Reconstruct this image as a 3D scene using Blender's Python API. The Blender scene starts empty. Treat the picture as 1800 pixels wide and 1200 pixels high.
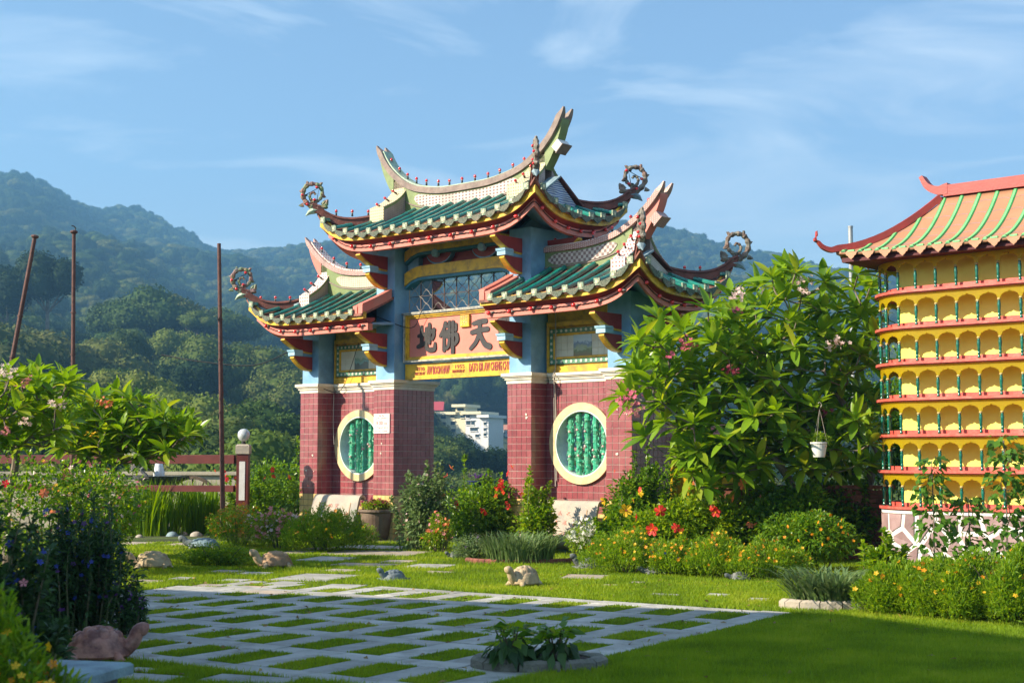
import bpy, bmesh, math, random
import numpy as np
from mathutils import Vector, Matrix
random.seed(7); rng = np.random.default_rng(7)
S = bpy.context.scene; C = S.collection
rad = math.radians; PI = math.pi

# ---------------- camera, sky, sun, exposure ----------------
F_PX = 2450.0; HZ = 806.0; TH = math.atan((HZ-600)/F_PX); EYE = 1.6
cam = bpy.data.cameras.new('camera'); camo = bpy.data.objects.new('camera', cam); C.objects.link(camo)
camo.location = (0, 0, EYE); camo.rotation_euler = (PI/2+TH, 0, 0)
cam.sensor_width = 36; cam.lens = F_PX/1800*36; cam.clip_start = .1; cam.clip_end = 6000
cam.dof.use_dof = True; cam.dof.focus_distance = 25; cam.dof.aperture_fstop = 4.5
S.camera = camo
SUN_EL = rad(30); SUN_DIR = Vector((.946, .324, -.577)).normalized()   # the way the light travels
w = bpy.data.worlds.new('World'); S.world = w; w.use_nodes = True
nt = w.node_tree; nt.nodes.clear()
sky = nt.nodes.new('ShaderNodeTexSky'); sky.sky_type = 'NISHITA'; sky.sun_disc = False
sky.sun_elevation = SUN_EL; sky.sun_rotation = math.atan2(-SUN_DIR.x, -SUN_DIR.y)
sky.air_density = 1.0; sky.dust_density = .5; sky.ozone_density = 1.9
bg = nt.nodes.new('ShaderNodeBackground'); out = nt.nodes.new('ShaderNodeOutputWorld')
bg.inputs['Strength'].default_value = .083
# thin cirrus: streaky noise on the sky direction
tc = nt.nodes.new('ShaderNodeTexCoord'); mp = nt.nodes.new('ShaderNodeMapping'); mp.inputs['Scale'].default_value = (1.6, 1.6, 7.5); mp.inputs['Rotation'].default_value = (0.12, .16, .3)
ns = nt.nodes.new('ShaderNodeTexNoise'); ns.inputs['Scale'].default_value = 2.1; ns.inputs['Detail'].default_value = 7; ns.inputs['Roughness'].default_value = .58; ns.inputs['Distortion'].default_value = .9
cr = nt.nodes.new('ShaderNodeValToRGB'); cr.color_ramp.elements[0].position = .47; cr.color_ramp.elements[1].position = .78
cr.color_ramp.elements[1].color = (.78, .78, .78, 1)
mx = nt.nodes.new('ShaderNodeMix'); mx.data_type = 'RGBA'; mx.inputs[7].default_value = (6.0, 6.6, 7.0, 1)
L = nt.links.new
L(tc.outputs['Generated'], mp.inputs['Vector']); L(mp.outputs[0], ns.inputs['Vector']); L(ns.outputs['Fac'], cr.inputs[0])
L(cr.outputs[0], mx.inputs[0]); L(sky.outputs[0], mx.inputs[6]); L(mx.outputs[2], bg.inputs['Color']); L(bg.outputs[0], out.inputs['Surface'])
sl = bpy.data.lights.new('sun', 'SUN'); sl.energy = 5.0; sl.angle = rad(.55); sl.color = (1, .86, .66)
so = bpy.data.objects.new('sun', sl); C.objects.link(so); so.rotation_euler = SUN_DIR.to_track_quat('-Z', 'Y').to_euler(); so.location = (-40, -20, 40)
S.view_settings.view_transform = 'Standard'; S.view_settings.look = 'None'; S.view_settings.gamma = 1
S.view_settings.exposure = 1.34; S.view_settings.use_curve_mapping = False
S.cycles.max_bounces = 6; S.cycles.diffuse_bounces = 3; S.cycles.glossy_bounces = 2; S.cycles.transmission_bounces = 3
S.cycles.transparent_max_bounces = 4; S.cycles.volume_bounces = 0; S.cycles.use_denoising = True
S.cycles.sample_clamp_indirect = 6; S.cycles.caustics_reflective = False; S.cycles.caustics_refractive = False

# pixel (of the 1800 x 1200 photograph) -> place on the ground, or at a depth
def ray(x, y):
    c, s = math.cos(TH), math.sin(TH); k = (600-y)/F_PX
    return Vector(((x-900)/F_PX, c-s*k, s+c*k))
def gnd(x, y, z=0):
    r = ray(x, y); t = (z-EYE)/r.z; return Vector((r.x*t, r.y*t, z))
def at(x, y, Y):
    r = ray(x, y); t = Y/r.y; return Vector((r.x*t, Y, EYE+r.z*t))

# ---------------- materials ----------------
def nodes(name):
    m = bpy.data.materials.new(name); m.use_nodes = True; t = m.node_tree; t.nodes.clear()
    return m, t, t.nodes.new, t.links.new
def rgba(c): return (c[0], c[1], c[2], 1)
MATS = {}
def mat(name, c1, c2=None, scale=6, rough=.6, bump=.15, bscale=40, island=0, contrast=(.35, .65), spec=.5, dirt=None, dscale=2.5, damt=.5, metal=0, coat=0):
    """painted / stone / glazed surface: two tones by noise, wear patches, fine bump"""
    m, t, N, K = nodes(name)
    o = N('ShaderNodeOutputMaterial'); p = N('ShaderNodeBsdfPrincipled'); K(p.outputs[0], o.inputs[0])
    g = N('ShaderNodeNewGeometry'); oi = N('ShaderNodeObjectInfo')
    n = N('ShaderNodeTexNoise'); n.inputs['Scale'].default_value = scale; n.inputs['Detail'].default_value = 5; K(g.outputs['Position'], n.inputs['Vector'])
    r = N('ShaderNodeMapRange'); r.inputs[1].default_value = contrast[0]; r.inputs[2].default_value = contrast[1]; K(n.outputs[0], r.inputs[0])
    mix = N('ShaderNodeMix'); mix.data_type = 'RGBA'; K(r.outputs[0], mix.inputs[0]); mix.inputs[6].default_value = rgba(c1); mix.inputs[7].default_value = rgba(c2 or [v*.8 for v in c1])
    col = mix.outputs[2]
    if island:
        a = N('ShaderNodeMath'); a.operation = 'ADD'; K(g.outputs['Random Per Island'], a.inputs[0]); K(oi.outputs['Random'], a.inputs[1])
        f = N('ShaderNodeMath'); f.operation = 'FRACT'; K(a.outputs[0], f.inputs[0])
        rr = N('ShaderNodeMapRange'); rr.inputs[3].default_value = 1-island; rr.inputs[4].default_value = 1+island*.6; K(f.outputs[0], rr.inputs[0])
        hs = N('ShaderNodeHueSaturation'); K(rr.outputs[0], hs.inputs['Value']); K(col, hs.inputs['Color']); col = hs.outputs[0]
    if dirt:
        d = N('ShaderNodeTexNoise'); d.inputs['Scale'].default_value = dscale; d.inputs['Detail'].default_value = 8; d.inputs['Roughness'].default_value = .7; K(g.outputs['Position'], d.inputs['Vector'])
        dr = N('ShaderNodeMapRange'); dr.inputs[1].default_value = .47; dr.inputs[2].default_value = .70; dr.inputs[4].default_value = damt; K(d.outputs[0], dr.inputs[0])
        m2 = N('ShaderNodeMix'); m2.data_type = 'RGBA'; K(dr.outputs[0], m2.inputs[0]); K(col, m2.inputs[6]); m2.inputs[7].default_value = rgba(dirt); col = m2.outputs[2]
    K(col, p.inputs['Base Color']); p.inputs['Roughness'].default_value = rough; p.inputs['Metallic'].default_value = metal
    p.inputs['Specular IOR Level'].default_value = spec
    if coat: p.inputs['Coat Weight'].default_value = coat; p.inputs['Coat Roughness'].default_value = .15
    if bump:
        b = N('ShaderNodeBump'); b.inputs['Strength'].default_value = bump; b.inputs['Distance'].default_value = .02
        n2 = N('ShaderNodeTexNoise'); n2.inputs['Scale'].default_value = bscale; n2.inputs['Detail'].default_value = 4; K(g.outputs['Position'], n2.inputs['Vector'])
        K(n2.outputs[0], b.inputs['Height']); K(b.outputs[0], p.inputs['Normal'])
    MATS[name] = m; return m
def leafmat(name, cols, trans=.35, rough=.45, spec=.4, tree=0, patchy=0):
    m, t, N, K = nodes(name)
    o = N('ShaderNodeOutputMaterial'); g = N('ShaderNodeNewGeometry'); oi = N('ShaderNodeObjectInfo')
    a = N('ShaderNodeMath'); a.operation = 'ADD'; K(g.outputs['Random Per Island'], a.inputs[0]); K(oi.outputs['Random'], a.inputs[1])
    f = N('ShaderNodeMath'); f.operation = 'FRACT'; K(a.outputs[0], f.inputs[0])
    if tree:
        f = N('ShaderNodeMath'); f.operation = 'MULTIPLY_ADD'; K(g.outputs['Random Per Island'], f.inputs[0]); f.inputs[1].default_value = .22; f2 = N('ShaderNodeMath'); f2.operation = 'MULTIPLY'; K(oi.outputs['Random'], f2.inputs[0]); f2.inputs[1].default_value = .8; K(f2.outputs[0], f.inputs[2])
    if patchy:
        n_ = N('ShaderNodeTexNoise'); n_.inputs['Scale'].default_value = .9; n_.inputs['Detail'].default_value = 6; n_.inputs['Roughness'].default_value = .65; K(g.outputs['Position'], n_.inputs['Vector']); rr_ = N('ShaderNodeMapRange'); rr_.inputs[1].default_value = .3; rr_.inputs[2].default_value = .7; K(n_.outputs[0], rr_.inputs[0]); f3 = N('ShaderNodeMath'); f3.operation = 'MULTIPLY'; K(rr_.outputs[0], f3.inputs[0]); f3.inputs[1].default_value = .72; f = N('ShaderNodeMath'); f.operation = 'MULTIPLY_ADD'; K(g.outputs['Random Per Island'], f.inputs[0]); f.inputs[1].default_value = .28; K(f3.outputs[0], f.inputs[2])
    r = N('ShaderNodeValToRGB'); K(f.outputs[0], r.inputs[0]); e = r.color_ramp.elements
    e[0].color = rgba(cols[0]); e[1].color = rgba(cols[-1])
    for i, c in enumerate(cols[1:-1]): q = e.new((i+1)/(len(cols)-1)); q.color = rgba(c)
    p = N('ShaderNodeBsdfPrincipled'); K(r.outputs[0], p.inputs['Base Color']); p.inputs['Roughness'].default_value = rough; p.inputs['Specular IOR Level'].default_value = spec
    hs = N('ShaderNodeHueSaturation'); hs.inputs['Hue'].default_value = .485; hs.inputs['Value'].default_value = 1.5; hs.inputs['Saturation'].default_value = 1.05; K(r.outputs[0], hs.inputs['Color'])
    tr = N('ShaderNodeBsdfTranslucent'); K(hs.outputs[0], tr.inputs[0])
    mx = N('ShaderNodeMixShader'); mx.inputs[0].default_value = trans; K(p.outputs[0], mx.inputs[1]); K(tr.outputs[0], mx.inputs[2]); K(mx.outputs[0], o.inputs[0])
    MATS[name] = m; return m
def patmat(name, c1, c2, kind='dots', sx=20, sz=20, rough=.45, grout=None, thr=.28, dirt=None):
    """glazed mosaic: motif repeated on the face (u along the face, v = height) in object space"""
    m, t, N, K = nodes(name)
    o = N('ShaderNodeOutputMaterial'); p = N('ShaderNodeBsdfPrincipled'); K(p.outputs[0], o.inputs[0]); p.inputs['Roughness'].default_value = rough
    tc = N('ShaderNodeTexCoord'); sp = N('ShaderNodeSeparateXYZ'); K(tc.outputs['Object'], sp.inputs[0])
    ax = N('ShaderNodeMath'); ax.operation = 'ADD'; K(sp.outputs[0], ax.inputs[0]); K(sp.outputs[1], ax.inputs[1])
    cb = N('ShaderNodeCombineXYZ'); K(ax.outputs[0], cb.inputs[0]); K(sp.outputs[2], cb.inputs[1])
    mp = N('ShaderNodeMapping'); mp.inputs['Scale'].default_value = (sx, sz, 1); K(cb.outputs[0], mp.inputs[0])
    if kind == 'dots':
        v = N('ShaderNodeTexVoronoi'); v.inputs['Scale'].default_value = 1; v.inputs['Randomness'].default_value = 0; v.voronoi_dimensions = '2D'; K(mp.outputs[0], v.inputs['Vector'])
        fac = N('ShaderNodeMath'); fac.operation = 'LESS_THAN'; fac.inputs[1].default_value = thr; K(v.outputs['Distance'], fac.inputs[0]); fac = fac.outputs[0]
    elif kind == 'brick':
        v = N('ShaderNodeTexBrick'); v.inputs['Scale'].default_value = 1; v.inputs['Mortar Size'].default_value = .09; v.inputs['Brick Width'].default_value = 1; v.inputs['Row Height'].default_value = .5; K(mp.outputs[0], v.inputs['Vector'])
        v.inputs['Color1'].default_value = (0, 0, 0, 1); v.inputs['Color2'].default_value = (0, 0, 0, 1); v.inputs['Mortar'].default_value = (1, 1, 1, 1); fac = v.outputs['Color']
    elif kind == 'check':
        v = N('ShaderNodeTexChecker'); v.inputs['Scale'].default_value = 1; K(mp.outputs[0], v.inputs['Vector']); fac = v.outputs['Fac']
    else:   # wave
        v = N('ShaderNodeTexWave'); v.wave_type = 'BANDS'; v.bands_direction = 'Y'; v.inputs['Scale'].default_value = .35; v.inputs['Distortion'].default_value = 2.6; v.inputs['Detail Scale'].default_value = 1.6; v.inputs['Detail'].default_value = 0
        K(mp.outputs[0], v.inputs['Vector']); f2 = N('ShaderNodeMath'); f2.operation = 'GREATER_THAN'; f2.inputs[1].default_value = .55; K(v.outputs['Fac'], f2.inputs[0]); fac = f2.outputs[0]
    mix = N('ShaderNodeMix'); mix.data_type = 'RGBA'; K(fac, mix.inputs[0]); mix.inputs[6].default_value = rgba(c1); mix.inputs[7].default_value = rgba(c2)
    col = mix.outputs[2]
    g = N('ShaderNodeNewGeometry'); n = N('ShaderNodeTexNoise'); n.inputs['Scale'].default_value = 4; n.inputs['Detail'].default_value = 7; K(g.outputs['Position'], n.inputs['Vector'])
    r = N('ShaderNodeMapRange'); r.inputs[1].default_value = .5; r.inputs[2].default_value = .75; r.inputs[4].default_value = .55; K(n.outputs[0], r.inputs[0])
    m2 = N('ShaderNodeMix'); m2.data_type = 'RGBA'; K(r.outputs[0], m2.inputs[0]); K(col, m2.inputs[6]); m2.inputs[7].default_value = rgba(dirt or (.16, .14, .11)); K(m2.outputs[2], p.inputs['Base Color'])
    MATS[name] = m; return m

mat('salmon_paint', (.66, .20, .15), (.56, .15, .11), rough=.55, dirt=(.5, .32, .26), dscale=3, damt=.5)
mat('red_paint', (.33, .035, .028), (.26, .022, .02), rough=.5, dirt=(.14, .05, .04), damt=.4)
mat('yellow_paint', (.78, .47, .025), (.66, .36, .02), rough=.5, dirt=(.22, .15, .05), dscale=6, damt=.75)
mat('blue_paint', (.15, .34, .56), (.24, .46, .66), scale=2.5, rough=.6, dirt=(.10, .2, .32), dscale=1.6, damt=.7)
mat('light_blue_paint', (.36, .58, .72), (.26, .48, .64), rough=.6, dirt=(.12, .22, .3))
mat('teal_paint', (.03, .19, .28), rough=.5)
mat('red_tile', (.235, .05, .062), (.30, .075, .085), scale=5, rough=.3, bump=.04, bscale=12, island=.16, coat=.3, dirt=(.42, .22, .2), dscale=1.1, damt=.3)
mat('yellow_tile', (.72, .50, .20), (.66, .44, .15), scale=5, rough=.3, bump=.04, island=.12, coat=.3, dirt=(.3, .22, .12), dscale=3)
mat('grout', (.52, .43, .38), (.38, .30, .27), rough=.9, bump=.3)
mat('grout_dark', (.22, .17, .10), rough=.9, bump=.3)
mat('cornice_white', (.76, .71, .60), (.68, .62, .50), scale=3, rough=.6, dirt=(.40, .34, .25), dscale=4, damt=.5)
mat('green_glaze', (.0, .16, .12), (.01, .225, .165), scale=9, rough=.22, bump=.1, bscale=20, island=.2, coat=.6, dirt=(.12, .10, .06), dscale=6, damt=.5)
mat('cap_ceramic', (.34, .36, .25), (.10, .20, .13), scale=38, rough=.5, contrast=(.45, .55), bump=.4)
mat('cap_centre', (.72, .66, .4), rough=.5)
mat('drip_ceramic', (.135, .165, .11), (.035, .06, .04), scale=55, rough=.6, bump=.8, bscale=60, contrast=(.44, .56), dirt=(.30, .22, .16), dscale=5)
mat('terracotta', (.36, .14, .10), (.20, .07, .05), scale=12, rough=.8, bump=.5, dirt=(.08, .06, .05), dscale=5, damt=.7)
mat('hip_brown', (.22, .07, .05), (.13, .04, .03), scale=8, rough=.7, bump=.4, dirt=(.05, .04, .035), damt=.6)
mat('band_grey', (.30, .235, .20), (.23, .17, .15), scale=9, rough=.7, bump=.5, bscale=60, dirt=(.12, .10, .085), dscale=4, damt=.7)
mat('cap_green', (.42, .56, .42), (.36, .5, .38), scale=20, rough=.7, bump=.3, dirt=(.14, .14, .1), dscale=7, damt=.6)
mat('lime_tile', (.20, .27, .095), (.15, .21, .07), scale=9, rough=.5, bump=.2, bscale=70, dirt=(.16, .17, .07), dscale=4, damt=.5)
patmat('ridge_panel', (.62, .50, .44), (.17, .10, .10), 'dots', 11, 17, thr=.30)
patmat('ridge_panel_grey', (.20, .13, .12), (.52, .47, .42), 'check', 17, 17)
patmat('ridge_panel_cream', (.60, .50, .38), (.40, .32, .24), 'dots', 15, 22, thr=.33)
patmat('ramp_cream', (.62, .54, .34), (.25, .22, .10), 'dots', 17, 17, thr=.26)
patmat('ramp_pinkdots', (.66, .58, .53), (.40, .08, .07), 'dots', 14, 14, thr=.24)
patmat('band_brick', (.26, .06, .055), (.62, .5, .44), 'brick', 11, 30)
patmat('ramp_side', (.42, .33, .30), (.28, .2, .18), 'brick', 10, 22)
patmat('gable_bluewave', (.55, .62, .68), (.08, .13, .36), 'wave', 11, 22)
patmat('gable_white', (.62, .58, .52), (.42, .36, .3), 'brick', 12, 24)
mat('finial_mix', (.16, .24, .10), (.26, .13, .09), scale=7, rough=.6, bump=.7, bscale=30, contrast=(.42, .58), dirt=(.10, .12, .2), dscale=3.4, damt=.8)
mat('finial_grey', (.24, .23, .19), (.09, .08, .065), scale=9, rough=.7, bump=.7, bscale=30, contrast=(.4, .6), dirt=(.3, .12, .09), dscale=5, damt=.7)
mat('wire_black', (.012, .012, .012), rough=.6, bump=0)
mat('bulb_red', (.80, .03, .03), rough=.12, bump=0, coat=1)
mat('socket', (.02, .02, .02), rough=.5, bump=0)
mat('bulb_base', (.7, .6, .55), rough=.4, bump=0)
mat('sign_ground', (.72, .22, .17), (.66, .19, .14), scale=3, rough=.5, dirt=(.6, .3, .24), damt=.3)
mat('sign_black', (.018, .016, .018), (.03, .028, .028), rough=.45)
mat('letter_red', (.42, .07, .05), rough=.5)
mat('sign_frame', (.26, .27, .25), (.45, .43, .36), scale=14, rough=.6, contrast=(.45, .55))
mat('iron_dark', (.06, .03, .028), rough=.6); mat('iron_light', (.42, .38, .33), rough=.5)
mat('panel_green', (.09, .26, .16), (.06, .2, .12), scale=12, rough=.4)
mat('panel_white', (.70, .68, .58), (.62, .60, .5), rough=.35)
mat('bamboo_green', (.02, .32, .17), (.05, .44, .27), scale=10, rough=.4, bump=.5, bscale=25, coat=.3, dirt=(.35, .3, .2), dscale=9, damt=.5)
mat('ring_yellow', (.66, .56, .32), (.60, .48, .26), rough=.45, dirt=(.35, .27, .15), dscale=3)
mat('lining_white', (.72, .78, .72), (.62, .7, .66), rough=.6, dirt=(.2, .24, .2), dscale=4)
mat('edging_grey', (.22, .21, .17), (.15, .145, .12), scale=6, rough=.9, bump=.8, dirt=(.07, .09, .04), dscale=5, damt=.8)
mat('stone_cream', (.46, .39, .31), (.36, .32, .27), scale=4, rough=.8, bump=.4, dirt=(.22, .24, .24), dscale=3, damt=.7)
mat('stone_blue', (.25, .36, .40), (.14, .20, .24), scale=7, rough=.7, bump=.5)
mat('slab_stone', (.48, .47, .43), (.36, .355, .32), scale=2.2, rough=.8, bump=.35, bscale=30, island=.2, dirt=(.15, .15, .11), dscale=3.2, damt=.75)
mat('flagstone', (.46, .36, .26), (.36, .33, .29), scale=3, rough=.85, bump=.4, bscale=25, island=.2, dirt=(.14, .12, .08), dscale=5, damt=.6)
mat('dark_stone', (.085, .10, .105), (.17, .18, .17), scale=14, rough=.75, bump=.8, bscale=30, contrast=(.45, .6))
mat('tortoise_tan', (.50, .39, .24), (.38, .29, .17), scale=6, rough=.7, bump=.4, dirt=(.16, .10, .07), dscale=5, damt=.6)
mat('tortoise_tan_dark', (.42, .27, .15), (.28, .17, .09), scale=7, rough=.7, bump=.4, dirt=(.12, .08, .05), dscale=5, damt=.6)
mat('tortoise_pink', (.40, .18, .13), (.16, .06, .05), scale=9, rough=.55, bump=.4, contrast=(.42, .58), dirt=(.45, .26, .2), dscale=5, damt=.7)
mat('tortoise_grey', (.10, .13, .15), (.18, .22, .23), scale=9, rough=.65, bump=.6, dirt=(.05, .05, .045), dscale=7)
mat('tortoise_blue', (.22, .33, .38), (.13, .2, .25), scale=6, rough=.6, bump=.5)
mat('pot_brown', (.13, .085, .06), (.20, .14, .10), scale=3, rough=.55, bump=.3, dirt=(.26, .22, .17), dscale=3)
mat('pot_red', (.17, .07, .05), rough=.6); mat('pot_blue', (.01, .015, .16), rough=.2, bump=0, coat=1); mat('pot_white', (.72, .72, .68), rough=.5)
mat('soil', (.035, .022, .014), (.06, .04, .025), scale=30, rough=1, bump=1, bscale=60)
mat('bark_grey', (.22, .18, .14), (.12, .09, .07), scale=7, rough=.9, bump=.7, dirt=(.34, .33, .28), dscale=5, damt=.7)
mat('bark_forest', (.10, .07, .05), (.2, .17, .13), scale=1, rough=.9, bump=.5, bscale=3)
mat('stem_green', (.07, .11, .03), (.10, .07, .04), rough=.7)
mat('rust_pole', (.12, .045, .035), (.07, .028, .022), scale=9, rough=.7, bump=.4, dirt=(.2, .1, .08), dscale=4)
mat('grey_pole', (.34, .37, .38), rough=.5, metal=.3)
mat('rail_red', (.14, .025, .022), (.10, .018, .016), rough=.5)
mat('wall_cream', (.55, .50, .38), (.46, .41, .31), scale=1.2, rough=.8, dirt=(.2, .19, .15), dscale=2)
mat('wood_old', (.07, .05, .035), (.12, .09, .06), scale=12, rough=.8, bump=.6)
mat('globe_glass', (.55, .60, .62), rough=.08, bump=0, coat=1); mat('pagoda_red', (.62, .10, .075), (.52, .075, .055), scale=5, rough=.45, dirt=(.62, .28, .22), dscale=7, damt=.5)
mat('ridge_red', (.42, .055, .045), (.34, .04, .035), scale=4, rough=.5, dirt=(.2, .05, .04))
mat('soffit_maroon', (.10, .015, .02), rough=.7)
mat('pagoda_bounce_yellow', (.82, .85, .19), (.76, .78, .14), scale=2, rough=.7)  # white wall; yellow light from the arch sheets is painted into the colour
mat('post_green', (.0, .10, .065), (.005, .15, .10), scale=10, rough=.25, bump=0, coat=.6); mat('post_cap', (.55, .42, .16), rough=.5)
mat('roof_tan', (.44, .22, .12), (.36, .17, .09), scale=3, rough=.6, island=.06, dirt=(.4, .24, .14), dscale=3, damt=.5)
mat('roof_green_dark', (.04, .26, .09), rough=.4); mat('roof_green_light', (.20, .62, .22), (.15, .52, .18), rough=.4); mat('line_mauve', (.36, .27, .34), rough=.6)
mat('scallop_peach', (.50, .25, .14), rough=.6)
mat('paving_mauve', (.27, .17, .175), (.36, .25, .25), scale=4, rough=.6, bump=.2, island=.3, dirt=(.2, .12, .12), dscale=3)
mat('paint_white', (.78, .76, .74), (.68, .66, .64), rough=.6, dirt=(.4, .38, .36), dscale=4, damt=.4)
mat('brick_red', (.26, .09, .06), (.18, .06, .045), rough=.85, island=.25)
mat('yellow_door', (.80, .50, .01), (.70, .42, .01), rough=.5)
mat('bld_cream', (.75, .70, .48), rough=.8, bump=0); mat('bld_white', (.78, .78, .76), rough=.8, bump=0); mat('bld_window', (.04, .07, .09), rough=.2, bump=0)
mat('bld_red', (.45, .06, .07), rough=.7, bump=0); mat('bld_orange', (.5, .22, .14), rough=.8, bump=0); mat('bld_blue', (.15, .38, .6), rough=.7, bump=0)
mat('water_white', (.8, .84, .88), rough=.2, bump=.8, bscale=14)
# yellow sheet of the pagoda arches lets light through
m, t, N, K = nodes('yellow_sheet'); o = N('ShaderNodeOutputMaterial'); p = N('ShaderNodeBsdfPrincipled'); g = N('ShaderNodeNewGeometry')
n = N('ShaderNodeTexNoise'); n.inputs['Scale'].default_value = 9; n.inputs['Detail'].default_value = 6; K(g.outputs['Position'], n.inputs['Vector'])
mx = N('ShaderNodeMix'); mx.data_type = 'RGBA'; K(n.outputs[0], mx.inputs[0]); mx.inputs[6].default_value = (.46, .385, .006, 1); mx.inputs[7].default_value = (.60, .51, .014, 1); K(mx.outputs[2], p.inputs['Base Color']); p.inputs['Roughness'].default_value = .4
tr = N('ShaderNodeBsdfTranslucent'); tr.inputs[0].default_value = (.92, .84, .04, 1); ms = N('ShaderNodeMixShader'); ms.inputs[0].default_value = .68; K(p.outputs[0], ms.inputs[1]); K(tr.outputs[0], ms.inputs[2]); K(ms.outputs[0], o.inputs[0]); MATS['yellow_sheet'] = m
# picture tiles (flat print): a hazy landscape
def picmat(name, sky_c, mid, low, z0, z1):
    m, t, N, K = nodes(name); o = N('ShaderNodeOutputMaterial'); p = N('ShaderNodeBsdfPrincipled'); K(p.outputs[0], o.inputs[0]); p.inputs['Roughness'].default_value = .3
    tc = N('ShaderNodeTexCoord'); sp = N('ShaderNodeSeparateXYZ'); K(tc.outputs['Object'], sp.inputs[0]); n = N('ShaderNodeTexNoise'); n.inputs['Scale'].default_value = 9; n.inputs['Detail'].default_value = 6; K(tc.outputs['Object'], n.inputs['Vector'])
    a = N('ShaderNodeMath'); a.operation = 'MULTIPLY_ADD'; K(n.outputs[0], a.inputs[0]); a.inputs[1].default_value = .28; K(sp.outputs[2], a.inputs[2])
    r = N('ShaderNodeMapRange'); r.inputs[1].default_value = z0+.14; r.inputs[2].default_value = z1+.14; K(a.outputs[0], r.inputs[0]); c = N('ShaderNodeValToRGB'); K(r.outputs[0], c.inputs[0])
    e = c.color_ramp.elements; e[0].color = rgba(low); e[1].color = rgba(sky_c); q = e.new(.35); q.color = rgba(mid[0]); q = e.new(.42); q.color = rgba(mid[1]); q = e.new(.62); q.color = rgba(mid[2]); q = e.new(.7); q.color = rgba(sky_c)
    K(c.outputs[0], p.inputs['Base Color']); MATS[name] = m
picmat('picture_mountain', (.42, .55, .66), [(.10, .16, .06), (.28, .36, .2), (.10, .18, .34)], (.20, .10, .04), 3.4, 3.85)
picmat('picture_lake', (.38, .46, .40), [(.06, .10, .09), (.12, .32, .32), (.16, .26, .18)], (.05, .10, .12), 3.4, 3.85)

leafmat('leaf_plumeria', [(.09, .20, .014), (.17, .31, .018), (.24, .40, .022), (.12, .25, .015), (.36, .42, .03)], trans=.44, rough=.3)
leafmat('leaf_hibiscus', [(.06, .155, .014), (.11, .24, .015), (.23, .36, .018), (.075, .18, .02), (.16, .30, .016)], trans=.46, rough=.28)
leafmat('leaf_bright', [(.08, .19, .012), (.17, .30, .015), (.30, .41, .02), (.13, .25, .014)], trans=.48, rough=.32)
leafmat('leaf_vine', [(.06, .16, .02), (.12, .26, .03), (.05, .13, .02)], trans=.4, rough=.3)
leafmat('leaf_feather', [(.11, .24, .015), (.20, .34, .02), (.30, .42, .025)], trans=.5)
leafmat('leaf_sage', [(.09, .16, .05), (.18, .26, .10), (.12, .21, .05)], trans=.35)
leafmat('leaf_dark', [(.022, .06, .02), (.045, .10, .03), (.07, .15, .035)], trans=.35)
leafmat('fallen_leaf', [(.20, .12, .04), (.35, .25, .06), (.12, .07, .03)], trans=.2)
leafmat('leaf_iris', [(.14, .27, .012), (.20, .34, .015), (.08, .18, .015)], trans=.45)
leafmat('grass_blade', [(.08, .15, .016), (.14, .23, .016), (.21, .33, .018), (.31, .40, .028), (.40, .40, .07)], trans=.5, rough=.5, spec=.2, patchy=1)
leafmat('forest_leaf', [(.018, .045, .012), (.04, .08, .016), (.08, .12, .02), (.13, .14, .04), (.035, .07, .016)], trans=.2, rough=.7, spec=.1, tree=1)
leafmat('forest_leaf_light', [(.07, .13, .02), (.13, .18, .03), (.18, .20, .05), (.10, .16, .02)], trans=.25, rough=.7, spec=.1, tree=1)
leafmat('forest_leaf_dark', [(.012, .03, .010), (.025, .055, .014), (.05, .08, .016)], trans=.2, rough=.7, spec=.1, tree=1)
for nm, c in dict(petal_red=(.75, .05, .03), petal_orange=(.80, .22, .08), petal_pink=(.75, .28, .30), petal_palepink=(.78, .58, .55), petal_yellow=(.85, .52, .02), petal_marigold=(.85, .32, .01), petal_blue=(.05, .07, .42), petal_white=(.8, .78, .72), petal_purple=(.16, .05, .25), petal_maroon=(.22, .015, .05), petal_magenta=(.62, .12, .22)).items():
    leafmat(nm, [[v*.85 for v in c], c], trans=.3, rough=.5)
def groundmat():
    m, t, N, K = nodes('ground_soil_grass'); o = N('ShaderNodeOutputMaterial'); p = N('ShaderNodeBsdfPrincipled'); K(p.outputs[0], o.inputs[0]); p.inputs['Roughness'].default_value = 1
    g = N('ShaderNodeNewGeometry'); n = N('ShaderNodeTexNoise'); n.inputs['Scale'].default_value = 1.5; n.inputs['Detail'].default_value = 9; K(g.outputs['Position'], n.inputs['Vector'])
    c = N('ShaderNodeValToRGB'); K(n.outputs[0], c.inputs[0]); e = c.color_ramp.elements; e[0].position = .35; e[0].color = (.04, .05, .014, 1); e[1].position = .65; e[1].color = (.07, .11, .015, 1)
    K(c.outputs[0], p.inputs['Base Color']); b = N('ShaderNodeBump'); b.inputs['Strength'].default_value = .6; b.inputs['Distance'].default_value = .03; n2 = N('ShaderNodeTexNoise'); n2.inputs['Scale'].default_value = 45; K(g.outputs['Position'], n2.inputs['Vector']); K(n2.outputs[0], b.inputs['Height']); K(b.outputs[0], p.inputs['Normal']); MATS['ground'] = m
groundmat()

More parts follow.
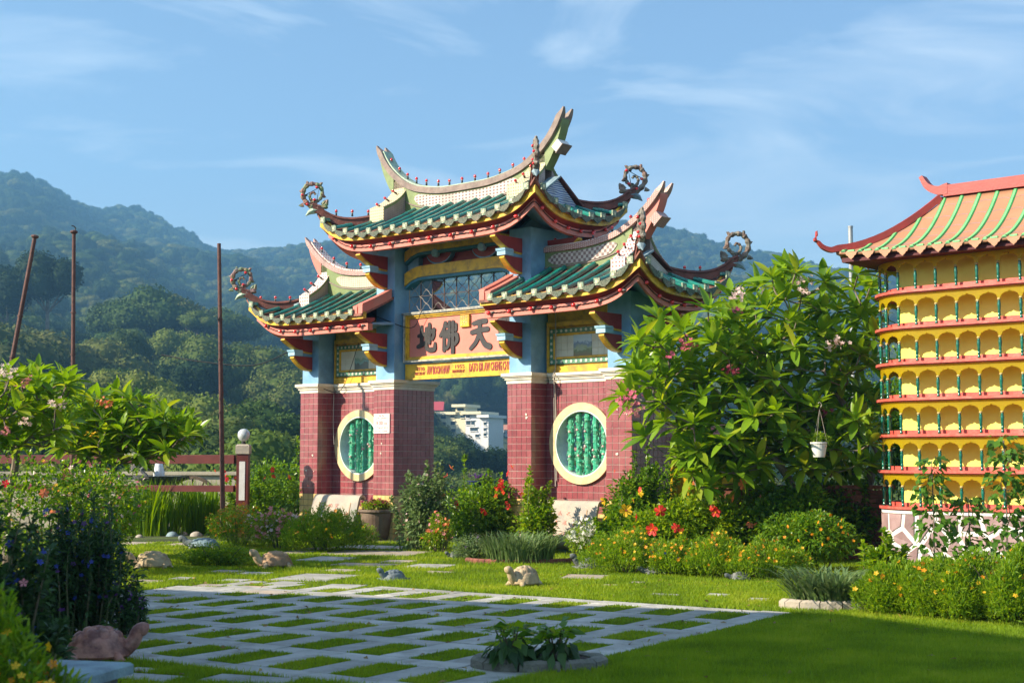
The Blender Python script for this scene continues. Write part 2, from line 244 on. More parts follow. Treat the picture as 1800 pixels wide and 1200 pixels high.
# ---------------- mesh helpers ----------------
class MB:
    def __init__(s): s.v = []; s.f = []; s.m = []; s.mats = []
    def mi(s, m):
        if m not in s.mats: s.mats.append(m)
        return s.mats.index(m)
    def add(s, vs, fs, m):
        k = len(s.v); i = s.mi(m); s.v += [tuple(p) for p in vs]; s.f += [tuple(a+k for a in f) for f in fs]; s.m += [i]*len(fs); return s
    def box(s, x0, x1, y0, y1, z0, z1, m, M=None):
        vs = [Vector(p) for p in ((x0, y0, z0), (x1, y0, z0), (x1, y1, z0), (x0, y1, z0), (x0, y0, z1), (x1, y0, z1), (x1, y1, z1), (x0, y1, z1))]
        if M: vs = [M @ p for p in vs]
        return s.add(vs, [(0, 3, 2, 1), (4, 5, 6, 7), (0, 1, 5, 4), (1, 2, 6, 5), (2, 3, 7, 6), (3, 0, 4, 7)], m)
    def bevbox(s, x0, x1, y0, y1, z0, z1, b, m, M=None):   # top edges chamfered
        vs = [Vector(p) for p in ((x0, y0, z0), (x1, y0, z0), (x1, y1, z0), (x0, y1, z0), (x0, y0, z1-b), (x1, y0, z1-b), (x1, y1, z1-b), (x0, y1, z1-b), (x0+b, y0+b, z1), (x1-b, y0+b, z1), (x1-b, y1-b, z1), (x0+b, y1-b, z1))]
        if M: vs = [M @ p for p in vs]
        return s.add(vs, [(0, 3, 2, 1), (8, 9, 10, 11), (0, 1, 5, 4), (1, 2, 6, 5), (2, 3, 7, 6), (3, 0, 4, 7), (4, 5, 9, 8), (5, 6, 10, 9), (6, 7, 11, 10), (7, 4, 8, 11)], m)
    def tube(s, pts, r, m, n=8, caps=True, flat=1.0):
        pts = [Vector(p) for p in pts]; k = len(pts); rs = r if isinstance(r, (list, tuple)) else [r]*k
        vs = []; up = Vector((0, 0, 1)); prev = None
        for i, p in enumerate(pts):
            d = (pts[min(i+1, k-1)]-pts[max(i-1, 0)]).normalized()
            if prev is None:
                a = d.cross(up); a = a if a.length > 1e-3 else Vector((1, 0, 0))
            else: a = prev - d*prev.dot(d)
            a.normalize(); prev = a; b = d.cross(a)
            for j in range(n):
                t = 2*PI*j/n; vs.append(p+(a*math.cos(t)+b*math.sin(t)*flat)*rs[i])
        fs = [(i*n+j, i*n+(j+1) % n, (i+1)*n+(j+1) % n, (i+1)*n+j) for i in range(k-1) for j in range(n)]
        if caps: fs += [tuple(range(n))[::-1], tuple(range((k-1)*n, k*n))]
        return s.add(vs, fs, m)
    def lathe(s, prof, m, n=16, c=(0, 0, 0), M=None):
        vs = []; k = len(prof)
        for r, z in prof:
            for j in range(n): t = 2*PI*j/n; p = Vector((c[0]+r*math.cos(t), c[1]+r*math.sin(t), c[2]+z)); vs.append(M @ p if M else p)
        fs = [(i*n+j, i*n+(j+1) % n, (i+1)*n+(j+1) % n, (i+1)*n+j) for i in range(k-1) for j in range(n)]
        fs += [tuple(range(n))[::-1], tuple(range((k-1)*n, k*n))]
        return s.add(vs, fs, m)
    def slab(s, top, bot, d0, d1, fn, m):
        """solid between two polylines (a,z) of equal length, thick from d0 to d1; fn(a,d,z)->point"""
        k = len(top); vs = []
        for d in (d0, d1):
            vs += [fn(a, d, z) for a, z in top]; vs += [fn(a, d, z) for a, z in bot]
        T0, B0, T1, B1 = 0, k, 2*k, 3*k; fs = []
        for i in range(k-1):
            fs += [(T0+i, B0+i, B0+i+1, T0+i+1), (T1+i, T1+i+1, B1+i+1, B1+i), (T0+i, T0+i+1, T1+i+1, T1+i), (B0+i, B1+i, B1+i+1, B0+i+1)]
        fs += [(T0, T1, B1, B0), (T0+k-1, B0+k-1, B1+k-1, T1+k-1)]
        return s.add(vs, fs, m)
    def prism(s, poly, d0, d1, fn, m):
        """polygon (a,b) extruded d0..d1; fn(a,d,b)"""
        k = len(poly); vs = [fn(a, d0, b) for a, b in poly]+[fn(a, d1, b) for a, b in poly]
        fs = [tuple(range(k)), tuple(range(2*k-1, k-1, -1))]+[(i, i+k, (i+1) % k+k, (i+1) % k) for i in range(k)]
        return s.add(vs, fs, m)
    def mesh(s, name, smooth=False):
        me = bpy.data.meshes.new(name); me.from_pydata(s.v, [], s.f)
        for m in s.mats: me.materials.append(MATS[m])
        me.polygons.foreach_set('material_index', s.m)
        if smooth: me.polygons.foreach_set('use_smooth', [True]*len(s.f))
        bm = bmesh.new(); bm.from_mesh(me); bmesh.ops.recalc_face_normals(bm, faces=bm.faces); bm.to_mesh(me); bm.free()
        me.update(); return me
    def obj(s, name, parent=None, smooth=False, **kw):
        return link(s.mesh(name, smooth), name, parent, **kw)
def link(me, name, parent=None, loc=None, rz=None, **kw):
    o = bpy.data.objects.new(name, me); C.objects.link(o)
    if parent: o.parent = parent
    if loc is not None: o.location = loc
    if rz is not None: o.rotation_euler = (0, 0, rz)
    for k, v in kw.items(): o[k] = v
    return o
def thing(name, label, category, loc=(0, 0, 0), rz=0, group=None):
    o = bpy.data.objects.new(name, None); C.objects.link(o); o.location = loc; o.rotation_euler = (0, 0, rz); o.empty_display_size = .2
    o['label'] = label; o['category'] = category
    if group: o['group'] = group
    return o
def np_mesh(name, V, Fc, m, smooth=False):
    """V (n,3); Fc (k,q) faces of one size q"""
    me = bpy.data.meshes.new(name); n = len(V); k, q = Fc.shape
    me.vertices.add(n); me.vertices.foreach_set('co', np.asarray(V, np.float32).ravel())
    me.loops.add(k*q); me.loops.foreach_set('vertex_index', Fc.astype(np.int32).ravel())
    me.polygons.add(k); me.polygons.foreach_set('loop_start', np.arange(0, k*q, q, dtype=np.int32))
    me.materials.append(MATS[m]); me.update(calc_edges=True)
    if smooth: me.polygons.foreach_set('use_smooth', np.ones(k, bool))
    return me
XZ = lambda a, d, b: Vector((a, d, b))
YZ = lambda a, d, b: Vector((d, a, b))
XY = lambda a, d, b: Vector((a, b, d))
def lerp(a, b, t): return a+(b-a)*t
def curve(pts, n=8):   # Catmull-Rom through points
    P = [Vector(p) for p in pts]; P = [P[0]*2-P[1]]+P+[P[-1]*2-P[-2]]; o = []
    for i in range(1, len(P)-2):
        for j in range(n):
            t = j/n; a, b, c, d = P[i-1:i+3]
            o.append(.5*((2*b)+(c-a)*t+(2*a-5*b+4*c-d)*t*t+(3*b-a-3*c+d)*t**3))
    o.append(P[-2]); return o
# ================= THE GATE =================
ANG = rad(-41); GO = Vector((-2.33, 27.74, 0)); UU = Vector((math.cos(ANG), math.sin(ANG), 0)); VV = Vector((-math.sin(ANG), math.cos(ANG), 0))
GC = GO+UU*1.47+VV*.57
gate = thing('temple_gate', 'tall red tiled gateway with blue upper pillars and three green tiled upturned roofs', 'gateway', GC, ANG)
TS = .1245; Z_T0, Z_T1 = .93, 3.0
PIL = [(-4.34, -3.78), (-2.08, -1.5), (1.5, 2.08), (3.78, 4.34)]; YF, YB = -.57, .58; YW = -.14
def tile_mesh(mt):
    b = MB(); h = TS/2-.0042; b.bevbox(-h, h, -h, h, -.001, .007, .002, mt); return b.mesh('tile')
TM = {'red_tile': tile_mesh('red_tile'), 'yellow_tile': tile_mesh('yellow_tile')}
tile_spots = []    # (parent, centre, face, material, size key)
def tile_face(parent, a0, a1, z0, z1, place, mt_fn, key, skip=None):
    n = max(1, round((a1-a0)/TS)); wd = (a1-a0)/n; nz = max(1, round((z1-z0)/TS)); hz = (z1-z0)/nz
    for i in range(n):
        for j in range(nz):
            a = a0+(i+.5)*wd; z = z0+(j+.5)*hz
            if skip and skip(a, z): continue
            tile_spots.append((parent, a, z, wd/TS, hz/TS, place, mt_fn(z), key))
mtp = lambda z: 'yellow_tile' if z < Z_T0 else 'red_tile'
mtw = lambda z: 'yellow_tile' if z < .62 else 'red_tile'
for i, (x0, x1) in enumerate(PIL):
    b = MB(); b.box(x0+.008, x1-.008, YF+.008, YB-.008, Z_T0, Z_T1, 'grout'); b.box(x0+.008, x1-.008, YF+.008, YB-.008, -.3, Z_T0, 'grout_dark')
    p = b.obj('tiled_pillar', gate)
    tile_face(p, x0, x1, 0, Z_T1, ('y', YF+.008, -1), mtp, 3 if i >= 2 else 2)
    tile_face(p, YF, YB, 0, Z_T1, ('x', x1-.008, 1), mtp, 2.5 if i == 1 else (1.5 if i == 3 else 1.9))
    tile_face(p, YF, YB, 0, Z_T1, ('x', x0+.008, -1), mtp, 0); tile_face(p, x0, x1, 0, Z_T1, ('y', YB-.008, 1), mtp, 0)
    # blue upper pillar
    top = 5.86 if i in (1, 2) else 4.5
    b = MB(); b.box(x0+.03, x1-.03, YF+.03, YB-.03, 3.17, top, 'blue_paint'); b.obj('blue_pillar', gate)
# bay walls with round windows
def holed_wall(b, x0, x1, z0, z1, cx, cz, r, y0, y1, m):
    n = 64; ring = [(cx+r*math.cos(2*PI*k/n), cz+r*math.sin(2*PI*k/n)) for k in range(n)]; outer = []
    for k in range(n):
        c, s = math.cos(2*PI*k/n), math.sin(2*PI*k/n)
        t = min(((x1-cx)/c if c > 1e-6 else (x0-cx)/c if c < -1e-6 else 1e9), ((z1-cz)/s if s > 1e-6 else (z0-cz)/s if s < -1e-6 else 1e9))
        outer.append((cx+c*t, cz+s*t))
    for k in range(4):   # snap nearest to corners
        X, Z = ((x0, z0), (x1, z0), (x1, z1), (x0, z1))[k]; j = min(range(n), key=lambda q: (outer[q][0]-X)**2+(outer[q][1]-Z)**2); outer[j] = (X, Z)
    vs = [(a, y0, z) for a, z in outer]+[(a, y0, z) for a, z in ring]+[(a, y1, z) for a, z in outer]+[(a, y1, z) for a, z in ring]; fs = []
    for k in range(n):
        q = (k+1) % n; fs += [(k, q, n+q, n+k), (2*n+k, 3*n+k, 3*n+q, 2*n+q), (n+k, n+q, 3*n+q, 3*n+k)]
    b.add(vs, fs, m)
for cx in (-2.93, 2.93):
    x0, x1 = (-3.78, -2.08) if cx < 0 else (2.08, 3.78); cz = 1.875
    b = MB(); holed_wall(b, x0, x1, -.2, 3.0, cx, cz, .62, YW+.008, .14, 'grout'); wl = b.obj('bay_wall', gate)
    tile_face(wl, x0, x1, 0, Z_T1, ('y', YW+.008, -1), mtw, 4 if cx > 0 else 1, skip=lambda a, z: (a-cx)**2+(z-cz)**2 < .69**2)
    b = MB(); n = 56
    for (ra, rb, ya, yb, mm) in ((.735, .60, YW-.055, YW-.002, 'ring_yellow'), (.605, .575, YW-.05, .16, 'lining_white')):
        vs = []; fs = []
        for k in range(n):
            c, s = math.cos(2*PI*k/n), math.sin(2*PI*k/n); vs += [(cx+ra*c, ya, cz+ra*s), (cx+rb*c, ya, cz+rb*s), (cx+rb*c, yb, cz+rb*s), (cx+ra*c, yb, cz+ra*s)]
        for k in range(n):
            q = (k+1) % n
            for j in range(4): fs.append((4*k+j, 4*q+j, 4*q+(j+1) % 4, 4*k+(j+1) % 4))
        b.add(vs, fs, mm)
    b.obj('window_ring', wl)
    for k, off in enumerate((-.31, -.12, .07, .26, .45)):
        hh = math.sqrt(max(.575**2-off**2, .01)); b = MB(); pts = []; rs = []; z = -hh
        r0 = .058
        while z < hh: pts.append((cx+off+.004*math.sin(z*9+k), -.08, cz+z)); nd = abs(((z+.11*k) % .42)-.21); rs.append(r0*(1.13 if nd < .018 else 1)*(.97+.03*math.sin(z*31))); z += .03
        pts.append((cx+off, -.08, cz+hh)); rs.append(r0)
        b.tube(pts, rs, 'bamboo_green', n=10)
        R = random.Random(k*7+int(cx*3))
        for q in range(46):   # relief leaves
            zz = R.uniform(-hh*.95, hh*.95); t = R.uniform(PI*.9, PI*2.1); c = Vector((cx+off+math.cos(t)*r0*1.02, math.sin(t)*r0*1.02-.08, cz+zz)); d = Vector((-math.sin(t)*R.uniform(-1, 1), 0, R.uniform(-1, -.2))).normalized()*R.uniform(.06, .1); s_ = Vector((.012, 0, .012)); nn = Vector((math.cos(t), math.sin(t), 0))*.012
            b.add([c, c+d*.5+s_+nn, c+d, c+d*.5-s_+nn, c+d*.5+nn*2], [(0, 1, 4), (1, 2, 4), (2, 3, 4), (3, 0, 4)], 'bamboo_green')
        for q in range(2):
            zz = R.uniform(-hh*.6, hh*.6); c = Vector((cx+off+R.uniform(-.03, .03), -.145, cz+zz)); b.lathe([(.0, -.02), (.026, -.005), (.018, .02), (0, .03)], 'petal_palepink', 6, c=c)
        b.obj('bamboo_bar', wl)
    # small picture panel above: yellow recess, green border with white discs, tiled picture
    b = MB(); b.box(x0+.002, x1-.002, YW+.05, .14, 3.17, 4.5, 'yellow_paint'); b.obj('bay_upper_wall', gate)
    b = MB(); zb, zt = 3.33, 3.98; a0, a1 = x0+.03, x1-.03
    b.box(a0, a1, YW-.02, YW+.045, 3.18, 3.30, 'yellow_paint'); b.box(a0, a1, YW-.02, YW+.045, zt+.04, zt+.13, 'yellow_paint')
    b.box(a0, a0+.05, YW-.02, YW+.045, 3.302, zt+.038, 'yellow_paint'); b.box(a1-.05, a1, YW-.02, YW+.045, 3.302, zt+.038, 'yellow_paint')
    pn = b.obj('picture_frame', gate)
    b = MB(); a0 += .055; a1 -= .055
    b.box(a0, a1, YW, YW+.04, zb, zb+.085, 'panel_green'); b.box(a0, a1, YW, YW+.04, zt-.085, zt, 'panel_green'); b.box(a0, a0+.085, YW, YW+.04, zb+.087, zt-.087, 'panel_green'); b.box(a1-.085, a1, YW, YW+.04, zb+.087, zt-.087, 'panel_green')
    k = 0; spots = [(a0+.05+i*.115, z) for i in range(int((a1-a0-.08)/.115)+1) for z in (zb+.043, zt-.043)]+[(a, zb+.15+i*.115) for i in range(4) for a in (a0+.043, a1-.043)]
    for (sx, sz) in spots: b.lathe([(.027, 0), (.027, .006), (.015, .0061), (.015, .003)], 'panel_white', 10, M=Matrix.Translation((sx, YW-.001, sz)) @ Matrix.Rotation(PI/2, 4, 'X'))
    b.obj('green_border', pn)
    b = MB(); a0 += .09; a1 -= .09; zb += .09; zt -= .09
    b.box(a0, a1, YW-.006, YW+.04, zb, zb+.04, 'yellow_paint'); b.box(a0, a1, YW-.006, YW+.04, zt-.04, zt, 'yellow_paint'); b.box(a0, a0+.04, YW-.006, YW+.04, zb+.042, zt-.042, 'yellow_paint'); b.box(a1-.04, a1, YW-.006, YW+.04, zb+.042, zt-.042, 'yellow_paint')
    b.obj('inner_frame', pn); a0 += .042; a1 -= .042; zb += .042; zt -= .042; wd = (a1-a0)/3
    for q in range(3):
        if q == 1:
            b = MB(); b.box(a0+wd+.002, a0+2*wd-.002, YW+.008, YW+.04, zb, zt, 'picture_lake' if cx < 0 else 'picture_mountain'); b.obj('painted_tile_picture', pn)
        else:
            for ii in range(3):
                for jj in range(3):
                    b = MB(); ww = wd/3; hh = (zt-zb)/3; xx = a0+q*wd+ii*ww; zz = zb+jj*hh; b.bevbox(xx+.002, xx+ww-.002, zz+.002, zz+hh-.002, 0, .028, .002, 'panel_white', Matrix(((1, 0, 0, 0), (0, 0, -1, YW+.04), (0, 1, 0, 0), (0, 0, 0, 1)))); b.obj('white_tile', pn)
# place the tiles: the 300 that show largest are objects, the rest one mesh
tile_spots.sort(key=lambda t: (-t[7], -t[2]))
vis = [t for t in tile_spots if t[7] > 0 and t[2] > .4]; rest = [t for t in tile_spots if not (t[7] > 0 and t[2] > .4)]
def tmat(place, a, z, sx, sz):
    ax, d, s = place; R = random
    if ax == 'y': M = Matrix(((sx, 0, 0, a), (0, 0, s, d), (0, sz, 0, z), (0, 0, 0, 1)))
    else: M = Matrix(((0, 0, s, d), (sx, 0, 0, a), (0, sz, 0, z), (0, 0, 0, 1)))
    return M @ Matrix.Rotation(R.gauss(0, .006), 4, 'X') @ Matrix.Rotation(R.gauss(0, .006), 4, 'Y')
# outer right bay wall + the right pillars show largest
for (parent, a, z, sx, sz, place, mt, key) in vis[:300]:
    o = link(TM[mt], 'tile', parent); o.matrix_local = tmat(place, a, z, sx, sz)
b = MB(); h = TS/2-.0042; bev = [(-h, -h, -.001), (h, -h, -.001), (h, h, -.001), (-h, h, -.001), (-h+.002, -h+.002, .007), (h-.002, -h+.002, .007), (h-.002, h-.002, .007), (-h+.002, h-.002, .007)]
for (parent, a, z, sx, sz, place, mt, key) in vis[300:]+rest:
    M = tmat(place, a, z, sx, sz); b.add([M @ Vector(p) for p in bev], [(4, 5, 6, 7), (0, 1, 5, 4), (1, 2, 6, 5), (2, 3, 7, 6), (3, 0, 4, 7)], mt)
b.obj('tiling', gate, kind='stuff')
b = MB(); R = random.Random(8)
for _ in range(10):
    px_, pw_ = R.choice([(-2.08, .56), (-2.08, .56), (1.5, .56), (-4.34, .56), (3.78, .5)]); x = px_+R.uniform(.05, pw_); z = R.choice([1.2, 1.35, 1.6, 1.95, 2.4, 1.7])+R.uniform(-.06, .06); s_ = R.uniform(.008, .026)
    b.prism([(x+s_*math.cos(a)*R.uniform(.4, 1.2)*1.3, z+s_*math.sin(a)*R.uniform(.4, 1.2)) for a in np.linspace(0, 2*PI, 9)[:-1]], YF-.0095, YF-.001, XZ, 'cornice_white')
b.obj('chipped_glaze', gate, kind='stuff')
# cornice: runs round pillars and bays
def cornice(x0, x1, y0, y1, name='cornice'):
    b = MB()
    for (g, za, zb) in ((.012, 2.98, 3.045), (.035, 3.047, 3.085), (.06, 3.087, 3.11), (.085, 3.112, 3.17)): b.box(x0-g, x1+g, y0-g, y1+g, za, zb, 'cornice_white')
    b.obj(name, gate)
for i, (x0, x1) in enumerate(PIL): cornice(x0, x1, YF, YB)
for x0, x1 in ((-3.78, -2.08), (2.08, 3.78)):
    b = MB()
    for (g, za, zb) in ((.012, 2.981, 3.045), (.035, 3.048, 3.085), (.06, 3.088, 3.11), (.085, 3.113, 3.168)): b.box(x0+.088, x1-.088, YW-g, .14+g, za, zb, 'cornice_white')
    b.obj('cornice', gate)
# ---- brackets ----
def bracket(x, y, zt, big=.76, dirv=(0, -1), wd=.11):
    """two stacked curved arms reaching out along dirv, with a blue block between"""
    dv = Vector((dirv[0], dirv[1], 0)); sv = Vector((dv.y, -dv.x, 0)); P = Vector((x, y, 0)); fn = lambda a, d, z: P+dv*a+sv*d+Vector((0, 0, z))
    b = MB()
    for (L_, z1, h) in ((big, zt, .27), (big*.66, zt-.36, .27)):
        n = 9; top = []; bot = []
        for k in range(n):
            t = k/(n-1); a = L_*t; top.append((a, z1)); bot.append((a, z1-h+(h-.015)*(t**2.2) if t < 1 else z1-.015))
        b.slab(top, bot, -wd/2, wd/2, fn, 'red_paint')
        # yellow edge: runs under the curve and up the nose
        b.slab([(a+.004, z-.001) for a, z in bot], [(a+.02, z-.03) for a, z in bot], -wd/2-.004, wd/2+.004, fn, 'yellow_paint')
    ac = big*.66
    b.slab([(ac-.2, zt-.275), (ac+.03, zt-.275)], [(ac-.2, zt-.355), (ac+.03, zt-.355)], -.10, .10, fn, 'light_blue_paint')
    b.slab([(ac-.17, zt-.232), (ac+.06, zt-.232)], [(ac-.2, zt-.273), (ac+.045, zt-.273)], -.115, .115, fn, 'light_blue_paint')
    b.slab([(0, zt-.272), (ac-.2, zt-.272)], [(0, zt-.36), (ac-.2, zt-.36)], -.03, .03, fn, 'blue_paint')
    b.obj('bracket', gate)
for x in (-4.06, -1.79, 1.79, 4.06): bracket(x, YF+.03, 4.10)
for x in (-1.79, 1.79): bracket(x, YF+.03, 5.66)
for x in (-1.79, 1.79): bracket(x, YB-.03, 5.66, dirv=(0, 1))
for x in (-4.06, 4.06): bracket(x, YB-.03, 4.10, dirv=(0, 1))
for sx in (-1, 1): bracket(sx*4.31, 0, 4.10, .72, (sx, 0)); bracket(sx*2.05, .0, 5.66, .72, (sx, 0))
# ---- sign board between the inner pillars ----
YS = -.27
b = MB(); b.box(-1.5, 1.5, YS, YS+.16, 3.54, 4.48, 'sign_ground'); sg = b.obj('sign_board', gate, label='salmon name board with black brush characters')
b = MB(); fr = .075
for (g, dy, mm) in ((0, .09, 'sign_frame'), (.035, .06, 'yellow_paint'), (.07, .03, 'yellow_paint')):
    z0, z1, x0, x1 = 3.52+g, 4.50-g, -1.468+g, 1.468-g
    b.box(x0, x1, YS-dy, YS-.001, z0, z0+.035, mm); b.box(x0, x1, YS-dy, YS-.001, z1-.035, z1, mm); b.box(x0, x0+.035, YS-dy, YS-.001, z0+.0355, z1-.0355, mm); b.box(x1-.035, x1, YS-dy, YS-.001, z0+.0355, z1-.0355, mm)
b.obj('sign_frame', sg)
def brush(b, strokes, fn, m, d0=.0, th=.016):
    for i, st in enumerate(strokes):
        pts = [(p[0], p[1]) for p in st]; ws = [p[2] for p in st]
        P = curve([(x, z, w_) for (x, z), w_ in zip(pts, ws)], 6) if len(st) > 2 else [Vector((*p, w_)) for p, w_ in zip(pts, ws)]
        Lft = []; Rgt = []; k = len(P)
        for j, q in enumerate(P):
            t = (P[min(j+1, k-1)]-P[max(j-1, 0)]); t = Vector((t.x, t.y)).normalized(); nrm = Vector((-t.y, t.x)); w_ = q.z/2
            Lft.append((q.x+nrm.x*w_, q.y+nrm.y*w_)); Rgt.append((q.x-nrm.x*w_, q.y-nrm.y*w_))
        def capp(q, ang0, w_): return [(q.x+w_/2*math.cos(ang0+a), q.y+w_/2*math.sin(ang0+a)) for a in (-.9, -.3, .3, .9)]
        t = P[-1]-P[-2]; e = capp(P[-1], math.atan2(t.y, t.x), P[-1].z); t = P[0]-P[1]; s_ = capp(P[0], math.atan2(t.y, t.x), P[0].z)
        poly = Rgt+e+Lft[::-1]+s_
        b.prism(poly, d0-th-.0015*i, d0, fn, m)
# characters in a unit box (x right, y up)
CH = {
 'di': [[(.05, .60, .09), (.22, .63, .10), (.40, .67, .09)], [(.22, .92, .10), (.22, .6, .11), (.22, .30, .11)], [(.02, .22, .10), (.22, .28, .12), (.42, .36, .08)],
        [(.44, .58, .09), (.66, .68, .10), (.92, .78, .11)], [(.90, .80, .10), (.90, .6, .10), (.82, .46, .09)], [(.66, .98, .11), (.66, .7, .12), (.66, .34, .10)], [(.50, .84, .11), (.50, .5, .11), (.50, .22, .11), (.60, .10, .12), (.80, .08, .13), (.95, .12, .12), (.97, .30, .08)]],
 'fo': [[(.30, .98, .12), (.22, .78, .11), (.04, .55, .10)], [(.24, .72, .11), (.24, .4, .11), (.24, .04, .12)], [(.40, .86, .08), (.66, .90, .09), (.88, .90, .10)], [(.88, .90, .09), (.88, .76, .09), (.86, .70, .08)], [(.42, .70, .08), (.66, .72, .09), (.88, .72, .08)],
        [(.42, .70, .09), (.40, .6, .09), (.38, .50, .08)], [(.38, .50, .08), (.66, .54, .09), (.94, .56, .10)], [(.94, .56, .10), (.96, .36, .11), (.84, .22, .08)], [(.54, 1.0, .10), (.54, .5, .09), (.50, .2, .10), (.38, .08, .07)], [(.73, 1.0, .10), (.73, .5, .10), (.72, -.06, .12)]],
 'tian': [[(.16, .88, .10), (.48, .93, .13), (.80, .94, .13)], [(.08, .58, .12), (.48, .64, .13), (.90, .66, .13)], [(.50, .92, .13), (.46, .55, .12), (.30, .25, .12), (.02, .03, .10)], [(.48, .60, .11), (.60, .35, .13), (.78, .14, .15), (1.0, .06, .16)]],
 'xi': [[(.05, .90, .11), (.50, .94, .11), (.95, .94, .12)], [(.14, .62, .11), (.14, .35, .11), (.18, .06, .11)], [(.14, .62, .10), (.50, .66, .10), (.88, .66, .11)], [(.88, .66, .11), (.88, .35, .11), (.82, .06, .12)], [(.40, .92, .09), (.40, .6, .10), (.30, .34, .08)], [(.62, .92, .09), (.62, .6, .09), (.66, .36, .11), (.78, .34, .08)], [(.18, .10, .10), (.5, .12, .10), (.82, .12, .09)]]}
def scaled(k, x, z, w_, h): return [[(x+p[0]*w_, z+p[1]*h, p[2]*min(w_, h)*1.6) for p in st] for st in CH[k]]
for k, x in (('di', -1.13), ('fo', -.52), ('tian', .30), ('xi', 1.0)):
    b = MB(); brush(b, scaled(k, x, 3.70, .50, .56), lambda a, d, z: Vector((a, YS+d, z)), 'sign_black'); b.obj('brush_character', sg)
b = MB(); b.bevbox(.06, .30, 4.14, 4.38, 0, .05, .008, 'yellow_paint', Matrix(((1, 0, 0, 0), (0, 0, -1, YS-.001), (0, 1, 0, 0), (0, 0, 0, 1)))); sq = b.obj('seal_tablet', sg)
b = MB(); R = random.Random(3)
for i in range(3):
    for j in range(4):
        x = .10+i*.06; z = 4.175+j*.05
        brush(b, [[(x+R.uniform(-.01, .01), z+R.uniform(0, .03), .007), (x+R.uniform(.01, .035), z+R.uniform(0, .035), .007)] for _ in range(3)], lambda a, d, zz: Vector((a, YS-.051+d, zz)), 'ring_yellow', 0, .004)
b.obj('seal_script', sq)
def text_part(txt, x, z, h, parent, m, fn_y, sx=1.0, depth=.008, align='LEFT', off=0.0):
    cu = bpy.data.curves.new('t', 'FONT'); cu.body = txt; cu.size = h*1.38; cu.extrude = depth/2; cu.align_x = align; cu.resolution_u = 2; cu.offset = off
    o = bpy.data.objects.new('t', cu); C.objects.link(o); dg = bpy.context.evaluated_depsgraph_get(); me = bpy.data.meshes.new_from_object(o.evaluated_get(dg)); bpy.data.objects.remove(o)
    me.transform(Matrix(((sx, 0, 0, x), (0, 0, -1, fn_y), (0, 1, 0, z), (0, 0, 0, 1)))); me.materials.clear(); me.materials.append(MATS[m]); return link(me, 'lettering', parent)
b = MB(); b.box(-1.50, 1.50, YS+.01, YS+.14, 3.172, 3.49, 'yellow_paint'); lb = b.obj('inscription_beam', gate, label='yellow beam with red raised lettering')
yy = YS+.004
text_part('1930', -1.19, 3.345, .08, lb, 'letter_red', yy, 1.1); text_part('ERECTED BY', -1.21, 3.26, .062, lb, 'letter_red', yy, .56)
text_part('AW BOON HAW', -.88, 3.265, .16, lb, 'letter_red', yy, .36, off=.005)
text_part('1955', -.14, 3.35, .075, lb, 'letter_red', yy, 1.35); text_part('RENOVATED BY', -.19, 3.27, .058, lb, 'letter_red', yy, .56)
text_part('DATO DR AW CHENG CHYE', .25, 3.275, .165, lb, 'letter_red', yy, .365, off=.005)
# tie beams with drooping ends, the recess between them and its pegs
def tie(z0, z1, nm, y0=YS-.06, y1=YS+.2):
    n = 17; top = []; bot = []
    for k in range(n):
        x = lerp(-1.47, 1.47, k/(n-1)); e = max(0, (abs(x)-1.0)/.47)**2*.16; top.append((x, z1-e*.8)); bot.append((x, z0-e))
    b = MB(); b.slab(top, bot, y0, y1, XZ, 'yellow_paint'); b.slab([(x, z-.002) for x, z in bot], [(x, z-.06) for x, z in bot], y0+.02, y1-.02, XZ, 'teal_paint'); b.obj(nm, gate)
tie(5.22, 5.44, 'tie_beam'); tie(5.72, 5.88, 'tie_beam')
b = MB(); b.box(-1.47, 1.47, YS+.18, YS+.26, 5.3, 5.95, 'red_paint')
for s_ in (-1, 1): b.box(*(sorted((s_*1.47, s_*1.18))), YS+.05, YS+.17, 5.38, 5.72, 'blue_paint')
b.obj('frieze_wall', gate)
for cxx in (-.62, .62):
    b = MB(); n = 12; pts_t = [(cxx+.34*math.cos(PI*k/n+PI), 5.70+.22*math.sin(PI*k/n+PI)) for k in range(n+1)]
    b.slab([(a, 5.705) for a, z in pts_t], pts_t, YS+.06, YS+.17, XZ, 'red_paint'); b.slab([(a, z-.001) for a, z in pts_t], [(a, z-.03) for a, z in pts_t], YS+.055, YS+.172, XZ, 'blue_paint'); b.obj('curved_frieze_board', gate)
    b = MB(); b.lathe([(.07, -.06), (.085, -.04), (.085, .04), (.07, .06)], 'light_blue_paint', 8, M=Matrix.Translation((cxx, YS-.03, 5.66)) @ Matrix.Rotation(PI/2, 4, 'X')); b.obj('peg', gate)
# lattice grille
LZ0, LZ1, LY = 4.50, 5.24, YS+.09
b = MB(); nb = 9; sp = 2.94/nb
for k in range(nb+1): x = -1.47+k*sp; b.box(x-.009, x+.009, LY-.009, LY+.009, LZ0, LZ1, 'iron_dark' if 0 < k else 'iron_light')
b.box(-1.47, 1.47, LY-.006, LY+.006, 4.84, 4.852, 'iron_dark'); gl = b.obj('window_grille', gate)
b = MB()
for k in range(nb):
    cx = -1.47+(k+.5)*sp
    for r_ in range(3):
        cz = LZ0+.05+r_*.28
        for sx in (-1, 1):
            for sz in (-1, 1):
                pts = curve([(cx+sx*sp/2, LY-.012, cz), (cx+sx*sp*.28, LY-.012, cz+sz*.05), (cx+sx*sp*.22, LY-.012, cz+sz*.09), (cx, LY-.012, cz+sz*.14)], 3); b.tube(pts, .006, 'iron_light' if (k < 2 or r_ == 0) else 'iron_dark', 4, False)
b.obj('scroll_ironwork', gl)
b = MB(); b.box(-1.5, 1.5, YS-.10, YS+.2, 4.483, 4.515, 'sign_frame'); b.obj('sign_ledge', sg)
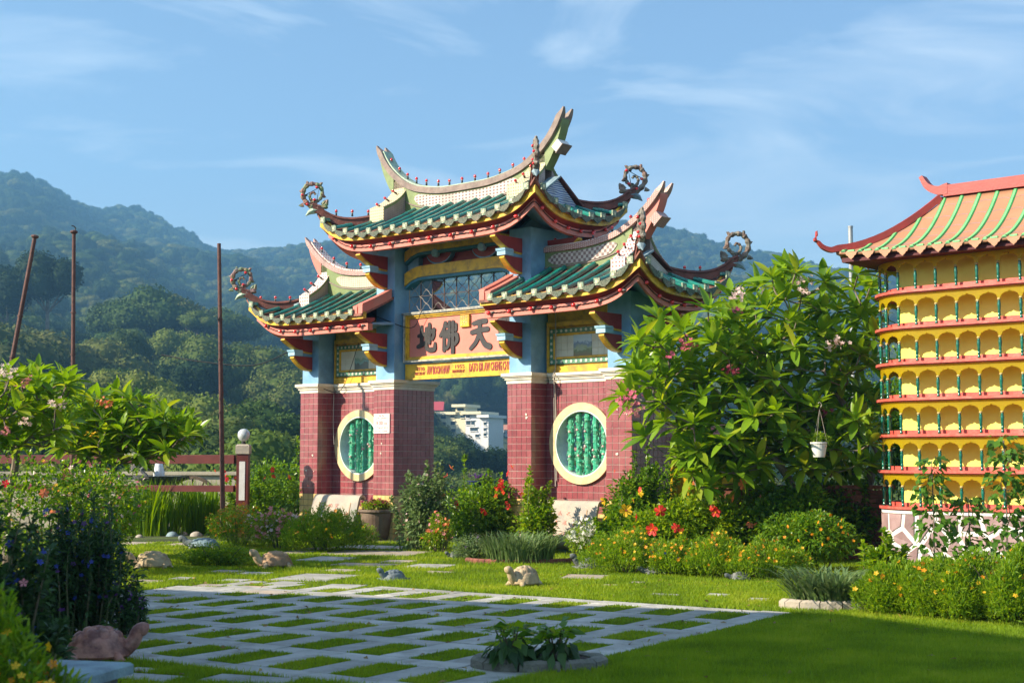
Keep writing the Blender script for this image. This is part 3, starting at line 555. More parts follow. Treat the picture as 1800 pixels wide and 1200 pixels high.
# notice on the inner left pillar
b = MB(); b.box(-2.055, -1.60, YF-.022, YF-.002, 2.11, 2.50, 'paint_white'); nt_ = b.obj('notice_plate', gate, label='white notice plate with red lettering')
text_part('8.00', -1.98, 2.275, .085, nt_, 'letter_red', YF-.023, .95, .004); text_part('P.M.', -1.745, 2.275, .045, nt_, 'letter_red', YF-.023, .8, .004)
b = MB(); R = random.Random(5)
for zz, n_, hh in ((2.46, 4, .035), (2.405, 9, .03), (2.22, 9, .04), (2.155, 10, .03)):
    for i in range(n_):
        x = -1.825+(i-n_/2+.5)*.042
        brush(b, [[(x+R.uniform(-.014, .014), zz+R.uniform(-hh/2, hh/2), .005), (x+R.uniform(-.014, .014), zz+R.uniform(-hh/2, hh/2), .005)] for _ in range(3)], lambda a, d, z: Vector((a, YF-.022+d, z)), 'letter_red', 0, .003)
b.obj('notice_lines', nt_)

# ================= ROOFS =================
def U(d): return .60*math.exp(-max(d, 0)/.43)
def Uf(d): return .40*math.exp(-(max(d, 0)/.42)**1.3)
def build_roof(xc, yc, z0, xi, gx, ridge, ramp, sign, low, pats):
    """xc,yc half extents of the tile edge; xi inner end (None for the free-standing roof); sign +1/-1 mirrors x for low roofs"""
    sx = sign; roofname = 'roof'
    def zs(x, y):
        du = xc-abs(x) if (xi is None or x*1 > 0) else 9; dv = yc-abs(y); m_ = min(du, dv); up = U(max(du, dv))*max(0, 1-max(m_, 0)/1.1) if du < 5 else U(9)
        return z0+.40*max(m_, 0)+.06*max(m_, 0)**2+up
    mir = lambda p: Vector((p[0]*sx, p[1], p[2]))
    xa = -xc if xi is None else xi
    # deck
    b = MB(); nx = int((xc-xa)/.1); ny = int(2*yc/.1); X = [lerp(xa, xc, i/nx) for i in range(nx+1)]; Y = [lerp(-yc, yc, j/ny) for j in range(ny+1)]
    vs = [mir((x, y, zs(x, y)-.045)) for x in X for y in Y]+[mir((x, y, zs(x, y)-.09)) for x in X for y in Y]; q = ny+1; N_ = (nx+1)*q
    fs = [(i*q+j, (i+1)*q+j, (i+1)*q+j+1, i*q+j+1) for i in range(nx) for j in range(ny)]; fs += [tuple(N_+a for a in f[::-1]) for f in fs]
    for i in range(nx): fs += [(i*q, N_+i*q, N_+(i+1)*q, (i+1)*q), (i*q+ny, (i+1)*q+ny, N_+(i+1)*q+ny, N_+i*q+ny)]
    for j in range(ny): fs += [(j, j+1, N_+j+1, N_+j), (nx*q+j, N_+nx*q+j, N_+nx*q+j+1, nx*q+j+1)]
    b.add(vs, fs, 'terracotta'); roof = b.obj(roofname, gate, smooth=False)
    # eave mouldings: yellow fascia, red soffit, salmon beam
    def eave(prof, m, name, uf=Uf):
        b = MB()
        sides = [('f',), ('b',), ('r',)]+([('l',)] if xi is None else [])
        for (sd,) in sides:
            n = 34; ring = []
            for k in range(n+1):
                # denser near corners
                t = k/n; t = .5-.5*math.cos(PI*t); row = []
                for (ins, dz) in prof:
                    if sd in 'fb':
                        x_lo = -(xc-ins) if xi is None else xi; x = lerp(x_lo, xc-ins, t); d = (xc-ins)-abs(x) if (xi is None or x > 0) else 9
                        if xi is not None: d = (xc-ins)-x
                        y = (-(yc-ins) if sd == 'f' else yc-ins)
                    else:
                        y = lerp(-(yc-ins), yc-ins, t); d = (yc-ins)-abs(y); x = xc-ins if sd == 'r' else -(xc-ins)
                    row.append(mir((x, y, z0+dz+uf(d))))
                ring.append(row)
            k_ = len(prof); vs = [p for r in ring for p in r]; fs = [(i*k_+j, (i+1)*k_+j, (i+1)*k_+(j+1) % k_, i*k_+(j+1) % k_) for i in range(n) for j in range(k_)]
            fs += [tuple(range(k_)), tuple(range(n*k_, n*k_+k_))]
            b.add(vs, fs, m)
        b.obj(name, roof)
    eave([(.045, -.14), (.045, .0), (.13, .0), (.13, -.14)], 'yellow_paint', 'fascia')
    eave([(.11, -.139), (.131, -.12), (.36, -.10), (.36, -.16), (.24, -.22), (.20, -.22)], 'red_paint', 'red_soffit')
    eave([(.17, -.355), (.17, -.223), (.30, -.223), (.30, -.355)], 'salmon_paint', 'eave_beam')
    eave([(.301, -.24), (.301, -.2), (1.0, -.14), (1.3, -.14), (1.3, -.2), (1.0, -.2)], 'blue_paint', 'eave_ceiling', lambda d: Uf(d)*.9)
    # tubes, caps and drip tiles
    def tube_tile(p0, path):
        b = MB(); n = 7; top = []
        rs = .052; vs = []; k = len(path)
        for i, p in enumerate(path):
            d = (path[min(i+1, k-1)]-path[max(i-1, 0)]).normalized(); side = d.cross(Vector((0, 0, 1))).normalized(); up = side.cross(d)
            bump = .004 if (i % 3 == 0) else 0
            for j in range(n+1):
                t = PI*(j/n)*1.2-.1*PI; vs.append(mir(p+side*math.cos(t)*(rs+bump)+up*(math.sin(t)*(rs+bump)+.0)))
        fs = [(i*(n+1)+j, i*(n+1)+j+1, (i+1)*(n+1)+j+1, (i+1)*(n+1)+j) for i in range(k-1) for j in range(n)]+[tuple(range(n+1)), tuple(range((k-1)*(n+1), k*(n+1)))]
        b.add(vs, fs, 'green_glaze')
        d = (path[0]-path[1]).normalized(); d.z *= .3; d.normalize(); side = d.cross(Vector((0, 0, 1))); up = Vector((0, 0, 1)); c = path[0]
        def sq(h, o0, o1, m):
            P = [c+side*a*h+up*b_*h+d*o for o in (o0, o1) for a, b_ in ((-1, -1), (1, -1), (1, 1), (-1, 1))]; b.add([mir(v_) for v_ in P], [(0, 1, 2, 3), (7, 6, 5, 4), (0, 4, 5, 1), (1, 5, 6, 2), (2, 6, 7, 3), (3, 7, 4, 0)], m)
        sq(.062, .0, .03, 'cap_ceramic'); sq(.026, .031, .036, 'cap_centre')
        b.obj('roof_tile', roof, smooth=False)
    def drip(p, q):   # hanging half-round plate between two tube ends
        c = (p+q)/2; e = (q-p); wd = e.length/2*.80; e.normalize(); nrm = e.cross(Vector((0, 0, 1))).normalized(); e_ = Vector((e.x, e.y, 0)).normalized()
        sl_ = e.z
        poly = [(-1, .03), (-1, -.02), (-.93, -.16), (-.72, -.42), (-.4, -.62), (-.12, -.7), (0, -.78), (.12, -.7), (.4, -.62), (.72, -.42), (.93, -.16), (1, -.02), (1, .03)]
        vs = []
        for o in (0, .022):
            for a, z in poly: vs.append(mir(c+e_*a*wd+Vector((0, 0, z*.155+sl_*a*wd-.03))+nrm*(o+.012)))
        k = len(poly); b = MB(); b.add(vs, [tuple(range(k)), tuple(range(2*k-1, k-1, -1))]+[(i, i+k, (i+1) % k+k, (i+1) % k) for i in range(k)], 'drip_ceramic'); b.obj('drip_tile', roof)
    def run(side):
        ends = []
        if side in 'fb':
            lo = (-xc+.20) if xi is None else xi+.30; hi = xc-.20; n = round((hi-lo)/.335); xs = [lerp(lo, hi, k/n) for k in range(n+1)]; s_ = -1 if side == 'f' else 1
            for x in xs:
                du = xc-abs(x) if (xi is None or x > 0) else 9; ax = abs(x)
                stop = yc-.16 if (du > xc-ramp[0] or (xi is not None and x < ramp[0])) else (yc-.72 if ax < ramp[1] else max(du-.08, .12))
                stop = min(stop, yc-.16); stop = max(stop, .14)
                k_ = max(3, int(stop/.11)); path = [Vector((x, s_*(yc-stop*i/k_-(0.0)), 0)) for i in range(k_+1)]
                for p in path: p.z = zs(p.x, p.y)
                ends.append(path[0].copy()); tube_tile(None, path)
        else:
            hi = yc-.20; n = round(2*hi/.36); s_ = 1 if side == 'r' else -1
            for k in range(n+1):
                y = lerp(-hi, hi, k/n); dv = yc-abs(y); stop = min(xc-gx-.02, max(dv-.08, .12)); k_ = max(3, int(stop/.11))
                path = [Vector((s_*(xc-stop*i/k_), y, 0)) for i in range(k_+1)]
                for p in path: p.z = zs(p.x, p.y)
                ends.append(path[0].copy()); tube_tile(None, path)
        sg_ = {'f': 1, 'b': -1, 'r': 1, 'l': -1}[side]
        for p, q_ in zip(ends[:-1], ends[1:]): drip(*( (p, q_) if sg_ > 0 else (q_, p)))
    for sd in ('f', 'b', 'r')+(('l',) if xi is None else ()): run(sd)
    # hip ridges and scroll finials at the corners
    corners = [(1, -1), (1, 1)]+([(-1, -1), (-1, 1)] if xi is None else [])
    for (qx, qy) in corners:
        P = []
        Lh = xc-ramp[1]+.05
        for k in range(12):
            t = k/11; m_ = lerp(Lh, -.06, t); x = (xc-m_)*qx; y = (yc-m_)*qy; P.append(Vector((x, y, zs(x, y)+(.02 if m_ > 0 else .04))))
        dg_ = Vector((qx, qy, 0)).normalized(); sd_ = Vector((-qy, qx, 0)).normalized(); b = MB(); vs = []
        for p in P: vs += [mir(p+sd_*.06-Vector((0, 0, .06))), mir(p+sd_*.055+Vector((0, 0, .075))), mir(p+sd_*.08+Vector((0, 0, .08))), mir(p+sd_*.06+Vector((0, 0, .12))), mir(p-sd_*.06+Vector((0, 0, .12))), mir(p-sd_*.08+Vector((0, 0, .08))), mir(p-sd_*.055+Vector((0, 0, .075))), mir(p-sd_*.06-Vector((0, 0, .06)))]
        fs = [(i*8+j, (i+1)*8+j, (i+1)*8+(j+1) % 8, i*8+(j+1) % 8) for i in range(11) for j in range(8)]+[tuple(range(8)), tuple(range(88, 96))]
        b.add(vs, fs, 'hip_brown'); b.obj('hip_ridge', roof)
        c = P[-1]; mm = 'finial_mix' if (qy < 0 and sx*qx < 0) else 'finial_grey'; f2 = lambda a, z, off=0: mir(c+dg_*(a*.72-.05)+sd_*off+Vector((0, 0, z*.80-.02)))
        b = MB(); pl = [(-.34, .10), (-.12, .05), (.10, .07), (.25, .17), (.345, .33), (.33, .50), (.22, .62), (.05, .655), (-.11, .60), (-.19, .47), (-.165, .33), (-.09, .235), (.02, .195), (.12, .24), (.16, .33), (.12, .41), (.04, .43), (.0, .38)]
        pts = curve([f2(a, z) for a, z in pl], 4); n = len(pts); rs = [lerp(.058, .022, i/n)*(1+.2*math.sin(i*1.7)) for i in range(n)]; b.tube(pts, rs, mm, 7)
        for (a, z, da, dz, r_) in ((.33, .12, .13, -.03, .05), (.35, .42, .10, .06, .04), (.22, .64, .03, .10, .04), (-.12, .62, -.08, .08, .04), (-.2, .36, -.09, -.05, .045), (-.3, .12, -.05, .16, .05), (-.06, .22, -.07, .06, .03), (.1, .2, .07, -.05, .03), (-.2, .12, -.12, .13, .045)):
            b.tube([f2(a, z), f2(a+da*.6, z+dz*.7), f2(a+da*1.1, z+dz*.9)], [r_, r_*.7, .004], mm, 5)
        b.tube([f2(-.02, .06), f2(-.02, .20)], [.03, .03], mm, 5)
        # little bird-head ornament under the scroll
        b.tube([f2(-.12, -.02), f2(.05, -.03), f2(.17, -.08), f2(.27, -.17)], [.05, .075, .05, .006], 'cap_green' if mm == 'finial_mix' else 'stone_blue', 6)
        b.obj('scroll_finial', roof)
        b = MB()
        R = random.Random(int(qx*3+qy*5+xc*10))
        for (a, z) in ((.345, .33), (.22, .62), (-.11, .60), (-.165, .33), (.12, .24), (.04, .43), (.25, .17)):
            pass
    # ridge
    rp = ridge['pts']; r0 = ridge['x0']     # list of (dx, z_bottom_of_band) from middle/inner end outwards
    P = [(a, z) for a, z in rp]; cv = curve([(a, 0, z) for a, z in P], 7); cc = [(p.x, p.z) for p in cv]
    full = ([(-a, z) for a, z in cc[::-1]]+cc[1:]) if xi is None else cc
    th = ridge['th']
    def offs(pts, o):
        r = []; k = len(pts)
        for i, (a, z) in enumerate(pts):
            t = Vector((pts[min(i+1, k-1)][0]-pts[max(i-1, 0)][0], pts[min(i+1, k-1)][1]-pts[max(i-1, 0)][1])).normalized(); r.append((a-t.y*o, z+t.x*o))
        return r
    fnm = lambda a, d, z: mir((a, d, z))
    tipn = ridge.get('fork', 6)
    main = full[tipn:-tipn] if xi is None else full[:-tipn]
    b = MB(); b.slab(offs(main, th), main, -.17, .17, fnm, ridge['band'])
    for (mlo, mhi) in ([(full[:tipn+1], -1), (full[-tipn-1:], 1)] if xi is None else [(full[-tipn-1:], 1)]):
        nn = len(mlo)
        for dy in (-1, 1):
            for i in range(nn-1):
                a, c_ = mlo[i], mlo[i+1]
                # fraction toward tip
                fa = (i/(nn-1)) if mhi > 0 else 1-(i/(nn-1)); fb = ((i+1)/(nn-1)) if mhi > 0 else 1-((i+1)/(nn-1))
                def sec(f, k_):
                    pts = offs(mlo, 0); o_ = offs(mlo, th*(1-.85*f)); return pts[k_], o_[k_], .17-.02*f, .03+.07*f
                (p0, q0, yo0, yi0), (p1, q1, yo1, yi1) = sec(fa, i), sec(fb, i+1)
                vs = [mir((p[0], dy*y, p[1])) for p, y in ((p0, yo0), (q0, yo0), (q0, yi0), (p0, yi0), (p1, yo1), (q1, yo1), (q1, yi1), (p1, yi1))]
                b.add(vs, [(0, 1, 5, 4), (1, 2, 6, 5), (2, 3, 7, 6), (3, 0, 4, 7), (0, 3, 2, 1), (4, 5, 6, 7)], ridge['band'])
    b.obj('ridge_band', roof)
    b = MB(); inner = [p for p in offs(main, th+.001)]; b.slab(offs(main, th+.03), inner, -.12, .12, fnm, ridge['capm'])
    if low:   # pale flat tiles set on the ridge with black joints
        pass
    b.obj('ridge_cap', roof)
    # ridge wall below the band
    gx_ = ramp[0]; sel = [(a, z) for a, z in full if abs(a) <= gx_+.05]
    zb = lambda a: zs(a, -.15)-.12
    b = MB(); b.slab([(a, z-.002) for a, z in sel], [(a, zb(a)) for a, z in sel], -.13, .13, fnm, 'lime_tile'); b.obj('ridge_wall', roof)
    zmid = lambda a, z: z-.05-(z-zb(a))*.06
    pz = ridge['panel']
    selp = [(a, z) for a, z in full if (abs(a) <= gx_-.25 and (xi is None or a > xi+.55))]
    if len(selp) > 2:
        for dy in (-1, 1):
            k = len(selp); tp = []; bt = []
            for i, (a, z) in enumerate(selp):
                e = min(i, k-1-i); rr = {0: .42, 1: .2, 2: .07}.get(e, 0)*pz; tp.append((a, z-.035-rr)); bt.append((a, z-.035-pz+rr))
            b = MB(); b.slab(tp, bt, dy*.131, dy*.143, fnm, pats[0]); b.obj('ridge_panel', roof)
    b = MB(); b.slab([(a, z-.05-pz) for a, z in sel], [(a, z-.075-pz) for a, z in sel], -.15, .15, fnm, 'band_grey'); b.obj('ridge_ledge', roof)
    # webs under the flying ends
    for q_ in ((1, -1) if xi is None else (1,)):
        tip = [(a, z) for a, z in full if a*q_ >= ramp[1]-.02]
        if q_ < 0: tip = tip[::-1]
        tip = tip[:max(3, len(tip)-9)]; zz0 = zs(ramp[1], 0)+.1; k = len(tip)
        bt = [(a, z-.02-.36*(1-i/(k-1))**.7) for i, (a, z) in enumerate(tip)]
        b = MB(); b.slab([(a, z-.002) for a, z in tip], bt, -.11, .11, fnm, 'lime_tile' if not low else 'salmon_paint'); b.obj('ridge_end_web', roof)
        a, z = tip[k//2]; bz = bt[k//2][1]
        if q_*sx < 0: continue
        b = MB(); M = Matrix.Translation((a+.02*q_, 0, bz-.05)) @ Matrix.Rotation(-q_*.75, 4, 'Y'); b.box(-.08, .11, -.14, .14, -.08, .07, 'paint_white' if not low else 'band_brick', M); b.box(-.10, .13, -.145, .145, -.10, -.081, ridge['band'], M); b.v = [tuple(mir(v_)) for v_ in b.v]; b.obj('pendant_block', roof)
    # descending ridges (ramps) and gables
    for q_ in ((1, -1) if xi is None else (1,)):
        xa_, xb_ = ramp[0]*q_, ramp[1]*q_; zr = ridge['rz']; yf = ramp[2]; zf = ramp[3]
        for qy in (-1, 1):
            prof = curve([(0, 0, zr+.06), (-yf*.22, 0, zr-(zr-zf)*.34), (-yf*.55, 0, zr-(zr-zf)*.70), (-yf, 0, zf)], 5); tp = [(abs(p.x)*qy+.05*qy*0, p.z) for p in prof]
            tp = [(a if abs(a) > .1 else .1*qy, z) for a, z in tp]; bt = [(a, zf-.24-.05) for a, z in tp]
            f3 = lambda a, d, z: mir((d, a, z))
            b = MB(); b.slab([(a, z-.02) for a, z in tp], bt, xa_, xb_, f3, 'ramp_side'); b.slab(tp, [(a, z-.019) for a, z in tp], xa_-.02*q_, xb_+.02*q_, f3, pats[1]); b.slab([(a, z-.0195) for a, z in tp], [(a, z-.07) for a, z in tp], xa_-.012*q_, xb_+.012*q_, f3, 'lime_tile')
            b.slab([(tp[-1][0]+.002*qy, tp[-1][1]-.001), (tp[-1][0]+.016*qy, tp[-1][1]-.001)], [(tp[-1][0]+.002*qy, zf-.29), (tp[-1][0]+.016*qy, zf-.29)], xa_-.015*q_, xb_+.015*q_, f3, pats[1])
            b.obj('descending_ridge', roof)
        # gable triangle
        ga, gb = gx-.1, gx; zt = zf+.14; zb_ = zs(gx, 0)-.02; wy = .66
        b = MB(); b.prism([(-wy, zb_), (wy, zb_), (0, zt)], ga*q_, gb*q_, lambda a, d, z: mir((d, a, z)), pats[2]); gb_ = b.obj('gable', roof)
        b = MB(); up = Vector((0, 0, .035))
        for qy in (-1, 1):
            P0, P1 = Vector((0, 0, zt+.03)), Vector((0, qy*(wy+.08), zb_+.02)); vs = []
            for xx in (ramp[1], gx+.07):
                for P_ in (P0, P1):
                    for u_ in (Vector((0, 0, 0)), up): p = P_+u_; vs.append(mir((xx*q_, p.y, p.z)))
            b.add(vs, [(0, 1, 3, 2), (4, 6, 7, 5), (0, 4, 5, 1), (2, 3, 7, 6), (1, 5, 7, 3), (0, 2, 6, 4)], 'hip_brown' if qy > 0 else 'stone_blue')
        b.obj('gable_roof', gb_)
    # inner verge of the low roofs: two stepped salmon kerbs
    if xi is not None:
        for qy in (-1, 1):
            for (xo, w_, h_) in ((0.0, .12, .12), (.15, .11, .08)):
                b = MB(); x0_ = xi+xo; n = 6; ys = [lerp(yc-.02, .60, k/n) for k in range(n+1)]
                b.slab([(y*qy, zs(x0_+.4, y)+h_) for y in ys], [(y*qy, zs(x0_+.4, y)-.05) for y in ys], x0_, x0_+w_, lambda a, d, z: mir((d, a, z)), 'salmon_paint'); b.slab([(y*qy, zs(x0_+.4, y)+h_+.025) for y in ys], [(y*qy, zs(x0_+.4, y)+h_+.001) for y in ys], x0_-.012, x0_+w_+.012, lambda a, d, z: mir((d, a, z)), 'salmon_paint'); b.obj('verge_kerb', roof)
    return roof, zs, mir, full
MR = dict(pts=[(0, 6.87), (.6, 6.88), (1.1, 6.95), (1.5, 7.06), (1.85, 7.25), (2.15, 7.50), (2.36, 7.76), (2.48, 7.98), (2.52, 8.12)], x0=0, th=.12, band='band_grey', capm='cap_green', panel=.23, rz=7.24, fork=9)
mroof = build_roof(2.90, 1.42, 6.03, None, 2.26, MR, (1.66, 2.03, .74, 6.66), 1, False, ('ridge_panel', 'ramp_cream', 'gable_bluewave'))
LR = dict(pts=[(2.05, 5.42), (2.6, 5.42), (3.1, 5.44), (3.6, 5.52), (4.0, 5.68), (4.3, 5.88), (4.55, 6.10), (4.70, 6.28), (4.76, 6.42)], x0=2.05, th=.10, band='band_brick', capm='ramp_pinkdots', panel=.22, rz=5.72, fork=9)
rroof = build_roof(5.16, 1.42, 4.50, 1.55, 4.36, LR, (4.0, 4.28, .66, 5.06), 1, True, ('ridge_panel_grey', 'ramp_pinkdots', 'gable_white'))
lroof = build_roof(5.16, 1.42, 4.48, 1.55, 4.36, LR, (4.0, 4.28, .66, 5.06), -1, True, ('ridge_panel_cream', 'ramp_pinkdots', 'gable_white'))
# ---- strings of red bulbs ----
BM = MB(); BM.lathe([(.001, -.034), (.018, -.03), (.029, -.01), (.029, .008), (.017, .028)], 'bulb_red', 8); BM.lathe([(.017, .028), (.017, .038)], 'bulb_base', 8); BM.lathe([(.019, .038), (.021, .10), (.012, .105)], 'socket', 8); BM = BM.mesh('bulb', True)
def bulb_string(label, pts_bulbs, wire):
    """pts_bulbs: (position, direction the glass points) in gate coordinates"""
    t = thing('bulb_string', label, 'string lights', GC, ANG, 'strings of red bulbs on the gateway roofs')
    b = MB(); b.tube(wire, .009, 'wire_black', 4); b.obj('wire', t)
    for p, d in pts_bulbs:
        o = link(BM, 'bulb', t); o.scale = ((1.3,)*3 if 'eave' in label else (1.0,)*3); o.location = p; o.rotation_euler = Vector(d).to_track_quat('-Z', 'Y').to_euler()
def eave_bulbs(roofinfo, z0, xa, xb, yc, xc, label, corner_all, sx=1, n=14):
    w_ = []; bb = []; R = random.Random(int(z0*10+xa*3))
    m_ = 90
    for k in range(m_+1):
        x = lerp(xa, xb, k/m_); d = (xc-.17)-abs(x) if corner_all else (xc-.17)-x
        p = Vector((x*sx, -(yc-.155), z0-.265+Uf(d)-.012*abs(math.sin(k*1.3)))); w_.append(p)
        if k % max(1, round(m_/n)) == 3: bb.append((p+Vector((R.uniform(-.02, .02), -.03, 0)), (-.75, -.6, -.05+R.uniform(-.3, .2))))
    if True:
        w2 = []
        for k in range(1, 41):
            y = lerp(-(yc-.155), yc-.2, k/40); d = (yc-.17)-abs(y); p = Vector((sx*(xc-.155), y, z0-.265+Uf(d))); w2.append(p)
            if k % 6 == 3: bb.append((p+Vector((sx*.03, 0, 0)), (.6*sx, -.5, -.3)))
        w_ += w2
    bulb_string(label, bb, w_)
eave_bulbs(mroof, 6.03, -2.72, 2.72, 1.42, 2.90, 'string of red bulbs along the eave beam of the top roof', True, 1, 10)
eave_bulbs(rroof, 4.50, 1.6, 4.98, 1.42, 5.16, 'string of red bulbs along the eave beam of the lower right roof', False, 1, 7)
eave_bulbs(lroof, 4.48, 1.6, 4.98, 1.42, 5.16, 'string of red bulbs along the eave beam of the lower left roof', False, -1, 7)
def ridge_bulbs(info, th, label, xlo, xhi, sx=1, step=.33, extra=()):
    full = [(a, z) for a, z in info[3] if xlo <= a <= xhi]; w_ = []; bb = []; last = None
    for a, z in full:
        p = Vector((a*sx, -.02, z+th+.035)); w_.append(p)
        if last is None or (p-last).length > step: bb.append((p+Vector((0, 0, .11)), (.0, 0, 1))); last = p
    for e in extra: bb.append(e)
    bulb_string(label, bb, w_)
ridge_bulbs(mroof, .12, 'row of bulbs standing on the top ridge', -2.2, 2.3, 1, .28, [(Vector((sx_*1.85, y, z)), (sx_*.3, -.8, .5)) for sx_ in (-1, 1) for y, z in ((-.30, 7.06), (-.52, 6.88), (-.74, 6.72))]+[(Vector((sx_*(2.15+k*.24), -(.70+k*.22), 6.62+.0*k)), (0, 0, 1)) for sx_ in (-1, 1) for k in range(3)])
ridge_bulbs(rroof, .10, 'row of bulbs on the ridge of the lower right roof', 2.2, 4.5, 1, .42, [(Vector((4.14, y, z)), (.3, -.8, .5)) for y, z in ((-.28, 5.5), (-.48, 5.33), (-.66, 5.18))]+[(Vector((4.5+k*.2, .85+k*.2, 5.03)), (0, 0, 1)) for k in range(2)])
ridge_bulbs(lroof, .10, 'row of bulbs on the ridge of the lower left roof', 2.2, 4.5, -1, .42, [(Vector((-4.14, y, z)), (-.3, -.8, .5)) for y, z in ((-.28, 5.5), (-.48, 5.33), (-.66, 5.18))]+[(Vector((-4.45-k*.24, -.80-k*.2, 5.02)), (0, 0, 1)) for k in range(3)])
# bulbs on scroll finials belong to further strings
for (info, xc_, z0_, sx_, qx, qy, lab) in ((mroof, 2.90, 6.03, 1, -1, -1, 'bulbs clipped round the upper left scroll finial'), (mroof, 2.90, 6.03, 1, 1, 1, 'bulbs clipped round the upper right scroll finial'), (mroof, 2.90, 6.03, 1, 1, -1, 'bulbs clipped on the near corner finial of the top roof'), (lroof, 5.16, 4.48, -1, 1, -1, 'bulbs clipped round the scroll finial of the lower left roof'), (rroof, 5.16, 4.50, 1, 1, -1, 'bulbs clipped on the near corner finial of the lower right roof')):
    c = Vector((qx*(xc_+.06), qy*1.48, z0_+.64)); dg_ = Vector((qx, qy, 0)).normalized(); pts = []
    for (a, z) in ((.30, .36), (-.10, .56), (-.04, .24), (.16, .12)):
        p = c+dg_*(a*.72-.05)+Vector((0, 0, z*.80-.02)); p.x *= sx_; pts.append(p)
    bulb_string(lab, [(p+Vector((0, -.06, 0)), (-.3, -.9, 0)) for p in pts], pts)
# loose cables on the gate
b = MB(); b.tube(curve([(-4.3, YF-.03, 3.13), (-3.9, YF-.05, 3.16), (-3.6, YW-.12, 3.0), (-3.3, YW-.1, 3.2), (-2.9, YW-.1, 4.0)], 6), .007, 'wire_black', 4); b.tube(curve([(2.35, YW-.05, 4.3), (2.34, YW-.04, 3.3), (2.36, YW-.12, 3.1), (2.34, YW-.04, 2.6), (2.35, YW-.03, 1.2)], 6), .011, 'iron_light', 4); b.tube(curve([(2.31, YW-.05, 3.2), (2.30, YW-.04, 2.6), (2.32, YW-.03, 1.1)], 6), .009, 'iron_light', 4)
b.tube(curve([(-3.62, YF+.3, 2.95), (-3.63, YF+.3, 2.3), (-3.6, YF+.3, 1.9)], 6), .009, 'iron_light', 4); b.tube(curve([(-4.2, YF-.3, 3.9), (-5.5, -.9, 3.62), (-7.0, -1.2, 3.75), (-8.2, -1.4, 3.95)], 8), .012, 'wire_black', 4)
b.tube(curve([(-1.9, YF-.1, 4.45), (-1.2, YS-.13, 4.2), (-.9, YS-.13, 4.52)], 6), .008, 'wire_black', 4); b.obj('hanging_cable', gate)
# ================= THE LAMP PAGODA (right) =================
PO = Vector((4.88, 20.8, 0)); pag = thing('lantern_pagoda', 'yellow many tiered lantern pagoda with red ledges and tan curved roof at right edge', 'pagoda', PO, ANG)
# plan: stadium end. path parameter s: 0 at the arc end on the front, s>0 along the front, s<0 round the end
def stad(s, off, R_=.95, x0=1.08, cy=1.30):
    """off: outwards from the ledge line"""
    if s >= 0: return Vector((x0+s, cy-R_-off, 0)), Vector((0, -1, 0))
    t = -s/R_
    if t <= PI: d = Vector((-math.sin(t), -math.cos(t), 0)); return Vector((x0, cy, 0))+d*(R_+off), d
    return Vector((x0+(-s-PI*R_), cy+R_+off, 0)), Vector((0, 1, 0))
SE, S0, S1 = .31, -3.6, 4.0
def shell(b, o0, o1, z0, z1, m, s0=S0, s1=S1, n=70, fn=None):
    vs = []
    for k in range(n+1):
        s = lerp(s0, s1, k/n)
        for o, z in ((o0, z0), (o1, z0), (o1, z1), (o0, z1)): p, d = stad(s, o); vs.append((p.x, p.y, z))
    b.add(vs, [(4*i+j, 4*i+4+j, 4*i+4+(j+1) % 4, 4*i+(j+1) % 4) for i in range(n) for j in range(4)]+[(0, 1, 2, 3), (4*n+3, 4*n+2, 4*n+1, 4*n)], m)
LZ = [.86+.53*k for k in range(7)]
# base with crazy paving
b = MB(); shell(b, -.25, .0, -.3, .80, 'paint_white'); shell(b, -.4, .02, .80, .865, 'paint_white'); base = b.obj('base_wall', pag)
R = random.Random(11); sites = []
for i in range(22):
    for j in range(3): sites.append((S0+.1+(i+R.uniform(.1, .9))*.345, (j+R.uniform(.12, .88))*.285-.03))
def clip(poly, a, b_, c):
    o = []
    for i in range(len(poly)):
        p, q = poly[i], poly[(i+1) % len(poly)]; fp = a*p[0]+b_*p[1]-c; fq = a*q[0]+b_*q[1]-c
        if fp <= 0: o.append(p)
        if fp*fq < 0: t = fp/(fp-fq); o.append((p[0]+(q[0]-p[0])*t, p[1]+(q[1]-p[1])*t))
    return o
for i, (sx, sz) in enumerate(sites):
    poly = [(sx-.6, -.1), (sx+.6, -.1), (sx+.6, .79), (sx-.6, .79)]
    for j, (tx, tz) in enumerate(sites):
        if i == j or abs(tx-sx) > 1: continue
        a, c = tx-sx, tz-sz; l = math.hypot(a, c); poly = clip(poly, a, c, (tx*tx+tz*tz-sx*sx-sz*sz)/2-.036*l)
        if len(poly) < 3: break
    if len(poly) < 3: continue
    cx = sum(p[0] for p in poly)/len(poly); cz = sum(p[1] for p in poly)/len(poly); b = MB(); vs = []
    for o, k in ((.0, 1), (.012, 1), (.017, .95)):
        for a, z in poly: p, d = stad(cx+(a-cx)*k, o+.0005); vs.append((p.x, p.y, cz+(z-cz)*k))
    n = len(poly); b.add(vs, [(r*n+q, r*n+(q+1) % n, (r+1)*n+(q+1) % n, (r+1)*n+q) for r in range(2) for q in range(n)]+[tuple(range(2*n, 3*n))], 'paving_mauve'); b.obj('paving_stone', base)
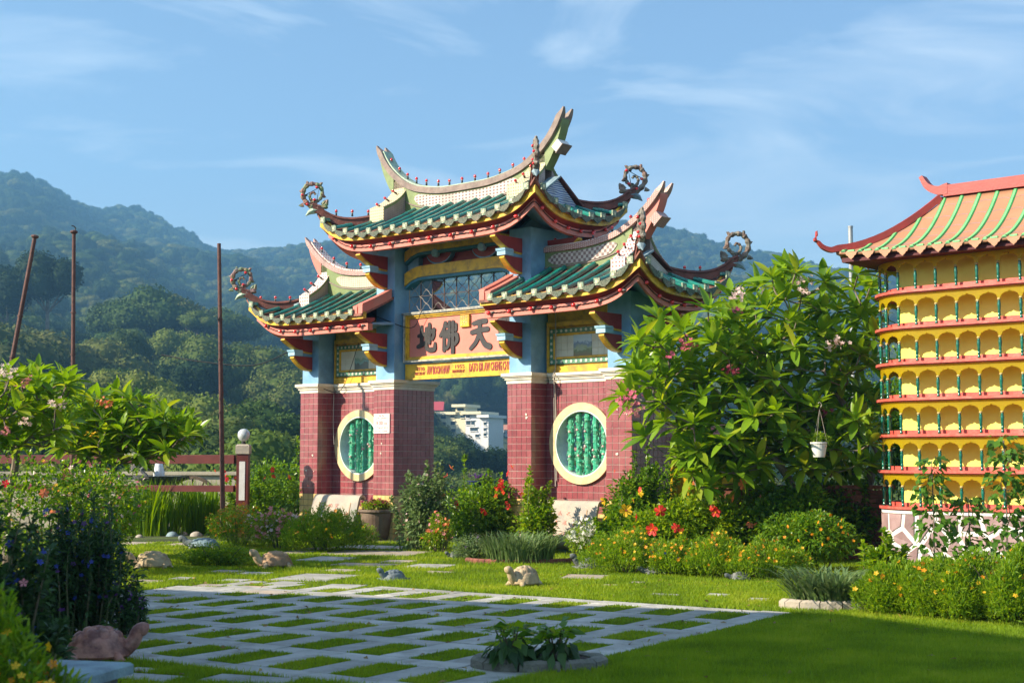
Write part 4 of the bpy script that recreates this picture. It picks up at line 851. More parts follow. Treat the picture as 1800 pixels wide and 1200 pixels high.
# turned posts
PM = MB(); PM.lathe([(r_*1.3, z_) for r_, z_ in ((.018, 0), (.018, .035), (.013, .045), (.013, .055), (.018, .065), (.018, .09), (.013, .10), (.018, .11), (.015, .15), (.019, .2), (.02, .235), (.014, .255), (.018, .265), (.014, .275), (.014, .285))], 'post_green', 10); PM.lathe([(.023, .285), (.027, .30), (.02, .312)], 'post_cap', 10); PM = PM.mesh('post', True)
arch_cache = {}
fracs = [(0, 0), (.012, .06), (.04, .11), (.085, .135), (.09, .14), (.105, .19), (.15, .225), (.205, .235), (.21, .24), (.24, .27), (.30, .285), (.37, .29), (.42, .30), (.465, .325), (.5, .36)]
for lv, z in enumerate(LZ):
    b = MB(); shell(b, -.62, .055, z+.002, z+.04, 'pagoda_red'); shell(b, -.60, .03, z-.012, z+.001, 'pagoda_red'); lg = b.obj('ledge', pag)
    b = MB(); shell(b, -.12, -.10, z+.0405, z+.10, 'pagoda_red', -2.0, S1, 60); b.obj('low_parapet', lg)
    zn = z+.515; cols = int((S1-0)/SE)
    ss = [k*SE for k in range(-7, cols+1)]
    for s in ss:
        if lv == 0 and False: continue
        p, d = stad(s, -.02); o = link(PM, 'post', lg); o.location = (p.x, p.y, z+.04)
        # kerb blocks behind the posts
    for s in ss[:-1]:
        sp = z+.04+.312; n2 = fracs+[(1-a, h) for a, h in fracs[-2::-1]]
        hmax = (zn-.055-sp+.03)/.36
        tp = [(s+a*SE, zn) for a, h in n2]; bt = [(s+a*SE, sp+h*hmax-.03) for a, h in n2]
        e = .03; tp = [(lerp(s, s+SE, 0), zn)]+tp+[(s+SE, zn)]; bt = [(s, sp-.03)]+[(min(max(a, s+e*.6), s+SE-e*.6), z_) for a, z_ in bt]+[(s+SE, sp-.03)]
        b = MB(); b.slab(tp, bt, -.026, -.014, lambda a, d_, zz: (lambda q: Vector((q[0].x, q[0].y, zz)))(stad(a, d_)), 'yellow_sheet'); b.obj('arch_panel', lg)
# core: white inner wall set back, yellow transmitted light put into its colour
b = MB(); b.box(.62, 5.3, .74, 2.0, .86, 4.6, 'pagoda_bounce_yellow'); b.obj('inner_wall', pag)
b = MB(); shell(b, -.5, -.005, 4.565, 4.60, 'pagoda_bounce_yellow')
b.box(.35, 5.2, .4, 2.2, 4.601, 4.66, 'soffit_maroon'); b.obj('ceiling_board', pag)
# roof: concave hip
RW = 1.22; RZ0, RZ1 = 4.66, 5.58; XR = 5.6
def rz_(m): t = min(max(m/RW, 0), 1); return RZ0+(RZ1-RZ0)*(.42*t+.58*t**2.1)
def rzz(x, y): dx = x; dy = min(y, 2*RW-y); m_ = min(dx, dy); up = .05*math.exp(-max(max(dx, dy), 0)/.35)*max(0, 1-m_/.6) if max(dx, dy) < 3 else 0; return rz_(m_)+up
b = MB(); nx, ny = 46, 24; X = [XR*(i/nx)**1.25 for i in range(nx+1)]; Y = [2*RW*j/ny for j in range(ny+1)]; q = ny+1; N_ = (nx+1)*q
vs = [(x, y, rzz(x, y)) for x in X for y in Y]+[(x, y, rzz(x, y)-.05) for x in X for y in Y]
fs = [(i*q+j, (i+1)*q+j, (i+1)*q+j+1, i*q+j+1) for i in range(nx) for j in range(ny)]; fs += [tuple(N_+a for a in f[::-1]) for f in fs]
for i in range(nx): fs += [(i*q, N_+i*q, N_+(i+1)*q, (i+1)*q), (i*q+ny, (i+1)*q+ny, N_+(i+1)*q+ny, N_+i*q+ny)]
for j in range(ny): fs += [(j, j+1, N_+j+1, N_+j)]
b.add(vs, fs, 'roof_tan'); proof = b.obj('roof', pag, smooth=True)
b = MB(); b.box(.06, XR, .06, 2*RW-.06, RZ0-.12, RZ0-.055, 'soffit_maroon'); b.obj('soffit', proof)
for i in range(20):   # green painted rolls running up the slope, mauve joints between
    x = .12+i*.272
    if x > XR: break
    top = min(RW-.03, x-.03)
    if top < .06: continue
    n = max(3, int(top/.08)); path = [Vector((x, top*k/n-.01, 0)) for k in range(n+1)]
    for p in path: p.z = rzz(p.x, max(p.y, 0))
    b = MB()
    for (hw, hh, mm) in ((.040, .012, 'roof_green_dark'), (.022, .024, 'roof_green_light')):
        vs = []
        for p in path: vs += [p+Vector((-hw, 0, -.01)), p+Vector((-hw*.8, 0, hh)), p+Vector((hw*.8, 0, hh)), p+Vector((hw, 0, -.01))]
        b.add(vs, [(4*k+j, 4*k+4+j, 4*k+4+(j+1) % 4, 4*k+(j+1) % 4) for k in range(n) for j in range(4)]+[(0, 1, 2, 3), (4*n+3, 4*n+2, 4*n+1, 4*n)], mm)
    b.obj('roof_roll', proof)
b = MB()
for yk in (.2, .42, .64, .86, 1.06):
    for i in range(20):
        x0 = .12+i*.272+.045; x1 = x0+.18
        if x0 < yk+.05 or x1 > XR: continue
        pts = [Vector((lerp(x0, x1, k/4), yk+.02*math.sin(PI*k/4), 0)) for k in range(5)]
        for p in pts: p.z = rzz(p.x, p.y)+.002
        b.tube(pts, .004, 'line_mauve', 4, False)
b.obj('joint_lines', proof, kind='stuff')
sc = [(-.5, .02), (-.5, -.12), (-.46, -.2), (-.40, -.42), (-.28, -.5), (-.2, -.72), (-.08, -.86), (0, -1.0), (.08, -.86), (.2, -.72), (.28, -.5), (.40, -.42), (.46, -.2), (.5, -.12), (.5, .02)]
for side in (0, 1):
    for i in range(20 if side == 0 else 8):
        a = .12+(i+.5)*.272; z = rzz(a, 0) if side == 0 else rzz(0, a)
        fn = (lambda u_, d, z_: Vector((a+u_*.19, -.012-d, z-.01+z_*.115))) if side == 0 else (lambda u_, d, z_: Vector((-.012-d, a+u_*.19, z-.01+z_*.115)))
        b = MB(); b.prism(sc, 0, .012, fn, 'scallop_peach'); b.obj('scallop', proof)
b = MB()
for i in range(20): a = .12+(i+.5)*.272; b.box(a-.05, a+.05, -.03, .01, rzz(a, 0)-.005, rzz(a, 0)+.02, 'roof_green_light')
b.obj('eave_studs', proof, kind='stuff')
# ridges
def beam(pts, w_, h, m, b):
    vs = []
    for p in pts: vs += [(p[0], p[1], p[2])]
    k = len(pts); P = [Vector(p) for p in pts]; o = []
    for i, p in enumerate(P):
        t = (P[min(i+1, k-1)]-P[max(i-1, 0)]).normalized(); s_ = Vector((t.x, t.y, 0)).normalized() if Vector((t.x, t.y, 0)).length > 1e-4 else Vector((1, 0, 0)); n_ = Vector((-s_.y, s_.x, 0)); u_ = n_.cross(t); u_ = -u_ if u_.z < 0 and abs(t.z) < .95 else u_
        hh = h[i] if isinstance(h, list) else h; ww = w_[i] if isinstance(w_, list) else w_
        o += [p+n_*ww/2, p+n_*ww/2+u_*hh, p-n_*ww/2+u_*hh, p-n_*ww/2]
    b.add(o, [(4*i+j, 4*i+4+j, 4*i+4+(j+1) % 4, 4*i+(j+1) % 4) for i in range(k-1) for j in range(4)]+[(0, 1, 2, 3), (4*k-1, 4*k-2, 4*k-3, 4*k-4)], m)
b = MB(); beam([(RW-.02, RW, RZ1-.02), (3, RW, RZ1-.02), (XR, RW, RZ1-.02)], .16, .17, 'ridge_red', b); b.obj('main_ridge', proof)
b = MB(); hp = [(RW+.05, RW, RZ1+.01), (RW-.12, RW, RZ1+.02), (RW-.30, RW, RZ1+.13), (RW-.40, RW, RZ1+.32)]; hp = curve(hp, 5); n = len(hp); beam([tuple(p) for p in hp], .17, [lerp(.17, .05, (i/n)) for i in range(n)], 'ridge_red', b); b.obj('ridge_horn', proof)
for qy in (0, 1):
    pts = []
    for k in range(12): m_ = lerp(RW-.05, .02, k/11); pts.append((m_, m_ if qy == 0 else 2*RW-m_, rzz(m_, m_)-.01))
    d_ = Vector((-1, -1 if qy == 0 else 1, 0)).normalized(); e = Vector(pts[-1]); ex = curve([e, e+d_*.12+Vector((0, 0, -.01)), e+d_*.25+Vector((0, 0, .05)), e+d_*.33+Vector((0, 0, .17)), e+d_*.33+Vector((0, 0, .31))], 4)[1:]
    allp = pts+[tuple(p) for p in ex]; n = len(allp); b = MB(); beam(allp, .09, [.10 if i < 12 else lerp(.10, .01, (i-11)/(n-12)) for i in range(n)], 'ridge_red', b); b.obj('hip_ridge', proof)

# ================= GROUND, HILLS =================
GX = np.array([-700, -300, 0, 200, 400, 600, 800, 1000, 1200, 1500, 1800, 2100, 2500.])
GD = np.array([36, 60, 110, 200, 350, 600, 1000, 1500, 2300.])
SK = np.array([235, 262, 320, 408, 462, 462, 412, 398, 450, 504, 540, 560, 580.])
TB = np.array([[915]*13, [1010]*13,
 [860, 880, 905, 935, 985, 1040, 1090, 1090, 1090, 1090, 1090, 1090, 1090],
 [700, 730, 770, 812, 860, 900, 938, 945, 945, 945, 945, 945, 945],
 [560, 590, 640, 680, 735, 775, 806, 815, 812, 805, 805, 805, 805],
 [440, 470, 520, 560, 625, 665, 690, 690, 695, 700, 715, 730, 735],
 [330, 360, 415, 462, 525, 560, 545, 540, 560, 585, 610, 630, 640],
 list(SK), list(SK+130)], float)
def terr(az, d):   # az in photo pixels, d in metres
    ld = np.log(GD); lq = np.clip(np.log(np.maximum(d, 1)), ld[0], ld[-1]); j = np.clip(np.searchsorted(ld, lq)-1, 0, len(GD)-2); t = (lq-ld[j])/(ld[j+1]-ld[j]); t = t*t*(3-2*t)*.35+t*.65
    i = np.clip(np.searchsorted(GX, az)-1, 0, len(GX)-2); s = np.clip((az-GX[i])/(GX[i+1]-GX[i]), 0, 1); s = s*s*(3-2*s)
    py = (TB[j, i]*(1-s)+TB[j, i+1]*s)*(1-t)+(TB[j+1, i]*(1-s)+TB[j+1, i+1]*s)*t
    z = EYE+(HZ-py)/F_PX*d
    bump = (np.sin(az*.021+d*.006)*1.0+np.sin(az*.013-d*.011+2)*1.3)*np.clip(d-90, 0, 900)*.006
    z = z+bump
    f = np.clip((d-33)/14, 0, 1); f = f*f*(3-2*f); return np.where(d < 33, 0, z*f)
azs = np.concatenate([np.linspace(-5200, -700, 14), np.linspace(-600, 2400, 121), np.linspace(2600, 7000, 14)])
ds = np.concatenate([[0.5, 4, 8, 14, 20, 26, 30, 33], np.geomspace(35, 1690, 74)])
AZ, DD = np.meshgrid(azs, ds, indexing='ij'); k = (AZ-900)/F_PX; TH_ = np.arctan(k)
# outside the table the directions fan out behind the camera
Zt = terr(np.clip(AZ, -700, 2500), DD); Xt = np.clip(DD*k, -1450, 1450); Yt = DD*1.0
ni, nj = AZ.shape; V = np.stack([Xt, Yt, Zt], -1).reshape(-1, 3); I = np.arange(ni*nj).reshape(ni, nj)
Fq = np.stack([I[:-1, :-1], I[1:, :-1], I[1:, 1:], I[:-1, 1:]], -1).reshape(-1, 4)
# flat apron around and behind the camera
V = np.concatenate([V, [[-1450, .5, 0], [1450, .5, 0], [1450, -500, 0], [-1450, -500, 0]]]); n0 = ni*nj; Fq = np.concatenate([Fq, [[n0, n0+3, n0+2, n0+1]]])
link(np_mesh('ground', V, Fq, 'ground', True), 'ground', kind='structure')

# paved grid of slabs with turf cells
PA = Vector((math.cos(rad(56.5)), math.sin(rad(56.5)), 0)); PB = Vector((math.cos(rad(-33.5)), math.sin(rad(-33.5)), 0)); PC = Vector((-1.63, 17.68, 0))
pav = thing('stone_paving', 'paved grid of pale grey slabs with turf filled cells', 'paving', (0, 0, 0)); del pav['category']; del pav['label']; pav['kind'] = 'structure'
rects = []
def slabobj(cx, cy, la, lb, m, parent, name, z=.009, ang=0, jit=.006):
    R_ = random; b = MB(); n = []
    M = Matrix(((PB.x, PA.x, 0, cx), (PB.y, PA.y, 0, cy), (0, 0, 1, 0), (0, 0, 0, 1))) @ Matrix.Rotation(ang+R_.gauss(0, .008), 4, 'Z') @ Matrix.Rotation(R_.gauss(0, .004), 4, 'X') @ Matrix.Rotation(R_.gauss(0, .004), 4, 'Y')
    b.bevbox(-lb/2, lb/2, -la/2, la/2, -.04, z+R_.gauss(0, .0015), .004, m, M); b.obj(name, parent); rects.append((M.inverted(), lb/2, la/2))
PAa, PBb, wS = .965, .64, .32
nB0, nB1 = -3, 8
for ia in range(7):
    a = -.16-ia*PAa
    bb = nB0*PBb-.0; k = 0
    start = bb+(.32 if ia % 2 else 0)
    x = start
    while x < nB1*PBb+.30:
        x1 = min(x+.64, nB1*PBb+.32)
        if x1-x > .1:
            c = PC+PA*a+PB*((x+x1)/2)
            if ia > 0 or x > -.1: slabobj(c.x, c.y, .295, x1-x-.006, 'slab_stone', pav, 'paving_slab')
        x = x1
for ia in range(6):
    for ib in range(nB0, nB1+1):
        a = -.32-ia*PAa-(PAa-.32)/2; c = PC+PA*a+PB*(ib*PBb+.16)
        slabobj(c.x, c.y, PAa-.31, .282, 'slab_stone', pav, 'paving_slab')
fl = thing('stepping_stones', '-', '-', (0, 0, 0)); del fl['category']; del fl['label']; fl['kind'] = 'structure'
for (px, py, wp, hp_, mt) in [(335,1037,150,13,'slab_stone'),(272,1052,80,6,'flagstone'),(240,1066,75,6,'slab_stone'),(255,1022,70,6,'flagstone'),(320,1017,44,5,'slab_stone'),(370,1029,60,5,'flagstone'),(440,1033,66,6,'flagstone'),(470,1041,100,6,'flagstone'),(500,1025,60,7,'slab_stone'),(555,1015,130,15,'slab_stone'),(600,1031,80,9,'slab_stone'),(450,1008,66,5,'slab_stone'),(412,1020,60,5,'slab_stone'),(575,983,90,9,'slab_stone'),(660,972,200,11,'flagstone'),(600,1003,70,5,'flagstone'),(640,993,130,7,'flagstone'),(700,987,60,5,'flagstone'),(755,995,90,8,'slab_stone'),(520,971,60,6,'flagstone'),(400,1004,70,5,'flagstone'),(330,957,90,5,'flagstone'),(235,955,60,5,'flagstone'),(770,1006,60,4,'flagstone'),(1028,1014,84,9,'flagstone'),(1072,1029,30,4,'flagstone'),(1170,1046,60,4,'slab_stone'),(1262,1046,44,5,'slab_stone'),(1333,1054,40,5,'slab_stone'),(1120,1024,26,3,'flagstone'),(250,1192,170,16,'slab_stone'),(440,1196,200,18,'slab_stone'),(250,1178,60,8,'slab_stone'),(665,962,170,8,'slab_stone'),(560,965,60,5,'flagstone')]:
    c = gnd(px, py); la = abs(gnd(px, py-hp_/2).y-gnd(px, py+hp_/2).y)*.8; lb = wp/F_PX*c.y*.95
    slabobj(c.x, c.y, max(.18, min(la, 1.1)), lb*.9, mt, fl, 'flagstone', z=.011, ang=random.gauss(0, .06)+rad(14))
# turf: real blades
def inrect(P):
    hit = np.zeros(len(P), bool)
    for Mi, hx, hy in rects:
        m = np.array(Mi); x = P[:, 0]*m[0][0]+P[:, 1]*m[0][1]+m[0][3]; y = P[:, 0]*m[1][0]+P[:, 1]*m[1][1]+m[1][3]; hit |= (np.abs(x) < hx+.004) & (np.abs(y) < hy+.004)
    return hit
N = 800000; u1 = rng.random(N); Yg = (8.6**-.6+(u1)*(27.0**-.6-8.6**-.6))**(-1/.6); Xg = (rng.random(N)*1.12-.55)*Yg; Xg = np.where(rng.random(N) < .55, Xg*.68, Xg)
nz = lambda X, Y: np.sin(X*2.3+1.1*np.sin(Y*1.7))*np.sin(Y*2.9+1.3*np.sin(X*1.3))
keep = ~inrect(np.stack([Xg, Yg], 1)); Xg, Yg = Xg[keep], Yg[keep]; n = len(Xg)
hgt = rng.uniform(.026, .055, n)*(1+.22*nz(Xg, Yg))*np.where(rng.random(n) < .02, 1.7, 1); wdt = rng.uniform(.0025, .005, n)*(.6+Yg/16); th = rng.random(n)*2*PI; qa = (Xg-PC.x)*PA.x+(Yg-PC.y)*PA.y; qb = (Xg-PC.x)*PB.x+(Yg-PC.y)*PB.y; hgt = np.where((qa < 0) & (qa > -5.95) & (qb > -2) & (qb < 5.5), hgt*.55, hgt); ln = rng.uniform(0, .8, n)*hgt
cx, sn = np.cos(th), np.sin(th); t2 = rng.random(n)*2*PI
A = np.stack([Xg-cx*wdt, Yg-sn*wdt, np.zeros(n)], 1); B = np.stack([Xg+cx*wdt, Yg+sn*wdt, np.zeros(n)], 1); Cc = np.stack([Xg+np.cos(t2)*ln, Yg+np.sin(t2)*ln, hgt], 1)
V = np.stack([A, B, Cc], 1).reshape(-1, 3); link(np_mesh('lawn_grass', V, np.arange(3*n).reshape(-1, 3), 'grass_blade'), 'lawn_grass', kind='stuff', label='short bright green turf between slabs and beds')

# ================= PLANTS =================
def leaf_cloud(pts, nrm, ln, wd, rg, fold=.25, droop=.3, dirs=None, seg=2):
    """folded leaves at pts (n,3); nrm: outward direction; -> V,F(quads)"""
    n = len(pts); 
    if dirs is None:
        d = nrm+rg.normal(0, .7, (n, 3)); 
    else: d = dirs
    d /= np.linalg.norm(d, axis=1, keepdims=True)+1e-9
    up = np.tile([0, 0, 1.], (n, 1))+rg.normal(0, .45, (n, 3)); s = np.cross(d, up); s /= np.linalg.norm(s, axis=1, keepdims=True)+1e-9; u_ = np.cross(s, d)
    L_ = (ln*rg.uniform(.7, 1.25, n))[:, None]; W = (wd*rg.uniform(.75, 1.2, n))[:, None]
    base = pts; mid = pts+d*L_*.5-np.array([0, 0, 1.])*L_*droop*.12; tip = pts+d*L_*.97-np.array([0, 0, 1.])*L_*droop*.55
    lf = mid+s*W*.5+u_*W*fold; rt = mid-s*W*.5+u_*W*fold
    V = np.stack([base, rt, tip, lf, mid], 1).reshape(-1, 3); k = np.arange(n)[:, None]*5
    F_ = np.concatenate([k+np.array([[0, 1, 2, 4]]), k+np.array([[0, 4, 2, 3]])], 0); return V, F_
def blob_points(n, c, r, rg, shell_=.55, lobes=7):
    """points through an uneven crown made of lobes"""
    C_ = np.array(c, float); Rr = np.array(r, float); lc = rg.normal(0, 1, (lobes, 3)); lc /= np.linalg.norm(lc, axis=1, keepdims=True); lc = lc*rg.uniform(.3, .72, (lobes, 1)); lr = rg.uniform(.34, .6, lobes)
    lc[0] = 0; lr[0] = .7; j = rg.integers(0, lobes, n); d = rg.normal(0, 1, (n, 3)); d /= np.linalg.norm(d, axis=1, keepdims=True); q = (shell_+(1-shell_)*rg.random(n))**.6
    P = lc[j]+d*(lr[j]*q)[:, None]; keep = P[:, 2] > -.98; P = P[keep]; d = d[keep]; return C_+P*Rr, d
def flower_mesh(name, m, r=.05, k=5, centre=None, cup=.35):
    b = MB()
    for i in range(k):
        t = 2*PI*i/k; pw = 2.2/k*.95+.12; a, c_ = Vector((math.cos(t-pw), math.sin(t-pw), .02)), Vector((math.cos(t+pw), math.sin(t+pw), 0)); mdl = Vector((math.cos(t), math.sin(t), 0)); z = Vector((0, 0, 1))
        b.add([Vector((0, 0, 0)), a*r*.72+z*r*cup*.7, a*r*.52+mdl*r*.5+z*r*cup, mdl*r+z*r*cup*.8, c_*r*.52+mdl*r*.5+z*r*cup*1.05, c_*r*.72+z*r*cup*.75], [(0, 1, 2), (0, 2, 3), (0, 3, 4), (0, 4, 5)], m)
    if centre: b.tube([Vector((0, 0, 0)), Vector((.1*r, 0, r*.9))], [r*.12, r*.08], centre, 5)
    else: b.lathe([(r*.02, .1*r), (r*.22, .12*r), (r*.12, r*.28)], 'petal_yellow', 6)
    return b.mesh(name)
FL = {'hib_red': flower_mesh('flower', 'petal_red', .085, 5, 'petal_yellow'), 'hib_orange': flower_mesh('flower', 'petal_orange', .085, 5, 'petal_yellow'), 'hib_yellow': flower_mesh('flower', 'petal_yellow', .09, 5, 'petal_maroon'), 'hib_pink': flower_mesh('flower', 'petal_pink', .08, 5, 'petal_yellow'), 'marigold': flower_mesh('flower', 'petal_marigold', .036, 7), 'lily': flower_mesh('flower', 'petal_orange', .09, 6, 'petal_maroon', .2)}
def flower_stuff(parent, P, m, r, rg, name='small_flowers'):
    n = len(P); V = []; F_ = []
    d = rg.normal(0, .6, (n, 3))+np.array([0, -.6, .8]); d /= np.linalg.norm(d, axis=1, keepdims=True); a = np.cross(d, rg.normal(0, 1, (n, 3))); a /= np.linalg.norm(a, axis=1, keepdims=True); b_ = np.cross(d, a); rr = (r*rg.uniform(.7, 1.3, n))[:, None]
    for i in range(5):
        t = 2*PI*i/5; e1 = a*math.cos(t-.5)+b_*math.sin(t-.5); e2 = a*math.cos(t)+b_*math.sin(t); e3 = a*math.cos(t+.5)+b_*math.sin(t+.5); V.append(np.stack([P, P+e1*rr*.7+d*rr*.2, P+e2*rr+d*rr*.25, P+e3*rr*.7+d*rr*.2], 1))
    V = np.concatenate([v.reshape(-1, 3) for v in V]); F_ = np.arange(len(V)).reshape(-1, 4); return link(np_mesh(name, V, F_, m), name, parent, kind='stuff')
def stems(parent, c, r, k, h, rg, m='stem_green', rad_=.008):
    b = MB()
    for i in range(k):
        t = rg.random()*2*PI; q = rg.random()**.5; e = Vector((r[0]*q*math.cos(t)*.8, r[1]*q*math.sin(t)*.8, h*rg.uniform(.7, 1))); b.tube([Vector((e.x*.3, e.y*.3, -.02)), Vector((e.x*.6, e.y*.6, e.z*.5)), e], [rad_*1.6, rad_*1.2, rad_*.6], m, 5, False)
    return b.obj('stems', parent)
seedc = [100]
def shrub(px, py, w_px, h_px, leafm, n, ll, lw, name, label, cat='shrub', depth=None, flowers=(), smalls=(), droop=.4, spiky=0, zc=.5, group=None, lobes=8, Yoff=0):
    """px,py: foot in the photograph; w_px,h_px: spread and height there"""
    seedc[0] += 1; rg = np.random.default_rng(seedc[0]); c = gnd(px, py); Y = c.y+Yoff; mpp = Y/F_PX; rx = w_px*mpp/2; rx *= 1.22; h = h_px*mpp*1.1; n = int(n*1.9); ry = depth or max(rx*.8, .3); ry = min(ry, 1.2)
    c = Vector(((px-900)/F_PX*Y, Y+ry*.5, 0)); t = thing(name, label, cat, c, 0, group)
    if lw >= .05 and not spiky: spiky = 9; n = int(n*.8)
    if lw < .02:   # fine leaves through a loose dome of upright shoots
        m_ = int(n*1.3); a = rg.random(m_)*2*PI; q = rg.random(m_)**.5; lob = 1+.16*np.sin(a*3+seedc[0])+.10*np.sin(a*7+1.3*seedc[0]); X_ = rx*q*lob*np.cos(a); Y_ = ry*q*lob*np.sin(a); top = h*(1-.55*q**2.2)*(.86+.22*np.sin(X_*11+seedc[0])*np.sin(Y_*13+2)); Z_ = top*rg.random(m_)**.45
        P = np.stack([X_, Y_, Z_], 1); D_ = np.stack([np.cos(a)*q*.7, np.sin(a)*q*.7, np.full(m_, .9)], 1)+rg.normal(0, .55, (m_, 3)); V, F_ = leaf_cloud(P, None, ll*1.3, lw, rg, dirs=D_, droop=droop); tips = P[Z_ > top*.72]; stems(t, c, (rx, ry), 14, h*.8, rg)
    elif spiky:   # upright sprays of leafy stems
        b = MB(); PP = []; DD_ = []
        for k in range(spiky):
            a = rg.random()*2*PI; q = rg.random()**.6; e = np.array([rx*q*math.cos(a), ry*q*math.sin(a), h*rg.uniform(.5, 1.08)*(1-.35*q*q)]); s0 = np.array([e[0]*.72, e[1]*.72, 0]); md = (s0+e)/2+np.array([rg.normal(0, .04), rg.normal(0, .04), h*.08])
            b.tube([Vector(s0), Vector(md), Vector(e)], [.012, .008, .003], 'stem_green', 5, False); m_ = max(4, min(int(n*.9)//spiky, 110))
            for i in range(m_):
                tt = rg.uniform(.04, 1)**.8; p = (1-tt)**2*s0+2*tt*(1-tt)*md+tt*tt*e; ang = i*2.4+rg.normal(0, .3); PP.append(p); DD_.append([math.cos(ang)*(1.0-.4*tt), math.sin(ang)*(1.0-.4*tt), .15+.6*tt])
        b.obj('stems', t); PP = np.array(PP); DD_ = np.array(DD_); Pb, db = blob_points(int(n*.85), (0, 0, h*.38), (rx, ry, h*.40), rg, .25, lobes+5); kb = Pb[:, 2] > .02; PP = np.concatenate([PP, Pb[kb]]); DD_ = np.concatenate([DD_, db[kb]+np.array([0, 0, .4])]); V, F_ = leaf_cloud(PP, None, ll, lw, rg, dirs=DD_+rg.normal(0, .45, (len(PP), 3)), droop=droop); tips = PP
    else:
        P, d = blob_points(n, (0, 0, h*zc), (rx, ry, h*(1-zc) if zc > .5 else h*.52), rg, .45, lobes); keep = P[:, 2] > .01; P, d = P[keep], d[keep]; V, F_ = leaf_cloud(P, d+np.array([0, 0, .35]), ll, lw, rg, droop=droop); stems(t, c, (rx, ry), 9, h*.8, rg); tips = P
    link(np_mesh('foliage', V, F_, leafm), 'foliage', t, kind='stuff')
    for (fm, ox, oy, sc_) in flowers:   # offsets in photo pixels from the foot
        o = link(FL[fm], 'flower', t); o.location = (ox*mpp, -ry*1.12-.06, oy*mpp); o.rotation_euler = (rad(90)+rg.normal(0, .5), rg.normal(0, .5), rg.random()*6); o.scale = (sc_*.8,)*3
    if cat == 'hibiscus':
        for _ in range(5): x_ = rg.uniform(-.8, .8); o = link(FL[flowers[0][0] if flowers else 'hib_red'], 'flower', t); o.location = (x_*rx, -ry*(1.1-.4*x_*x_)-.04, h*rg.uniform(.35, .95)); o.rotation_euler = (rad(90)+rg.normal(0, .6), rg.normal(0, .6), rg.random()*6); o.scale = (rg.uniform(.45, .85),)*3
    for (m_, k_, r_) in smalls:
        idx = rg.integers(0, len(tips), k_*3); T = tips[idx]; fr = (T[:, 2] > h*.25) & (T[:, 1] < ry*.4); T = T[fr][:k_]; T = T+np.array([0, -.04, .05])+rg.normal(0, .02, T.shape); flower_stuff(t, T, m_, r_, rg)
    return t
def clump(px, py, w_px, h_px, leafm, n, wd, name, label, group=None, arch=.5, cat='plant', spread=1.0, smalls=()):
    """arching strap leaves from a tuft"""
    seedc[0] += 1; rg = np.random.default_rng(seedc[0]); c = gnd(px, py); mpp = c.y/F_PX; rx = w_px*mpp/2; ry = min(max(rx*.6, .25), .8); h = h_px*mpp; c.y += ry*.6
    t = thing(name, label, cat, c, 0, group); a = rg.random(n)*2*PI; q = rg.random(n)**.6; base = np.stack([rx*.72*q*np.cos(a), ry*.72*q*np.sin(a), np.zeros(n)], 1)
    a2 = a+rg.normal(0, .8, n); hh = h*rg.uniform(.55, 1.08, n); out_ = hh*arch*rg.uniform(.25, 1.1, n)*spread; dr = np.stack([np.cos(a2), np.sin(a2), np.zeros(n)], 1); sd = np.stack([-np.sin(a2), np.cos(a2), np.zeros(n)], 1)
    rows = []
    for tt, ww in ((0, .5), (.35, 1), (.7, .8), (1, .06)):
        zz = hh*(tt*1.15-.32*arch*tt**3*1.6); p = base+dr*(out_*tt**1.6)[:, None]; p[:, 2] = np.maximum(zz, 0); w2 = (wd*ww*rg.uniform(.85, 1.15, n)/2)[:, None]; rows += [p-sd*w2, p+sd*w2]
    V = np.stack(rows, 1).reshape(-1, 3); k = np.arange(n)[:, None]*8; F_ = np.concatenate([k+np.array([[2*i, 2*i+1, 2*i+3, 2*i+2]]) for i in range(3)], 0); link(np_mesh('leaves', V, F_, leafm), 'leaves', t, kind='stuff')
    for (m_, k_, r_) in smalls: P = base[:k_]+np.array([0, 0, h*.9]); flower_stuff(t, P, m_, r_, rg)
    return t
